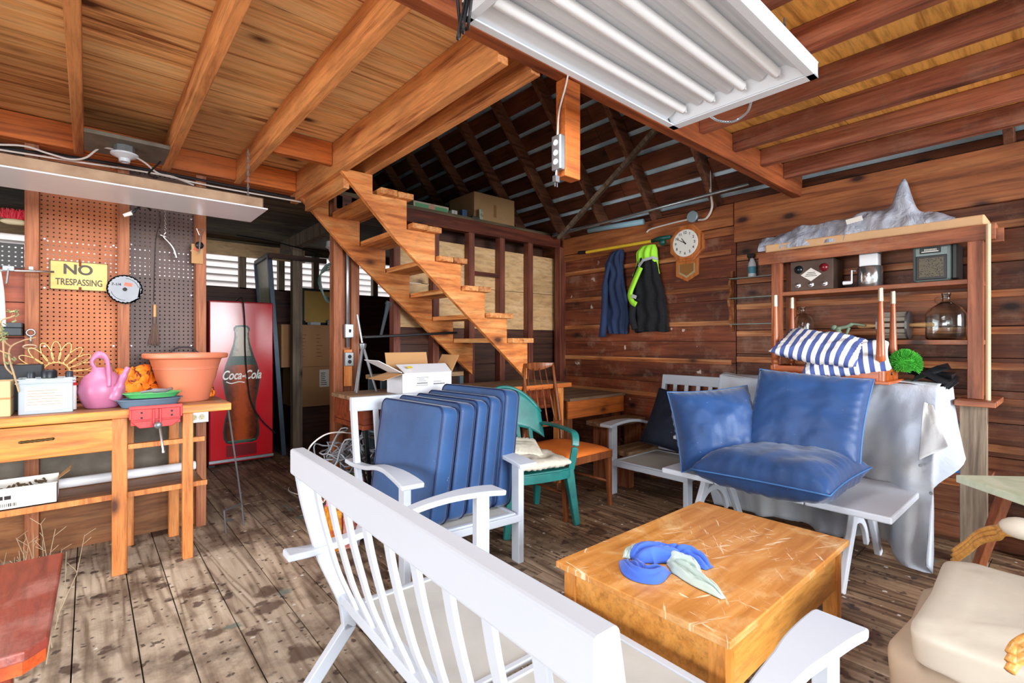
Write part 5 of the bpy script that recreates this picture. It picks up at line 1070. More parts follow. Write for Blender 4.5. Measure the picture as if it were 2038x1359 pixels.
def dseat(u, v):
    a, d = u * 2 - 1, v * 2 - 1; wd_ = 0.285 - 0.03 * (d + 1) / 2
    return Vector((a * wd_ + 0.01, d * 0.285 - 0.01, 0.457 + 0.04 * (1 - a ** 4) ** 0.5 * (1 - d ** 4) ** 0.5))
b = MB(False); b.grid(dseat, 16, 16); db('seat_pad', b, plain('orange_vinyl', (222, 118, 48), 0.4, 0, 0.08), smooth=True, solid=0.006)
pts = cable([(-0.035, 0.415, 1.14), (0.05, 0.455, 1.125), (0.145, 0.47, 1.12), (0.24, 0.455, 1.125), (0.325, 0.415, 1.14)], 0, 5); n = len(pts)
b = MB(False); b.flat(pts, 0.022, 0.075, scl=[(1, 0.35 + 0.65 * math.sin(math.pi * i / (n - 1))) for i in range(n)]); db('top_rail', b, smooth=True, bevel=0.003)
b = MB(False); b.flat([(-0.17, 0.25, 0.62), (0.02, 0.275, 0.615), (0.27, 0.26, 0.62)], 0.02, 0.035); db('lower_back_rail', b, bevel=0.003)
for k in range(4):
    tx_ = 0.03 + k * 0.075; bx_ = -0.09 + k * 0.095; a, d = Vector((bx_, 0.262, 0.62)), Vector((tx_, 0.455, 1.1))
    b = MB(False); b.tube([a, a.lerp(d, 0.25), a.lerp(d, 0.4), a.lerp(d, 0.5), d], [0.006, 0.009, 0.014, 0.006, 0.0055], 8); db('spindle', b, smooth=True)
b = MB(False); b.tube([fr_ + Vector((-0.01, 0.02, 0.2)), brk_ + Vector((0, -0.03, 0.2))], 0.011, 8); b.tube([fl_ + Vector((0.01, 0.02, 0.2)), blk_ + Vector((0, -0.03, 0.2))], 0.011, 8); db('stretcher', b, smooth=True)
# --- things on the long bench
whp = plain('white_printed_carton', (214, 216, 222), 0.6, 0, 0.05)
ob = thing('open_box', 'open white cardboard box with spread tan flaps on the long work table', 'box', (1.95, 3.36, 0.958), R(-2))
W2, D2, H2 = 0.42, 0.26, 0.155
b = MB(False)
for lo, hi in (((-W2 / 2, -D2 / 2, 0), (W2 / 2, -D2 / 2 + 0.004, H2)), ((-W2 / 2, D2 / 2 - 0.004, 0), (W2 / 2, D2 / 2, H2)), ((-W2 / 2, -D2 / 2, 0), (-W2 / 2 + 0.004, D2 / 2, H2)), ((W2 / 2 - 0.004, -D2 / 2, 0), (W2 / 2, D2 / 2, H2)), ((-W2 / 2, -D2 / 2, 0), (W2 / 2, D2 / 2, 0.004))): b.box(lo, hi)
b.build('box', whp, ob)
def flap(p0, p1, v, mat, e=(0, 0, 0)):
    p0, p1, v, e = Vector(p0), Vector(p1), Vector(v), Vector(e); nn = (p1 - p0).cross(v).normalized() * 0.004
    b = MB(False); b.hexa([p0, p1, p1 + v - e, p0 + v + e, p0 + nn, p1 + nn, p1 + v - e + nn, p0 + v + e + nn]); b.build('flap', mat, ob)
flap((-W2 / 2, D2 / 2, H2), (W2 / 2 - 0.06, D2 / 2, H2), (-0.01, 0.02, 0.15), M['cardb'])
flap((-W2 / 2, D2 / 2, H2), (-W2 / 2, -D2 / 2, H2), (-0.17, -0.05, -0.035), M['cardb'])
flap((-W2 / 2, D2 / 2, H2 + 0.01), (-W2 / 2, -D2 / 2, H2 + 0.01), (-0.16, 0.05, 0.09), whp)
flap((W2 / 2, -D2 / 2, H2), (W2 / 2, D2 / 2, H2), (0.08, 0.02, 0.13), M['cardb'])
flap((W2 / 2, 0, H2), (W2 / 2, D2 / 2, H2), (0.12, 0.06, 0.12), M['cardb'])
flap((-W2 / 2 + 0.02, -D2 / 2, H2), (W2 / 2, -D2 / 2, H2), (0, 0.12, 0.06), whp, (-0.015, 0, 0))
b = MB(False)
for k, (x, z, w_) in enumerate(((-0.09, 0.12, 0.1), (-0.075, 0.108, 0.05), (-0.08, 0.095, 0.07), (-0.09, 0.075, 0.09), (-0.1, 0.062, 0.1), (0.05, 0.085, 0.07), (0.05, 0.065, 0.1))):
    for j in range(9): b.box((x + w_ * j / 9, -D2 / 2 - 0.0008, z), (x + w_ * (j + 0.7) / 9, -D2 / 2 - 0.0002, z + (0.009 if k in (3, 6) else 0.004)))
b.build('print', M['ink'], ob)
b = MB(False); b.obox((-0.13, -0.09, H2 + 0.045), (0.05, 0.03, 0.002), (25, 0, 20)); b.build('yellow_sticker', plain('yellow_sticker', (232, 206, 70), 0.6), ob)
tp_ = thing('tripod', 'silver camera tripod standing behind the left end of the work table', 'tripod', (1.7, 3.72, 0.958))
b0 = Vector((1.62, 3.66, 1.32))
MB().lathe([(0.022, -0.03), (0.03, 0), (0.03, 0.012), (0.012, 0.02)], b0, seg=14).build('collar', M['steel'], tp_, smooth=True, angle=40)
MB().tube([b0, b0 + Vector((-0.03, 0.03, 0.24))], 0.009, 8).build('pole', M['metal'], tp_)
for e in ((1.545, 3.6, 0.958), (1.72, 3.63, 0.958), (1.6, 3.75, 0.958)): MB().tube([b0, Vector(e)], [0.013, 0.009], 8).build('leg', M['steel'], tp_)
tag(MB().box((1.72, 3.86, 0.0), (2.62, 4.12, 1.07)).build('metal_shelf', plain('dark_blue_shelf', (52, 66, 76), 0.5, 0.3, 0.3), bevel=0.004) if False else MB().box((1.85, 3.9, 1.02), (2.75, 4.12, 1.06)).build('old_plank', M['oldtop'], bevel=0.004), 'rough old plank behind the open white box', 'plank')
ms = thing('metal_rack', 'dark blue-grey metal rack behind the open box', 'rack', (2.5, 4.0, 0))
for X in (1.9, 2.7):
    for Y in (3.88, 4.12): MB().box((X - 0.02, Y - 0.015, 0), (X + 0.02, Y + 0.015, 1.02)).build('post', plain('blue_grey_steel', (72, 88, 98), 0.5, 0.3, 0.3), ms)
for z in (0.5, 0.8): MB().box((1.88, 3.87, z), (2.72, 4.13, z + 0.02)).build('shelf', plain('rack_shelf', (60, 54, 50), 0.6), ms)
o = MB(); o.beam(at(722, 671, Y=3.95), at(905, 662, Y=3.95), 0.1, 0.022, (0, 0, 1)); tag(o.build('folded_stand', M['black'], bevel=0.006), 'long flat black stand lying on the plank behind the box', 'stand')
o = MB(); q0, q1 = at(758, 668, Y=3.97), at(773, 604, Y=4.05); o.tube([q0, q0.lerp(q1, 0.7), q1], [0.012, 0.016, 0.024], 8); o.obox(q1, (0.05, 0.03, 0.03), (0, 30, 0)); tag(o.build('folded_umbrella', plain('dark_grey_plastic', (52, 60, 66), 0.5)), 'dark folded umbrella-like pole standing behind the box', 'pole')
# --- cables and printed box under the work table
t = NT('floral_print'); v, _ = t.coords(); vo = t.n('ShaderNodeTexVoronoi'); vo.inputs['Scale'].default_value = 26; t.l(v, vo.inputs[0]); sp = t.n('ShaderNodeSeparateColor'); t.l(vo.outputs['Color'], sp.inputs[0])
flo = t.fin(t.ramp(sp.outputs[0], [(0.0, lin((36, 40, 30))), (0.25, lin((84, 120, 50))), (0.42, lin((214, 40, 120))), (0.6, lin((236, 210, 200))), (0.78, lin((220, 90, 50))), (0.9, lin((60, 50, 40)))]), 0.6)
fb_ = thing('printed_box', 'colourful flower-printed box full of grey cables on the floor', 'box', (1.42, 3.45, 0))
b = MB(); frus(b, 1.23, 1.62, 3.34, 3.64, 0, 0.4, 0.01); b.build('box', flo, fb_, bevel=0.004)
MB().box((1.3, 3.333, 0.06), (1.46, 3.337, 0.34)).build('pink_panel', plain('hot_pink_print', (222, 60, 130), 0.6), fb_)
cb_ = MB()
for i in range(26):
    c_ = Vector((random.uniform(1.3, 1.62), random.uniform(3.4, 3.6), random.uniform(0.44, 0.62))); r_ = random.uniform(0.07, 0.17); tl = Euler((random.uniform(-0.9, 0.9), random.uniform(-0.9, 0.9), random.uniform(0, 3))).to_matrix()
    cb_.tube([c_ + tl @ Vector((r_ * math.cos(a), r_ * 0.55 * math.sin(a), 0.02 * math.sin(3 * a))) for a in [j * math.pi / 8 for j in range(16)]], random.choice((0.005, 0.006, 0.0075)), 5, True)
tag(cb_.build('cable_pile', plain('grey_cable', (128, 132, 138), 0.45, 0, 0.35, 8)), 'tangled pile of grey cables on top of the printed box', 'cables', None, 'stuff')
wire('loose_cable', [at(700, 862, Y=3.45), at(672, 860, Y=3.4), at(645, 866, Y=3.35), at(618, 888, Y=3.3), at(606, 920, Y=3.3), at(590, 955, Z=0.02), at(574, 975, Z=0.01), at(605, 985, Z=0.01), at(640, 978, Z=0.012)], 0.005, M['wire_w'], 'single pale cable curling from the pile onto the floor')
fr2 = thing('picture_frame', 'narrow black frame leaning against the cable box', 'frame', (1.5, 3.27, 0))
for (xa, xb) in ((1.42, 1.455), (1.5, 1.52)): 
    b = MB(); b.beam((xa, 3.2, 0.0), (xa - 0.02, 3.3, 0.74), 0.03, 0.02, (0, 1, 0)); b.build('rail', M['black'], fr2, bevel=0.002)
b = MB(); b.beam((1.52, 3.19, 0.0), (1.4, 3.3, 0.74), 0.015, 0.015, (0, 1, 0)); b.build('strut', M['black'], fr2)
snb = thing('snack_box', 'small red and yellow printed carton on the floor beside the frame', 'box', (1.25, 3.15, 0))
MB().box((1.18, 3.12, 0), (1.24, 3.26, 0.26)).build('carton', plain('yellow_print', (228, 176, 50), 0.5, 0, 0.4, 30, c2=(190, 50, 40)), snb); MB().box((1.25, 3.12, 0), (1.36, 3.26, 0.22)).build('carton', plain('red_print', (206, 84, 56), 0.5, 0, 0.4, 30, c2=(226, 200, 190)), snb)
# --- loft
LZ = 2.692
gb_ = thing('shoe_box', 'low white box with green and pink panels on the loft edge', 'box', (2.45, 4.5, LZ))
q0, q1 = at(823, 398, Y=4.42), at(893, 426, Y=4.42)
MB().box((q0.x, 4.42, LZ), (q1.x, 4.66, q0.z)).build('box', plain('cream_box', (198, 188, 160), 0.7), gb_, bevel=0.003)
MB().box((q0.x + 0.02, 4.416, LZ + 0.02), (q1.x - 0.02, 4.419, q0.z - 0.02)).build('green_panel', plain('green_panel', (106, 168, 122), 0.6), gb_)
MB().lathe([(0.04, 0), (0.04, 0.003)], ((q0.x + q1.x) / 2, 4.416, (LZ + q0.z) / 2), (0, -1, 0), 20).build('pink_disc', plain('pink_disc', (200, 150, 130), 0.6), gb_)
lc = thing('carton', 'tan cardboard carton with faint print on the loft near the corner', 'box', (3.5, 4.7, LZ))
q0, q1 = at(1003, 400, Y=4.5), at(1080, 410, Y=4.5)
MB().box((3.28, 4.45, LZ), (3.88, 4.95, at(1040, 404, Y=4.45).z)).build('box', plain('light_carton', (176, 138, 96), 0.8, 0, 0.1), lc, bevel=0.004)
MB().box((3.56, 4.447, LZ + 0.1), (3.6, 4.4495, LZ + 0.24)).build('tape', plain('brown_tape', (150, 108, 66), 0.4), lc)
for (px, w_, h_, cl, lab) in ((925, 0.06, 0.08, (60, 84, 120), 'small blue box with a white switch plate on the loft edge'), (948, 0.1, 0.035, (70, 66, 64), 'small dark clutter between the loft boxes'), (905, 0.07, 0.05, (190, 186, 180), 'crumpled white paper beside the green box')):
    q = at(px, 430, Y=4.34); b = MB(); b.box((q.x - w_ / 2, 4.34, LZ), (q.x + w_ / 2, 4.4, LZ + h_)); b.obox((q.x + 0.01, 4.335, LZ + h_ * 0.5), (w_ * 0.4, 0.006, h_ * 0.6)); tag(b.build('small_part', [plain('clutter', cl, 0.5)], bevel=0.003), lab, 'hardware')
lf = MB(); q = at(955, 440, Y=4.36); lf.hexa([q + Vector(v) for v in ((0, 0, 0), (0.05, 0.01, 0), (0.05, 0.012, 0), (0, 0.002, 0), (-0.01, 0, 0.13), (0.06, 0.02, 0.15), (0.06, 0.022, 0.15), (-0.01, 0.002, 0.13))])
tag(lf.build('leaflet', plain('striped_leaflet', (206, 204, 186), 0.6, 0, 0.5, 18, c2=(96, 110, 84))), 'striped paper leaflet standing between the loft boxes', 'leaflet')
# =============== right side: coffee table, bench-table, cover, pillows, shelf, wall things ===============
t = NT('coffee_table_top'); v, raw = t.coords((1.2, 12, 12)); n = t.noise(v, 1.6, 5, 0.6, 0.8); tc = t.n('ShaderNodeTexCoord').outputs['Object']
col = t.ramp(n, [(0.3, lin((176, 112, 48))), (0.55, lin((200, 136, 68))), (0.75, lin((218, 160, 94)))])
bl_ = t.noise(tc, 3.5, 6, 0.7, 0.6); col = t.mix(t.ramp(bl_, [(0.5, (0, 0, 0)), (0.7, (0.6,) * 3)]), col, lin((240, 206, 150)))
for sc_v, rot, thr in (((4, 45, 1), 24, 0.66), ((50, 6, 1), 10, 0.67), ((6, 60, 1), -35, 0.67)):
    m0 = t.n('ShaderNodeMapping'); m0.inputs['Rotation'].default_value = (0, 0, R(rot)); t.l(tc, m0.inputs[0]); m = t.n('ShaderNodeMapping'); m.inputs['Scale'].default_value = sc_v; t.l(m0.outputs[0], m.inputs[0]); s_ = t.noise(m.outputs[0], 1, 3, 0.6); gate = t.noise(tc, 2.5, 2)
    col = t.mix(t.math('MULTIPLY', t.ramp(s_, [(thr - 0.02, (0, 0, 0)), (thr + 0.02, (0.8,) * 3)]), t.ramp(gate, [(0.4, (0, 0, 0)), (0.5, (0.85,) * 3)])), col, lin((250, 232, 200)))
dk_ = t.noise(tc, 9, 4, 0.7); col = t.mix(t.ramp(dk_, [(0.68, (0, 0, 0)), (0.74, (0.7,) * 3)]), col, lin((140, 78, 40)))
M['ctop'] = t.fin(col, 0.35, n, 0.1)
M['cside'] = wood('honey_maple', (214, 148, 68), (176, 106, 40), 'X', 9, 1.4, 0, 0.35, True, 0.7, (228, 168, 92), vary=0.12)
M['csideY'] = wood('honey_veneer', (210, 138, 62), (176, 104, 40), 'Z', 6, 1.4, 0, 0.35, True, 0.8, (226, 164, 88), vary=0.12)
ct = thing('coffee_table', 'scuffed honey-coloured wooden coffee table in the middle of the room', 'coffee table', (2.07, 1.07, 0))
TX0, TX1, TY0, TY1, TZ = 1.485, 2.67, 0.7, 1.44, 0.43
MB().box((TX0, TY0, TZ - 0.026), (TX1, TY1, TZ)).build('table_top', M['ctop'], ct, bevel=0.004)
e = 0.025
MB().box((TX0 + e + 0.06, TY0 + e + 0.008, 0.215), (TX1 - e - 0.06, TY0 + e + 0.028, TZ - 0.027)).build('apron', M['cside'], ct)
MB().box((TX0 + e + 0.06, TY1 - e - 0.028, 0.215), (TX1 - e - 0.06, TY1 - e - 0.008, TZ - 0.027)).build('apron', M['cside'], ct)
MB().box((TX0 + e + 0.008, TY0 + e + 0.06, 0.215), (TX0 + e + 0.028, TY1 - e - 0.06, TZ - 0.027)).build('apron', M['cside'], ct)
MB().box((TX1 - e - 0.028, TY0 + e + 0.06, 0.215), (TX1 - e - 0.008, TY1 - e - 0.06, TZ - 0.027)).build('apron', M['cside'], ct)
for X in (TX0 + e, TX1 - e - 0.06):
    for Y in (TY0 + e, TY1 - e - 0.06): MB().box((X, Y, 0), (X + 0.06, Y + 0.06, TZ - 0.027)).build('leg', M['csideY'], ct, bevel=0.003)
# cloths on the coffee table
def rag(name, mat, strips, z0, lab):
    """crumpled cloth made of folded-over lobes; each lobe = (plan points, widths, ridge height, seed)"""
    b = MB()
    for pts, wds, hh, seed in strips:
        P_ = cable([Vector((p.x, p.y, 0)) for p in pts], 0, 8); n = len(P_); nv = 26; rows = []
        for i, p in enumerate(P_):
            d = (P_[min(i + 1, n - 1)] - P_[max(i - 1, 0)]).normalized(); s_ = Vector((-d.y, d.x, 0)); u = i / (n - 1); k = u * (len(wds) - 1); j = min(len(wds) - 2, int(k)); wd = wds[j] + (wds[j + 1] - wds[j]) * (k - j)
            row = []
            for m in range(nv):
                v = m / (nv - 1) * 2 - 1; q = p + s_ * (v * wd / 2 * (1 + 0.15 * noise.noise(Vector((u * 5, v * 2, seed)))))
                env = (1 - abs(v) ** 3) * (1 - abs(2 * u - 1) ** 6)
                z = hh * env * (0.35 + 0.65 * abs(math.sin(v * 3.3 + seed + 1.8 * noise.noise(Vector((u * 3, 0, seed)))))) + 0.006 * env * math.sin(v * 16 + 5 * noise.noise(Vector((u * 4, v, seed))))
                row.append(b.bm.verts.new((q.x, q.y, z0 + 0.003 + max(0, z))))
            rows.append(row)
        for r0, r1 in zip(rows, rows[1:]):
            for m in range(nv - 1): b._f([r0[m], r0[m + 1], r1[m + 1], r1[m]])
    return tag(b.build(name, mat, smooth=True, solid=0.003), lab, 'cloth')
def pl2(pts, z): return [at(x, y, Z=z) for x, y in pts]
M['ragb'] = canvas('blue_rag', (66, 108, 210), (50, 86, 184), 0.9); M['ragw'] = canvas('pale_green_rag', (190, 206, 198), (160, 182, 174), 0.9)
rag('cleaning_cloth', M['ragw'], [(pl2([(1336, 1122), (1360, 1138), (1395, 1162), (1440, 1193)], TZ), [0.05, 0.1, 0.09, 0.02], 0.03, 1.0), (pl2([(1330, 1115), (1350, 1122), (1375, 1132), (1392, 1144)], TZ), [0.06, 0.09, 0.07, 0.02], 0.045, 2.2), (pl2([(1246, 1112), (1256, 1098), (1276, 1092)], TZ), [0.03, 0.05, 0.03], 0.02, 4.0)], TZ, 'pale green cleaning cloth beside the blue one on the coffee table')
rag('cleaning_cloth', M['ragb'], [(pl2([(1258, 1110), (1290, 1104), (1335, 1108), (1375, 1112), (1412, 1128)], TZ + 0.01), [0.09, 0.15, 0.1, 0.1, 0.05], 0.055, 0.6), (pl2([(1256, 1118), (1266, 1142), (1294, 1150), (1326, 1136)], TZ), [0.1, 0.11, 0.11, 0.05], 0.035, 3.0)], TZ, 'bright blue crumpled cleaning cloth on the coffee table')
# --- white convertible bench-table
WT = thing('bench_table', 'white plastic bench-table with curved trestle legs holding blue pillows', 'bench', (3.43, 1.27, 0))
wp = plain('white_plastic', (212, 218, 228), 0.4, 0, 0.05, 5)
for y0, y1 in ((0.62, 1.02), (1.024, 1.55), (1.554, 1.93)): MB().box((3.06, y0, 0.425), (3.83, y1, 0.462)).build('top_panel', wp, WT, bevel=0.008)
for Y in (0.84, 1.72):
    fpts = lambda s: cable([(3.43 + s * 0.14, Y, 0.425), (3.43 + s * 0.17, Y, 0.34), (3.43 + s * 0.26, Y, 0.2), (3.43 + s * 0.38, Y, 0.0)], 0, 6)
    for s in (-1, 1):
        p_ = fpts(s); n = len(p_); b = MB(); b.flat(p_, 0.035, 0.062, up=(1, 0, 0), scl=[(1, 1.2 - 0.35 * i / n) for i in range(n)]); b.build('leg', wp, WT, bevel=0.006)
    b = MB(); p_ = cable([(3.2, Y + 0.03, 0.1), (3.25, Y + 0.03, 0.2), (3.33, Y + 0.03, 0.27), (3.43, Y + 0.03, 0.295), (3.53, Y + 0.03, 0.27), (3.61, Y + 0.03, 0.2), (3.66, Y + 0.03, 0.1)], 0, 4); b.flat(p_, 0.028, 0.04, up=(0, 0, 1)); b.build('arch_brace', wp, WT, bevel=0.005)
    MB().box((3.25, Y - 0.025, 0.385), (3.61, Y + 0.025, 0.424)).build('cross_rail', wp, WT, bevel=0.004)
# --- draped cover
HB = thing('covered_cabinet', 'bulky covered item under a grey-white sheet behind the white bench-table', 'cabinet', (3.85, 1.2, 0)) if False else None
t = NT('grey_white_tarp'); v, _ = t.coords(); n1 = t.noise(v, 1.6, 4, 0.5); n2 = t.noise(v, 5, 5, 0.6, 0.6)
M['tarp'] = t.fin(t.ramp(n1, [(0.35, lin((172, 180, 194))), (0.65, lin((194, 194, 192)))]), 0.6, n2, 0.5, 0.02)
M['tarp_in'] = plain('cream_tarp_lining', (226, 216, 190), 0.7, 0, 0.1, 5)
cv = thing('furniture_cover', 'large grey-white snap-button cover draped over something tall behind the bench-table', 'cover', (3.85, 1.2, 0))
# path of the hem: down the -X face, around both ends
def cover_pt(u, v):
    """u runs along left end, front face, right end; v from the top edge (0) to the hem (1)"""
    seg = [((4.06, 1.9), (3.85, 1.9)), ((3.85, 1.9), (3.83, 0.55)), ((3.83, 0.55), (4.06, 0.52))]
    L_ = [0.3, 1.45, 0.25]; T_ = sum(L_); s_ = u * T_; k = 0
    while k < 2 and s_ > L_[k]: s_ -= L_[k]; k += 1
    a, d = seg[k]; f = s_ / L_[k]; x = a[0] + (d[0] - a[0]) * f; y = a[1] + (d[1] - a[1]) * f
    fy = min(1, max(0, (1.98 - y) / 1.45))
    out = (0.0, -0.03 + 0.27 * max(0, (fy - 0.8) / 0.2) ** 1.3, 0.03)[k]
    ox = -out * v ** 0.9 if k == 1 else (-out * v * 0.8 if k == 2 else -0.1 * v)
    oy = (0.05 * v if k == 0 else (0 if k == 1 else 0.0))
    if k == 1: # blend round the corners
        oy += 0.05 * v * max(0, 1 - f * 6) + 0.0
    if k == 2: ox += -0.24 * v * max(0, 1 - f * 2.0)
    w_ = v ** 0.9 * (0.035 + 0.045 * fy ** 3); ph = u * T_ * 15 + 1.5 * noise.noise(Vector((u * 4, v * 1.2, 3)))
    fold = w_ * (math.sin(ph) + 0.4 * math.sin(ph * 2.3 + 1)); 
    dr = 0.11 * v * noise.noise(Vector((u * 9, v * 1.6, 4))) + 0.07 * math.sin(math.pi * v) * noise.noise(Vector((u * 9 + v * 3.5, v * 3, 9))) + 0.012 * noise.noise(Vector((u * 30 + v * 9, v * 9, 2)))
    if k == 1: ox += fold + dr * (0.5 + fy)
    elif k == 2: oy += fold * 0.8
    else: oy -= fold * 0.6
    hem = 0.03 + 0.02 * math.sin(u * 19) + (0.25 if k == 0 else 0.0) + (0.7 * f ** 0.7 if k == 2 else 0.0)
    topz = 1.07 + 0.025 * noise.noise(Vector((y * 3, x * 3, 1)))
    z = topz * (1 - v) + max(0.02, hem) * v - 0.03 * (1 - math.cos(min(1, v * 6) * math.pi)) / 2 * 0
    z += 0.02 * noise.noise(Vector((u * 7, v * 5, 8)))
    return Vector((x + ox, y + oy, z))
b = MB(); b.grid(lambda u, v: cover_pt(u, v), 150, 40)
b.grid(lambda u, v: (lambda p: Vector((p.x + (4.06 - p.x) * v, p.y + (0 if True else 0), p.z + 0.015 * math.sin(v * 3) + 0.02 * noise.noise(Vector((p.x * 4 + v * 2, p.y * 5, 2)))))) (cover_pt(0.15 + 0.725 * u, 0)), 80, 12)
b.build('sheet', M['tarp'], cv, smooth=True, weld=True, solid=0.004)
# overhanging flaps at the right end
def flapgrid(name, pts00, pts10, pts11, pts01, mat, seed, amp=0.015):
    a, b_, c, d = map(Vector, (pts00, pts10, pts11, pts01)); b = MB()
    nn = (b_ - a).cross(d - a).normalized()
    b.grid(lambda u, v: a.lerp(b_, u).lerp(d.lerp(c, u), v) + nn * (amp * math.sin(3.1 * (u + v) * 2 + seed) + amp * 1.5 * noise.noise(Vector((u * 3, v * 3, seed)))), 22, 26)
    return b.build(name, mat, cv, smooth=True, solid=0.004)
flapgrid('flap', at(1852, 768, X=3.98), at(1880, 772, X=4.0), at(1888, 878, X=3.98), at(1868, 886, X=3.96), M['tarp_in'], 1.0, 0.006)
flapgrid('flap', at(1866, 767, X=4.02), at(1885, 774, X=4.08), at(1926, 928, X=4.05), at(1890, 942, X=4.02), M['tarp'], 2.0, 0.008)
flapgrid('flap', at(1838, 800, X=3.76), at(1856, 806, X=3.76), at(1888, 888, X=3.66), at(1828, 916, X=3.66), M['tarp'], 4.0, 0.006)
b = MB(); 
for (px, py, X) in ((1874, 888, 3.69), (1829, 925, 3.66), (1850, 980, 3.62), (1908, 922, 4.03)): b.lathe([(0.009, 0), (0.007, 0.003), (0.004, 0.003)], at(px, py, X=X) + Vector((-0.012, -0.008, 0)), (-1, -0.2, 0), 12)
b.build('snap_button', M['steel'], cv)
# --- pillows
M['bluepl'] = plain('blue_piping', (66, 112, 168), 0.4)
pad('outdoor_pillow', M['blue2'], (3.22, 1.62, 0.765), 0.56, 0.54, 0.42, facing((-0.62, -0.7, 0.3), (0.3, -0.25, 1), 27), 'plump blue pillow standing on its edge at the left end of the bench-table', 'pillow', 2.6, 0.55, 0, 3.3, 0.016, M['bluepl'], 'large blue pillows on the bench-table', 0.06)
pad('outdoor_pillow', M['blue2'], (3.4, 1.13, 0.89), 0.64, 0.58, 0.22, facing((-0.86, -0.12, 0.5), (0, 0, 1), -4), 'large blue pillow leaning upright against the covered item', 'pillow', 3.0, 0.42, 0, 7.7, 0.009, M['bluepl'], 'large blue pillows on the bench-table', 0.05)
pad('outdoor_pillow', M['blue2'], (3.14, 1.2, 0.585), 0.8, 0.56, 0.27, facing((-0.1, 0.05, 1), (1, 0, 0), -5), 'large blue pillow lying flat and overhanging the bench-table edge', 'pillow', 3.0, 0.42, 0, 5.1, 0.011, M['bluepl'], 'large blue pillows on the bench-table', 0.05)
pad('throw_pillow', M['navy'], (4.0, 2.36, 0.63), 0.54, 0.54, 0.16, facing((-0.9, -0.2, 0.45), (0, 0, 1), -10), 'dark navy pillow on the white armchair by the wall', 'pillow', 3.0, 0.5, 0, 9.1, 0.01, M['navy'], None, 0.05)
def striped(name, ang, w_):
    t = NT(name); tc = t.n('ShaderNodeTexCoord').outputs['Object']; m = t.n('ShaderNodeMapping'); m.inputs['Rotation'].default_value = (0, 0, R(ang)); t.l(tc, m.inputs[0]); sp = t.n('ShaderNodeSeparateXYZ'); t.l(m.outputs[0], sp.inputs[0])
    s_ = t.math('GREATER_THAN', t.math('FRACT', t.math('MULTIPLY', sp.outputs[0], 1 / w_)), 0.5); n = t.noise(tc, 20, 3)
    return t.fin(t.mix(s_, lin((228, 228, 226)), lin((72, 88, 148))), 0.85, n, 0.3, 0.003)
SM = striped('blue_white_stripes', 0, 0.052)
pad('striped_pillow', SM, (3.72, 1.0, 1.235), 0.48, 0.38, 0.15, (26, -8, -80), 'blue and white striped pillow underneath the other striped one', 'pillow', 2.8, 0.5, 0, 2.2, 0.012, None, 'striped pillows on the upturned table', 0.07)
pad('striped_pillow', SM, (3.67, 1.13, 1.315), 0.5, 0.4, 0.14, (22, 10, -86), 'blue and white striped pillow on top of the pile', 'pillow', 2.8, 0.5, 0, 4.2, 0.012, None, 'striped pillows on the upturned table', 0.07)
pad('navy_pillow', M['navy'], (3.86, 0.98, 1.25), 0.4, 0.34, 0.12, (40, 0, -80), 'dark navy pillow peeking out behind the striped ones', 'pillow', 2.8, 0.5, 0, 1.2, 0.012, None, None, 0.05)
# --- upturned side table on the cover
ut = thing('upturned_table', 'small reddish wood table turned upside down with turned legs pointing up', 'table', (3.78, 1.09, 1.09))
rw = wood('cherry_wood', (168, 88, 48), (112, 50, 26), 'Z', 10, 1.2, 0, 0.25, True, 0.7, (196, 116, 72), vary=0.12); rwY = wood('cherry_wood_side', (182, 92, 42), (120, 54, 26), 'Y', 8, 1.2, 0, 0.25, True, 0.7, vary=0.12)
MB().box((3.58, 0.74, 1.092), (3.98, 1.45, 1.112)).build('table_top', rwY, ut, bevel=0.004)
for lo, hi in (((3.6, 0.78, 1.112), (3.62, 1.41, 1.185)), ((3.93, 0.78, 1.112), (3.95, 1.41, 1.185)), ((3.62, 0.77, 1.112), (3.93, 0.79, 1.185)), ((3.62, 1.4, 1.112), (3.93, 1.42, 1.185))): MB().box(lo, hi).build('apron', rwY, ut)
for X in (3.625, 3.925):
    for Y in (0.79, 1.39):
        q = (X, Y, 1.112); lg = MB().lathe([(0.026, 0), (0.026, 0.08), (0.018, 0.085), (0.024, 0.1), (0.018, 0.115), (0.026, 0.125), (0.024, 0.16), (0.012, 0.5)], q, (0, 0, 1), 16).build('leg', rw, ut, smooth=True, angle=45)
        MB().lathe([(0.0125, 0.48), (0.0145, 0.482), (0.0125, 0.56), (0.008, 0.563)], q, (0, 0, 1), 14).build('brass_ferrule', plain('brass_cap', (202, 190, 170), 0.3, 0.6), lg, smooth=True, angle=45)
fz = MB(); fc = Vector((3.88, 0.72, 1.21))
for i in range(900):
    a, p_ = random.uniform(0, 6.28), random.uniform(-0.6, 1.5); d = Vector((math.cos(a) * math.cos(p_), math.sin(a) * math.cos(p_), math.sin(p_))); q = fc + Vector((d.x * 0.05, d.y * 0.06, d.z * 0.06)); fz.tube([q, q + d * 0.03 + Vector((0, 0, random.uniform(-0.01, 0.006)))], 0.0022, 3)
fz.ball(fc, 0.055, 14); tag(fz.build('duster', plain('green_fluff', (72, 178, 56), 0.9, 0, 0.3, 20)), 'bright green fluffy duster beside the upturned table', 'duster')
bb = MB()
for i in range(5):
    a = R(random.uniform(-30, 40)); bb.hexa([Vector((3.98, 0.62, 1.13)) + Euler((a, random.uniform(-0.5, 0.3), random.uniform(-0.5, 0.5))).to_matrix() @ Vector(v) for v in ((-0.06, -0.12, 0), (0.06, -0.1, 0), (0.05, 0.1, 0), (-0.05, 0.1, 0.0), (-0.04, -0.13, 0.05), (0.05, -0.12, 0.05), (0.03, 0.06, 0.03), (-0.03, 0.06, 0.03))])
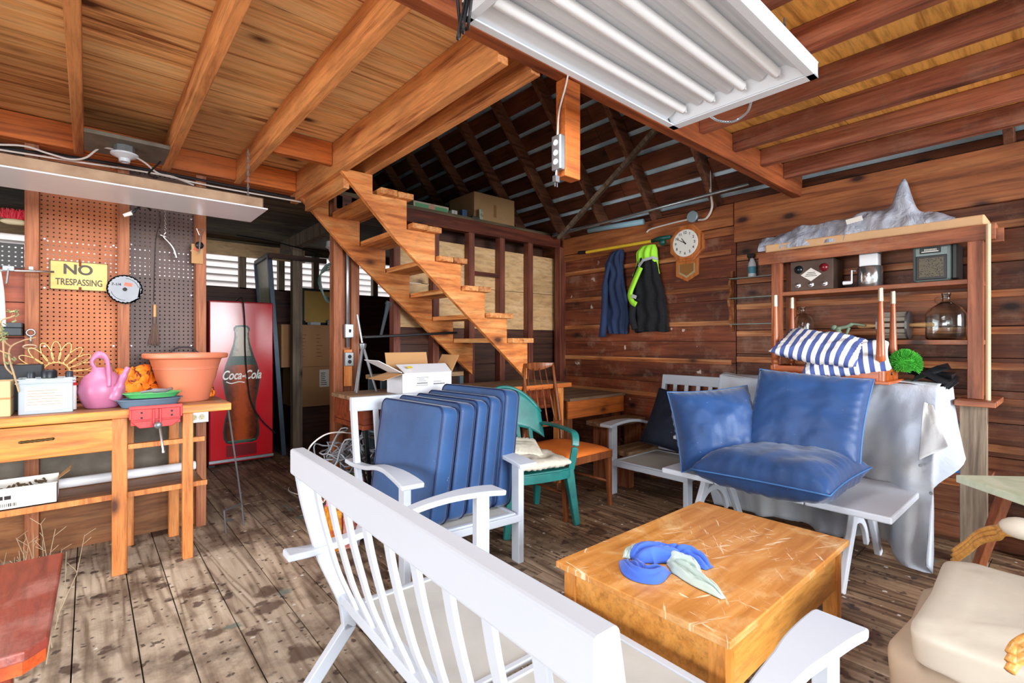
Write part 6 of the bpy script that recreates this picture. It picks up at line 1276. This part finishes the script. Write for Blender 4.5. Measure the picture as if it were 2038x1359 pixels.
tag(bb.build('black_bag', plain('black_glossy_bag', (26, 27, 30), 0.3, 0, 0.2), bevel=0.004), 'crumpled black glossy bag behind the green duster', 'bag')
# --- wall shelf unit
M['shelfw'] = wood('shelf_red_wood', (150, 84, 52), (82, 40, 24), 'Y', 11, 0.9, 0.4, 0.5, True, 1.0, (184, 118, 80), vary=0.25, worn=0.2)
M['shelfz'] = wood('shelf_post_wood', (156, 88, 56), (88, 44, 26), 'Z', 9, 0.9, 0.3, 0.5, True, 1.0, (188, 122, 84), vary=0.2)
WS = thing('wall_shelf', 'tall reddish wooden shelf unit standing on a counter against the right-hand wall', 'shelf', (4.25, 1.0, 0))
for Y in (0.42, 1.56): MB().box((4.08, Y - 0.035, 1.0), (4.13, Y + 0.035, 2.0)).build('post', M['shelfz'], WS, bevel=0.003)
for Y in (0.42, 1.56): MB().box((4.36, Y - 0.03, 1.0), (4.42, Y + 0.03, 1.99)).build('post', M['shelfz'], WS, bevel=0.003)
MB().box((4.07, 0.33, 1.96), (4.1, 1.69, 2.05)).build('front_rail', M['shelfw'], WS, bevel=0.003)
b = MB(); b.box((4.1, 0.33, 2.03), (4.26, 1.69, 2.06)); b.box((4.265, 0.33, 2.03), (4.42, 1.69, 2.06)); b.build('top_board', M['shelfw'], WS, bevel=0.003)
MB().box((4.13, 0.3, 1.95), (4.16, 0.36, 2.03)).build('bracket', M['shelfw'], WS)
for z in (1.735, 1.36): MB().box((4.1, 0.4, z - 0.03), (4.42, 1.54, z)).build('shelf', M['shelfw'], WS, bevel=0.003)
MB().box((3.96, 0.32, 0.965), (4.42, 0.5, 0.998)).box((4.14, 0.5, 0.965), (4.42, 2.0, 0.998)).build('counter', M['shelfw'], WS, bevel=0.003)
MB().box((4.02, 0.36, 0.86), (4.04, 0.5, 0.964)).build('apron', M['shelfw'], WS)
for Y, X in ((0.42, 4.0), (1.9, 4.16)): MB().box((X, Y - 0.06, 0), (X + 0.06, Y + 0.06, 0.964)).build('counter_leg', M['grey'], WS, bevel=0.003)
MB().box((4.14, 0.36, 0.5), (4.4, 1.85, 0.52)).build('lower_shelf', M['shelfw'], WS)
tag(MB().lathe([(0.012, 0), (0.012, 1.05)], (4.06, 0.36, 1.0), (0, 0, 1), 10).build('wooden_stick', plain('pale_stick', (206, 176, 142), 0.5)), 'thin pale wooden stick leaning at the right post of the shelf', 'stick')
tag(MB().box((4.15, 0.56, 0.521), (4.35, 0.9, 0.6)).box((4.14, 0.6, 0.6), (4.33, 0.85, 0.72)).build('paper_stack', [M['paper']]), 'stack of papers on the low shelf under the counter', 'papers')
tag(MB().box((4.15, 0.42, 0.521), (4.2, 0.54, 0.58)).build('blue_box', plain('bright_blue_box', (40, 110, 190), 0.5)), 'blue box on the low shelf behind the cover', 'box')
SZ = 1.736
cx_ = thing('control_box', 'old brown metal control box with two lamps, three knobs and a diamond plate', 'control box', (4.22, 1.34, SZ))
q0, q1 = at(1572, 577, X=4.13), at(1658, 520, X=4.13)
ya, yb = q1.y, q0.y; zt = 1.735 + 0.232
MB().box((4.135, ya, SZ), (4.36, yb, zt)).build('housing', plain('brown_metal', (96, 76, 66), 0.45, 0.4, 0.35, 6), cx_, bevel=0.006)
ym = (ya + yb) / 2
b = MB(); b.prism([(ym - 0.07, SZ + 0.12), (ym, SZ + 0.07), (ym + 0.07, SZ + 0.12), (ym, SZ + 0.17)], 4.131, 4.135, 'YZ'); b.build('diamond_plate', M['paper'], cx_)
b = MB()
for k in range(3): b.box((4.1295, ym - 0.04 + k * 0.006, SZ + 0.108 + k * 0.012), (4.1305, ym + 0.04 - k * 0.008, SZ + 0.112 + k * 0.012))
b.build('plate_print', M['ink'], cx_)
for dy, c_, nm in ((0.085, (20, 28, 32), 'dark_lamp'), (-0.085, (110, 24, 34), 'red_lamp')): MB().lathe([(0.032, 0), (0.03, 0.008), (0.02, 0.02), (0.006, 0.026)], (4.135, ym + dy, SZ + 0.165), (-1, 0, 0), 18).build(nm, plain(nm, c_, 0.15), cx_, smooth=True)
for dy in (0.09, 0, -0.09): MB().lathe([(0.02, 0), (0.02, 0.006), (0.012, 0.008), (0.01, 0.02), (0.006, 0.022)], (4.135, ym + dy, SZ + 0.045), (-1, 0, 0), 18).build('knob', M['chrome'], cx_, smooth=True, angle=50)
ic = thing('ice_crusher', 'chrome hand-crank ice crusher with a white hopper on the shelf', 'ice crusher', (4.22, 0.96, SZ))
q = at(1730, 560, X=4.2); yy = q.y
MB().lathe([(0.072, 0), (0.075, 0.004), (0.075, 0.14), (0.07, 0.148)], (4.22, yy, SZ), (0, 0, 1), 28).build('body', M['chrome'], ic, smooth=True, angle=50)
MB().box((4.17, yy - 0.055, SZ + 0.148), (4.27, yy + 0.055, SZ + 0.235)).build('hopper', M['white'], ic, bevel=0.006)
MB().box((4.165, yy - 0.06, SZ + 0.236), (4.275, yy + 0.06, SZ + 0.244)).build('lid', M['steel'], ic, bevel=0.002)
b = MB(); b.tube([(4.16, yy + 0.075, SZ + 0.12), (4.13, yy + 0.09, SZ + 0.12), (4.13, yy + 0.09, SZ + 0.03)], 0.007, 8); ck = b.build('crank', M['chrome'], ic)
MB().lathe([(0.012, 0), (0.014, 0.05)], (4.13, yy + 0.09, SZ + 0.035), (0, 1, 0), 12).build('grip', M['white'], ck)
rd = thing('radio', 'old grey portable radio with a round-cornered black speaker grille', 'radio', (4.22, 0.62, SZ))
q0, q1 = at(1815, 560, X=4.12), at(1893, 500, X=4.12)
ya, yb = q1.y - 0.0, q0.y
MB().box((4.125, ya, SZ), (4.36, yb, SZ + 0.24)).build('case', plain('grey_green_metal', (112, 126, 124), 0.4, 0.3, 0.2), rd, bevel=0.02)
t = NT('speaker_mesh'); tcx = t.n('ShaderNodeTexCoord').outputs['Object']; vo = t.n('ShaderNodeTexVoronoi'); vo.inputs['Scale'].default_value = 110; t.l(tcx, vo.inputs[0])
gm = t.fin(t.ramp(vo.outputs[0], [(0.25, lin((20, 20, 20))), (0.45, lin((92, 84, 66)))]), 0.5)
MB().box((4.116, ya + 0.02, SZ + 0.015), (4.126, yb - 0.02, SZ + 0.17)).build('bezel', M['black'], rd, bevel=0.004)
MB().box((4.112, ya + 0.035, SZ + 0.03), (4.117, yb - 0.035, SZ + 0.155)).build('speaker_grille', gm, rd, bevel=0.002)
MB().box((4.115, ya + 0.05, SZ + 0.185), (4.126, yb - 0.04, SZ + 0.22)).build('dial_panel', M['black'], rd, bevel=0.003)
b = MB(); b.box((4.112, ya + 0.06, SZ + 0.192), (4.1148, yb - 0.05, SZ + 0.197)); 
for k in range(9): b.box((4.112, ya + 0.07 + k * (yb - ya - 0.13) / 9, SZ + 0.2), (4.1148, ya + 0.073 + k * (yb - ya - 0.13) / 9, SZ + 0.213))
b.build('dial_marks', M['paper'], rd)
MB().box((4.14, ya - 0.03, SZ + 0.01), (4.34, ya + 0.002, SZ + 0.235)).build('side_cover', M['black'], rd, bevel=0.008)
b = MB(); b.flat(cable([(4.2, ya + 0.01, SZ + 0.24), (4.2, ya + 0.03, SZ + 0.262), (4.2, yb - 0.03, SZ + 0.262), (4.2, yb - 0.01, SZ + 0.24)]), 0.03, 0.01, up=(0, 0, 1)); b.build('handle', M['steel'], rd, bevel=0.002)
glass = plain('clear_glass', (240, 246, 246), 0.03, 0, 0.0, trans=1.0)
def jug(Y, X, r, h, lab, z=1.361):
    g = thing('glass_jug', lab, 'jug', (X, Y, z)); f = h / 0.3
    MB().lathe([(0.0, 0.0), (r * 0.9, 0.0), (r, 0.012), (r, 0.17 * f), (r * 0.85, 0.2 * f), (r * 0.35, 0.235 * f), (r * 0.2, 0.25 * f), (r * 0.2, 0.285 * f), (r * 0.24, 0.29 * f), (r * 0.24, 0.3 * f), (r * 0.17, 0.3 * f), (r * 0.16, 0.25 * f), (r * 0.8, 0.19 * f), (r * 0.955, 0.165 * f), (r * 0.955, 0.016), (r * 0.85, 0.006), (0, 0.006)], (X, Y, z), seg=36).build('glass', glass, g, smooth=True, angle=50)
    MB().tube([Vector((X - r * 0.2 * math.cos(t_), Y + r * 0.35 + 0.02 * math.sin(t_), z + (0.255 + 0.02 * math.cos(t_)) * f)) for t_ in [k * math.pi / 5 for k in range(10)]], 0.004, 6, True).build('finger_ring', glass, g, smooth=True)
q = at(1883, 664, X=4.25); jug(q.y, 4.25, 0.105, 0.305, 'large clear glass jug at the right end of the middle shelf')
q = at(1598, 664, X=4.25); jug(q.y, 4.25, 0.075, 0.26, 'clear glass jug behind the upturned table legs, left on the middle shelf')
rl = thing('slatted_roller', 'slatted wooden roller with two turned handles on the middle shelf', 'roller', (4.25, 0.95, 1.361))
ya, yb = at(1808, 640, X=4.22).y, at(1748, 640, X=4.22).y
b = MB()
for k in range(14):
    a = 2 * math.pi * k / 14; b.obox((4.25 + 0.088 * math.cos(a), (ya + yb) / 2, 1.462 + 0.088 * math.sin(a)), (0.012, yb - ya, 0.026), (0, -math.degrees(a), 0))
b.build('slats', plain('grey_slats', (150, 142, 130), 0.7, 0, 0.25, 12), rl)
for y in (ya + 0.004, yb - 0.004): MB().lathe([(0.084, -0.006), (0.096, -0.006), (0.096, 0.006), (0.084, 0.006)], (4.25, y, 1.462), (0, 1, 0), 24).build('end_ring', M['steel'], rl)
b = MB(); b.lathe([(0.083, -0.01), (0.083, 0.0)], (4.25, ya + 0.01, 1.462), (0, 1, 0), 24); b.lathe([(0.083, 0), (0.083, 0.01)], (4.25, yb - 0.01, 1.462), (0, 1, 0), 24); b.build('end_disc', M['grey'], rl)
for y, s in ((ya, -1), (yb, 1)): MB().lathe([(0.012, 0), (0.013, 0.03), (0.018, 0.09), (0.016, 0.12), (0.008, 0.13)], (4.25, y, 1.462), (0, s, 0), 14).build('handle', plain('turned_handle', (206, 160, 104), 0.4), rl, smooth=True)
nz = MB(); q = at(1672, 668, X=4.2); nz.tube(cable([q + Vector((0, 0, 0.0)), at(1668, 655, X=4.2), at(1685, 650, X=4.2), at(1698, 645, X=4.2), at(1722, 648, X=4.2)]), [0.02] * 8 + [0.014] * 10 + [0.008] * 7, 8); nz.tube([at(1690, 652, X=4.2), at(1680, 674, X=4.2)], 0.01, 8); nz.ball(at(1660, 652, X=4.2), 0.022, 10)
tag(nz.build('spray_gun', plain('grey_green_plastic', (122, 142, 118), 0.5), smooth=True), 'grey-green hose spray gun on the middle shelf behind the striped pillows', 'spray gun')
tag(MB().box((4.12, 0.62, 0.999), (4.18, 0.74, 1.03)).build('power_adapter', M['white'], bevel=0.004), 'small white adapter on the counter beside the cover', 'adapter')
# wrapped plank and plastic bag on the top board
tag(MB().box((4.12, 0.38, 2.062), (4.4, 1.66, 2.125)).build('foam_plank', plain('tan_foam', (214, 172, 128), 0.6, 0, 0.12, 6), bevel=0.01), 'long tan foam plank on top of the shelf unit', 'plank')
t = NT('clear_plastic_film'); v, _ = t.coords(); n = t.noise(v, 9, 5, 0.6, 0.8)
t.fin(t.ramp(n, [(0.3, lin((150, 158, 176))), (0.7, lin((196, 200, 212)))]), 0.2, n, 0.8, 0.03, 0, 0.7); t.b.inputs['Alpha'].default_value = 0.88; M['film'] = t.m
def bagp(u, v):
    y = 1.71 - 1.2 * u; a = math.pi * v
    h = 0.07 + 0.09 * math.exp(-((u - 0.62) / 0.2) ** 2) + 0.05 * math.exp(-((u - 0.25) / 0.15) ** 2) + 0.23 * math.exp(-((u - 0.76) / 0.04) ** 2)
    h *= 1 - max(0, (u - 0.85) / 0.15) ** 2 * 0.8
    w_ = 0.14 - 0.1 * math.exp(-((u - 0.76) / 0.04) ** 2) * math.sin(a)
    p = Vector((4.26 - w_ * math.cos(a), y, 2.128 + h * math.sin(a) - (0.05 * (1 - v) ** 2 * (1 if u < 0.5 else 0.2) if v < 0.3 else 0)))
    k = noise.noise(p * 11) * 0.018 + noise.noise(p * 28) * 0.009
    return p + Vector((-math.cos(a) * k, 0.5 * k, abs(math.sin(a)) * k))
b = MB(); b.grid(bagp, 90, 22); tag(b.build('plastic_bag', M['film'], smooth=True), 'crumpled clear plastic bag peaked on top of the tan plank', 'plastic bag')
tag(MB().obox(at(1700, 438, X=4.12), (0.002, 0.1, 0.035), (-8, -20, 0)).build('paper_tag', M['paper']), 'white paper tag on the plastic bag', 'tag')
# --- scroll bracket shelf with glass
sb = thing('curved_shelf', 'small wall shelf with a scroll-cut wooden side and glass shelves', 'shelf', (4.38, 1.85, 1.44))
P_ = [(4.43, 1.98), (4.40, 1.985), (4.395, 1.93), (4.36, 1.9), (4.35, 1.86), (4.38, 1.8), (4.33, 1.73), (4.34, 1.68), (4.375, 1.6), (4.36, 1.53), (4.38, 1.5), (4.4, 1.44), (4.43, 1.44)]
MB().prism(P_, 2.05, 2.07, 'XZ').build('side_panel', M['batten'], sb, bevel=0.002)
gs = plain('green_glass_edge', (150, 176, 168), 0.1, 0, 0.1, alpha=0.7)
for z in (1.905, 1.73, 1.5): MB().box((4.33, 1.64, z), (4.43, 2.05, z + 0.006)).build('glass_shelf', gs, sb)
sp_ = thing('spray_bottle', 'clear spray bottle with a black trigger on the small glass shelf', 'spray bottle', (4.385, 1.9, 1.912))
q = at(1497, 553, X=4.385); yy = q.y
MB().lathe([(0.03, 0), (0.033, 0.006), (0.033, 0.09), (0.03, 0.12), (0.014, 0.16), (0.012, 0.18)], (4.385, yy, 1.912), (0, 0, 1), 18).build('bottle', plain('milky_bottle', (214, 220, 226), 0.3, alpha=0.8), sp_, smooth=True, angle=60)
MB().lathe([(0.0335, 0.03), (0.0335, 0.09)], (4.385, yy, 1.912), (0, 0, 1), 18, False).build('label', plain('blue_green_label', (70, 130, 150), 0.5), sp_)
b = MB(); b.box((4.37, yy - 0.018, 2.085), (4.4, yy + 0.04, 2.115)); b.box((4.378, yy + 0.025, 2.05), (4.392, yy + 0.032, 2.09)); b.lathe([(0.014, 0), (0.014, 0.02)], (4.385, yy, 2.07), seg=12); b.build('trigger', M['black'], sp_, bevel=0.003)
# --- clock
ck_ = thing('wall_clock', 'octagonal wooden regulator wall clock with a white dial', 'clock', (4.42, 2.51, 1.94))
cy_, cz_ = 2.51, 2.305; oak = wood('oak_clock_case', (190, 112, 58), (128, 66, 30), 'Z', 10, 1.2, 0, 0.3, True, 0.7, (216, 142, 86), vary=0.12)
def ngon(r, n=8, o=0.5, y=cy_, z=cz_): return [(y + r * math.cos(2 * math.pi * (k + o) / n), z + r * math.sin(2 * math.pi * (k + o) / n)) for k in range(n)]
MB().prism(ngon(0.188), 4.405, 4.449, 'YZ').build('octagon_case', oak, ck_, bevel=0.006)
MB().prism(ngon(0.165), 4.39, 4.4045, 'YZ').build('bezel', oak, ck_, bevel=0.005)
hw = 0.12
MB().prism([(cy_ - hw, cz_ - 0.15), (cy_ - hw, cz_ - 0.31), (cy_, cz_ - 0.37), (cy_ + hw, cz_ - 0.31), (cy_ + hw, cz_ - 0.15)], 4.42, 4.449, 'YZ').build('pendulum_case', oak, ck_, bevel=0.005)
for k_, m_, x_ in ((0.72, plain('brass_rim', (214, 196, 150), 0.3, 0.5), 4.416), (0.6, plain('pendulum_window', (150, 104, 60), 0.15), 4.412)):
    MB().prism([(cy_ - hw * k_ , cz_ - 0.2), (cy_ - hw * k_, cz_ - 0.2 - 0.12 * k_ - 0.0), (cy_, cz_ - 0.2 - 0.19 * k_), (cy_ + hw * k_, cz_ - 0.2 - 0.12 * k_), (cy_ + hw * k_, cz_ - 0.2)], x_, 4.4195, 'YZ').build('pendulum_window', m_, ck_)
dl = MB().lathe([(0.132, 0), (0.132, 0.004), (0.128, 0.006)], (4.39, cy_, cz_), (-1, 0, 0), 48).build('dial', plain('clock_dial', (232, 230, 222), 0.35, 0, 0.03), ck_)
for h in range(1, 13):
    a = R(90 - 30 * h); text('numeral', str(h), 0.036, M['ink'], dl, (-0.0368, 0.1 * -math.cos(a), (cz_ - 1.94) + 0.1 * math.sin(a)), (90, 0, -90), 0.0004, bold=0.0006)
b = MB(); 
def hand(ang, ln, wd): a = R(90 - ang); d = Vector((0, -math.cos(a), math.sin(a))); b.beam(Vector((4.383, cy_, cz_)) - d * 0.015, Vector((4.383, cy_, cz_)) + d * ln, wd, 0.002, (1, 0, 0), 0.4)
hand(325, 0.065, 0.012); hand(300, 0.098, 0.009); b.build('hands', M['ink'], ck_)
# --- coats
def coat(name, lab, pts, hem_u, mats, X=4.4, thick=0.09, seed=1.0):
    """pts: (z, y_left, y_right) levels from the collar down"""
    r = thing(name, lab, 'jacket', (X, (pts[0][1] + pts[0][2]) / 2, pts[-1][0])); lev = pts; n = len(lev)
    def fn(u, v):
        s_ = v * (n - 1); i = min(n - 2, int(s_)); f = s_ - i; z = lev[i][0] + (lev[i + 1][0] - lev[i][0]) * f; ya = lev[i][1] + (lev[i + 1][1] - lev[i][1]) * f; yb = lev[i][2] + (lev[i + 1][2] - lev[i][2]) * f
        a = 2 * math.pi * u; c, s2 = math.cos(a), math.sin(a); yc, hw_ = (ya + yb) / 2, (yb - ya) / 2
        x = X - thick * 0.5 * (0.3 + 0.7 * math.sin(math.pi * min(1, v * 1.3 + 0.1)) * 0.9 + 0.2) * (max(0, s2) ** 0.7) - 0.0
        x -= 0.014 * (s2 > 0) * math.sin(a * 9 + seed + 4 * noise.noise(Vector((0, z * 5, seed)))) * min(1, v * 4) * max(0, s2)
        return Vector((min(X + 0.005, x), yc + hw_ * c + 0.006 * noise.noise(Vector((u * 5, z * 14, seed))), z + 0.02 * noise.noise(Vector((u * 6, 0, seed))) * (v > 0.9)))
    b = MB(); V = b.grid(fn, 64, 40, True); b._f([V[i][0] for i in range(64)]); b._f([V[i][39] for i in range(64)][::-1])
    return r, b
def wy(px, X=4.4): return at(px, 600, X=X).y
def lv(rows): return [(at((a + c) / 2, z, X=4.38).z, wy(c), wy(a)) for z, a, c in rows]
r, b = coat('work_jacket', 'navy blue work jacket hanging from the yellow pole', lv([(497, 1226, 1240), (506, 1216, 1243), (525, 1206, 1241), (560, 1206, 1243), (600, 1204, 1249), (640, 1206, 1252), (664, 1212, 1249)]), 1, None, seed=2.0, thick=0.11)
b.build('body', canvas('navy_work_cloth', (40, 58, 96), (26, 40, 70), 0.8), r, smooth=True)
b = MB(); b.tube(cable([at(1214, 520, X=4.34), at(1205, 560, X=4.32), at(1203, 620, X=4.31), at(1199, 670, X=4.32)]), [0.024] * 7 + [0.036] * 8 + [0.04] * 4, 12); b.build('sleeve', canvas('navy_sleeve', (36, 54, 90), (26, 40, 68), 0.8), r, smooth=True)
r, b = coat('safety_jacket', 'black jacket with a lime yellow reflective yoke hanging below the clock', lv([(488, 1280, 1305), (500, 1272, 1308), (520, 1272, 1309), (545, 1262, 1312), (580, 1254, 1322), (620, 1258, 1328), (660, 1264, 1332)]), 1, None, seed=5.0, thick=0.12)
t = NT('hi_vis_black'); tcx = t.n('ShaderNodeTexCoord').outputs['Object']; sp = t.n('ShaderNodeSeparateXYZ'); t.l(tcx, sp.inputs[0])
t = None
t = NT('black_fleece'); v, _ = t.coords(); n = t.noise(v, 60, 3); bkf = t.fin(t.ramp(n, [(0.3, lin((16, 17, 20))), (0.7, lin((30, 31, 36)))]), 0.9, n, 0.3)
bd = b.build('body', bkf, r, smooth=True)
zs = at(1290, 545, X=4.38).z
lime = plain('lime_yellow_fabric', (168, 240, 60), 0.7, 0, 0.1, 9); refl = plain('reflective_tape', (196, 198, 204), 0.4, 0.2)
r2, b = coat('tmp', 'x', lv([(488, 1279, 1306), (500, 1270, 1309), (520, 1270, 1310), (535, 1264, 1311), (547, 1259, 1313)]), 1, None, seed=5.0, thick=0.135)
bpy.data.objects.remove(r2); b.build('lime_yoke', lime, r, smooth=True)
b = MB(); b.flat(cable([at(1275, 532, X=4.3), at(1262, 562, X=4.3), at(1254, 585, X=4.3), at(1258, 600, X=4.3), at(1266, 606, X=4.3)]), 0.012, 0.055, up=(0, 1, 0.3)); b.build('lime_sleeve', lime, r, smooth=True)
b = MB(); b.obox(at(1262, 590, X=4.285), (0.014, 0.05, 0.035), (20, 0, 0)); b.build('reflective_band', refl, r)
b = MB(); b.flat([at(1271, 530, X=4.3), at(1280, 518, X=4.29), at(1300, 512, X=4.3), at(1309, 516, X=4.31)], 0.01, 0.026, up=(0, 0, 1)); b.build('reflective_stripe', refl, r)
b = MB(); b.tube(cable([at(1262, 598, X=4.33), at(1258, 630, X=4.33), at(1264, 655, X=4.34)]), 0.035, 12); b.build('sleeve', bkf, r, smooth=True)
o = thing('pole_saw', 'yellow pole with a dark green head hung along the wall above the jackets', 'pole', at(1240, 500, X=4.4))
MB().tube([at(1167, 502, X=4.405), at(1297, 480, X=4.405)], 0.017, 10).build('pole', plain('yellow_fibreglass', (230, 188, 52), 0.4), o)
MB().tube([at(1152, 503, X=4.405), at(1167, 502, X=4.405)], 0.021, 10).build('grip', M['black'], o)
b = MB(); b.tube([at(1297, 480, X=4.405), at(1312, 475, X=4.4), at(1335, 471, X=4.4)], [0.017, 0.024, 0.02], 10); b.ball(at(1318, 482, X=4.39), 0.035, 12); b.build('head', plain('dark_green_plastic', (20, 74, 68), 0.35), o, smooth=True)
# wall cables and conduits near the roof
jb = MB(); jb.lathe([(0.055, 0), (0.055, 0.035), (0.05, 0.04)], at(1381, 432, X=4.43), (-1, 0, 0), 24); tag(jb.build('junction_box', plain('pale_blue_box', (150, 170, 180), 0.4, 0.3)), 'round pale blue junction box above the clock', 'junction box')
wire('white_cable', [at(1287, 462, X=4.4), at(1295, 456, X=4.4), at(1330, 446, X=4.4), at(1372, 436, X=4.4)], 0.008, M['wire_w'], 'white cable running left from the round box above the clock')
wire('white_cable', [at(1390, 438, X=4.4), at(1406, 434, X=4.38), at(1417, 412, X=4.36), at(1414, 380, X=4.34), at(1412, 340, X=4.33), at(1404, 318, X=4.32)], 0.01, M['wire_w'], 'white cable rising from the round box to the rafters')
tag(MB().tube([at(1100, 470, X=4.25), at(1490, 366, X=4.25)], 0.014, 10).build('conduit_pipe', M['metal'], smooth=True), 'long thin metal conduit under the rafters above the clock wall', 'conduit')
tag(MB().tube([at(1172, 459, X=4.36), at(1280, 441, X=4.36)], 0.03, 12).build('blue_pipe', plain('pale_blue_pipe', (140, 176, 190), 0.4), smooth=True), 'short pale blue pipe lying on the wall plate', 'pipe')
# --- marble-look table at the right edge
mt = thing('side_table', 'pale green marble-look table corner at the right frame edge', 'table', (3.1, -0.25, 0), R(-45.5))
t = NT('pale_green_laminate'); v, _ = t.coords(); n = t.noise(v, 4, 6, 0.7, 1.0)
mlm = t.fin(t.ramp(n, [(0.35, lin((176, 188, 160))), (0.6, lin((206, 212, 190))), (0.75, lin((204, 190, 160)))]), 0.3)
MB(False).box((-0.45, -0.45, 0.685), (0.45, 0.45, 0.72)).build('table_top', mlm, mt, bevel=0.004)
for sx in (-1, 1):
    for sy in (-1, 1): b = MB(False); b.beam((sx * 0.45, sy * 0.45, 0), (sx * 0.33, sy * 0.33, 0.684), 0.028, 0.028, (0, 1, 0), 1.5); b.build('leg', M['walnut'], mt, bevel=0.003)
# --- rattan chair with beige cushions, lower right
rc = thing('rattan_chair', 'rattan armchair with thick cream cushions at the lower right corner', 'chair', (2.35, -0.05, 0))
M['cream'] = plain('cream_canvas', (196, 188, 174), 0.85, 0, 0.08, 5, 0.4)
def softbox(name, lo, hi, seed, mat, par, amp=0.02, rad=0.4):
    lo, hi = Vector(lo), Vector(hi); c = (lo + hi) / 2; h = (hi - lo) / 2; b = MB()
    def fn(u, v):
        a = 2 * math.pi * u; p_ = math.pi * (v - 0.5); sg = lambda x, e_: math.copysign(abs(x) ** e_, x)
        d = Vector((sg(math.cos(p_), rad) * sg(math.cos(a), rad), sg(math.cos(p_), rad) * sg(math.sin(a), rad), sg(math.sin(p_), rad * 1.2)))
        q = c + Vector((d.x * h.x, d.y * h.y, d.z * h.z)); k = amp * (noise.noise(q * 4 + Vector((seed, 0, 0))) + 0.4 * noise.noise(q * 13)); return q + d * k
    b.grid(fn, 80, 40, True); return b.build(name, mat, par, smooth=True, weld=True)
softbox('seat_cushion', (1.93, -0.45, 0.33), (2.72, 0.36, 0.455), 2.0, M['cream'], rc, 0.012, 0.18)
softbox('lower_cushion', (2.0, -0.4, 0.12), (2.76, 0.43, 0.325), 5.0, plain('tan_cushion', (176, 158, 138), 0.85, 0, 0.1, 5, 0.4), rc, 0.015, 0.22)
rat = wood('rattan_cane', (206, 150, 78), (150, 96, 44), 'X', 20, 1.5, 0, 0.35, False, 0.9, vary=0.2)
def hoop(pts, nm='arm'):
    b = MB()
    for dx in (-0.02, 0, 0.02): b.tube([p_ + Vector((0, 0, dx * 0.9)) + Vector((dx * 0.5, 0, 0)) for p_ in cable(pts)], 0.012, 8)
    b.build(nm, rat, rc, smooth=True)
hoop([Vector((2.83, 0.36, 0.42)), at(1925, 1088, X=2.82), at(1950, 1068, X=2.8), at(1985, 1060, X=2.76), at(2040, 1058, X=2.7), Vector((2.6, -0.3, 0.57)), Vector((2.3, -0.5, 0.57))])
b = MB(); b.ball(at(2034, 1052, X=2.68), 0.04, 16, (1.2, 1.6, 1)); b.build('arm_wrap', M['cream'], rc, smooth=True)
for e_ in ((2.8, 0.4), (1.95, 0.4), (2.8, -0.5), (1.95, -0.5)): b = MB(); b.tube([Vector((*e_, 0)), Vector((*e_, 0.3 if e_[0] > 2 else 0.11))], 0.018, 8); b.build('leg', rat, rc, smooth=True)
for y in (-0.48, 0.38): b = MB(); b.tube([Vector((1.95, y, 0.11)), Vector((2.8, y, 0.11))], 0.014, 8); b.build('rail', rat, rc, smooth=True)
hoop([at(2010, 1318, X=1.75), at(2022, 1300, X=1.77), at(2050, 1285, X=1.78), at(2100, 1280, X=1.8)], 'front_curl')
softbox('teal_pillow', (1.55, -0.1, 0.36), (1.75, 0.06, 0.47), 3.0, plain('teal_fabric', (24, 106, 104), 0.8), None, 0.01, 0.5)
o = bpy.data.objects['teal_pillow']; tag(o, 'teal pillow just showing at the bottom right corner', 'pillow')
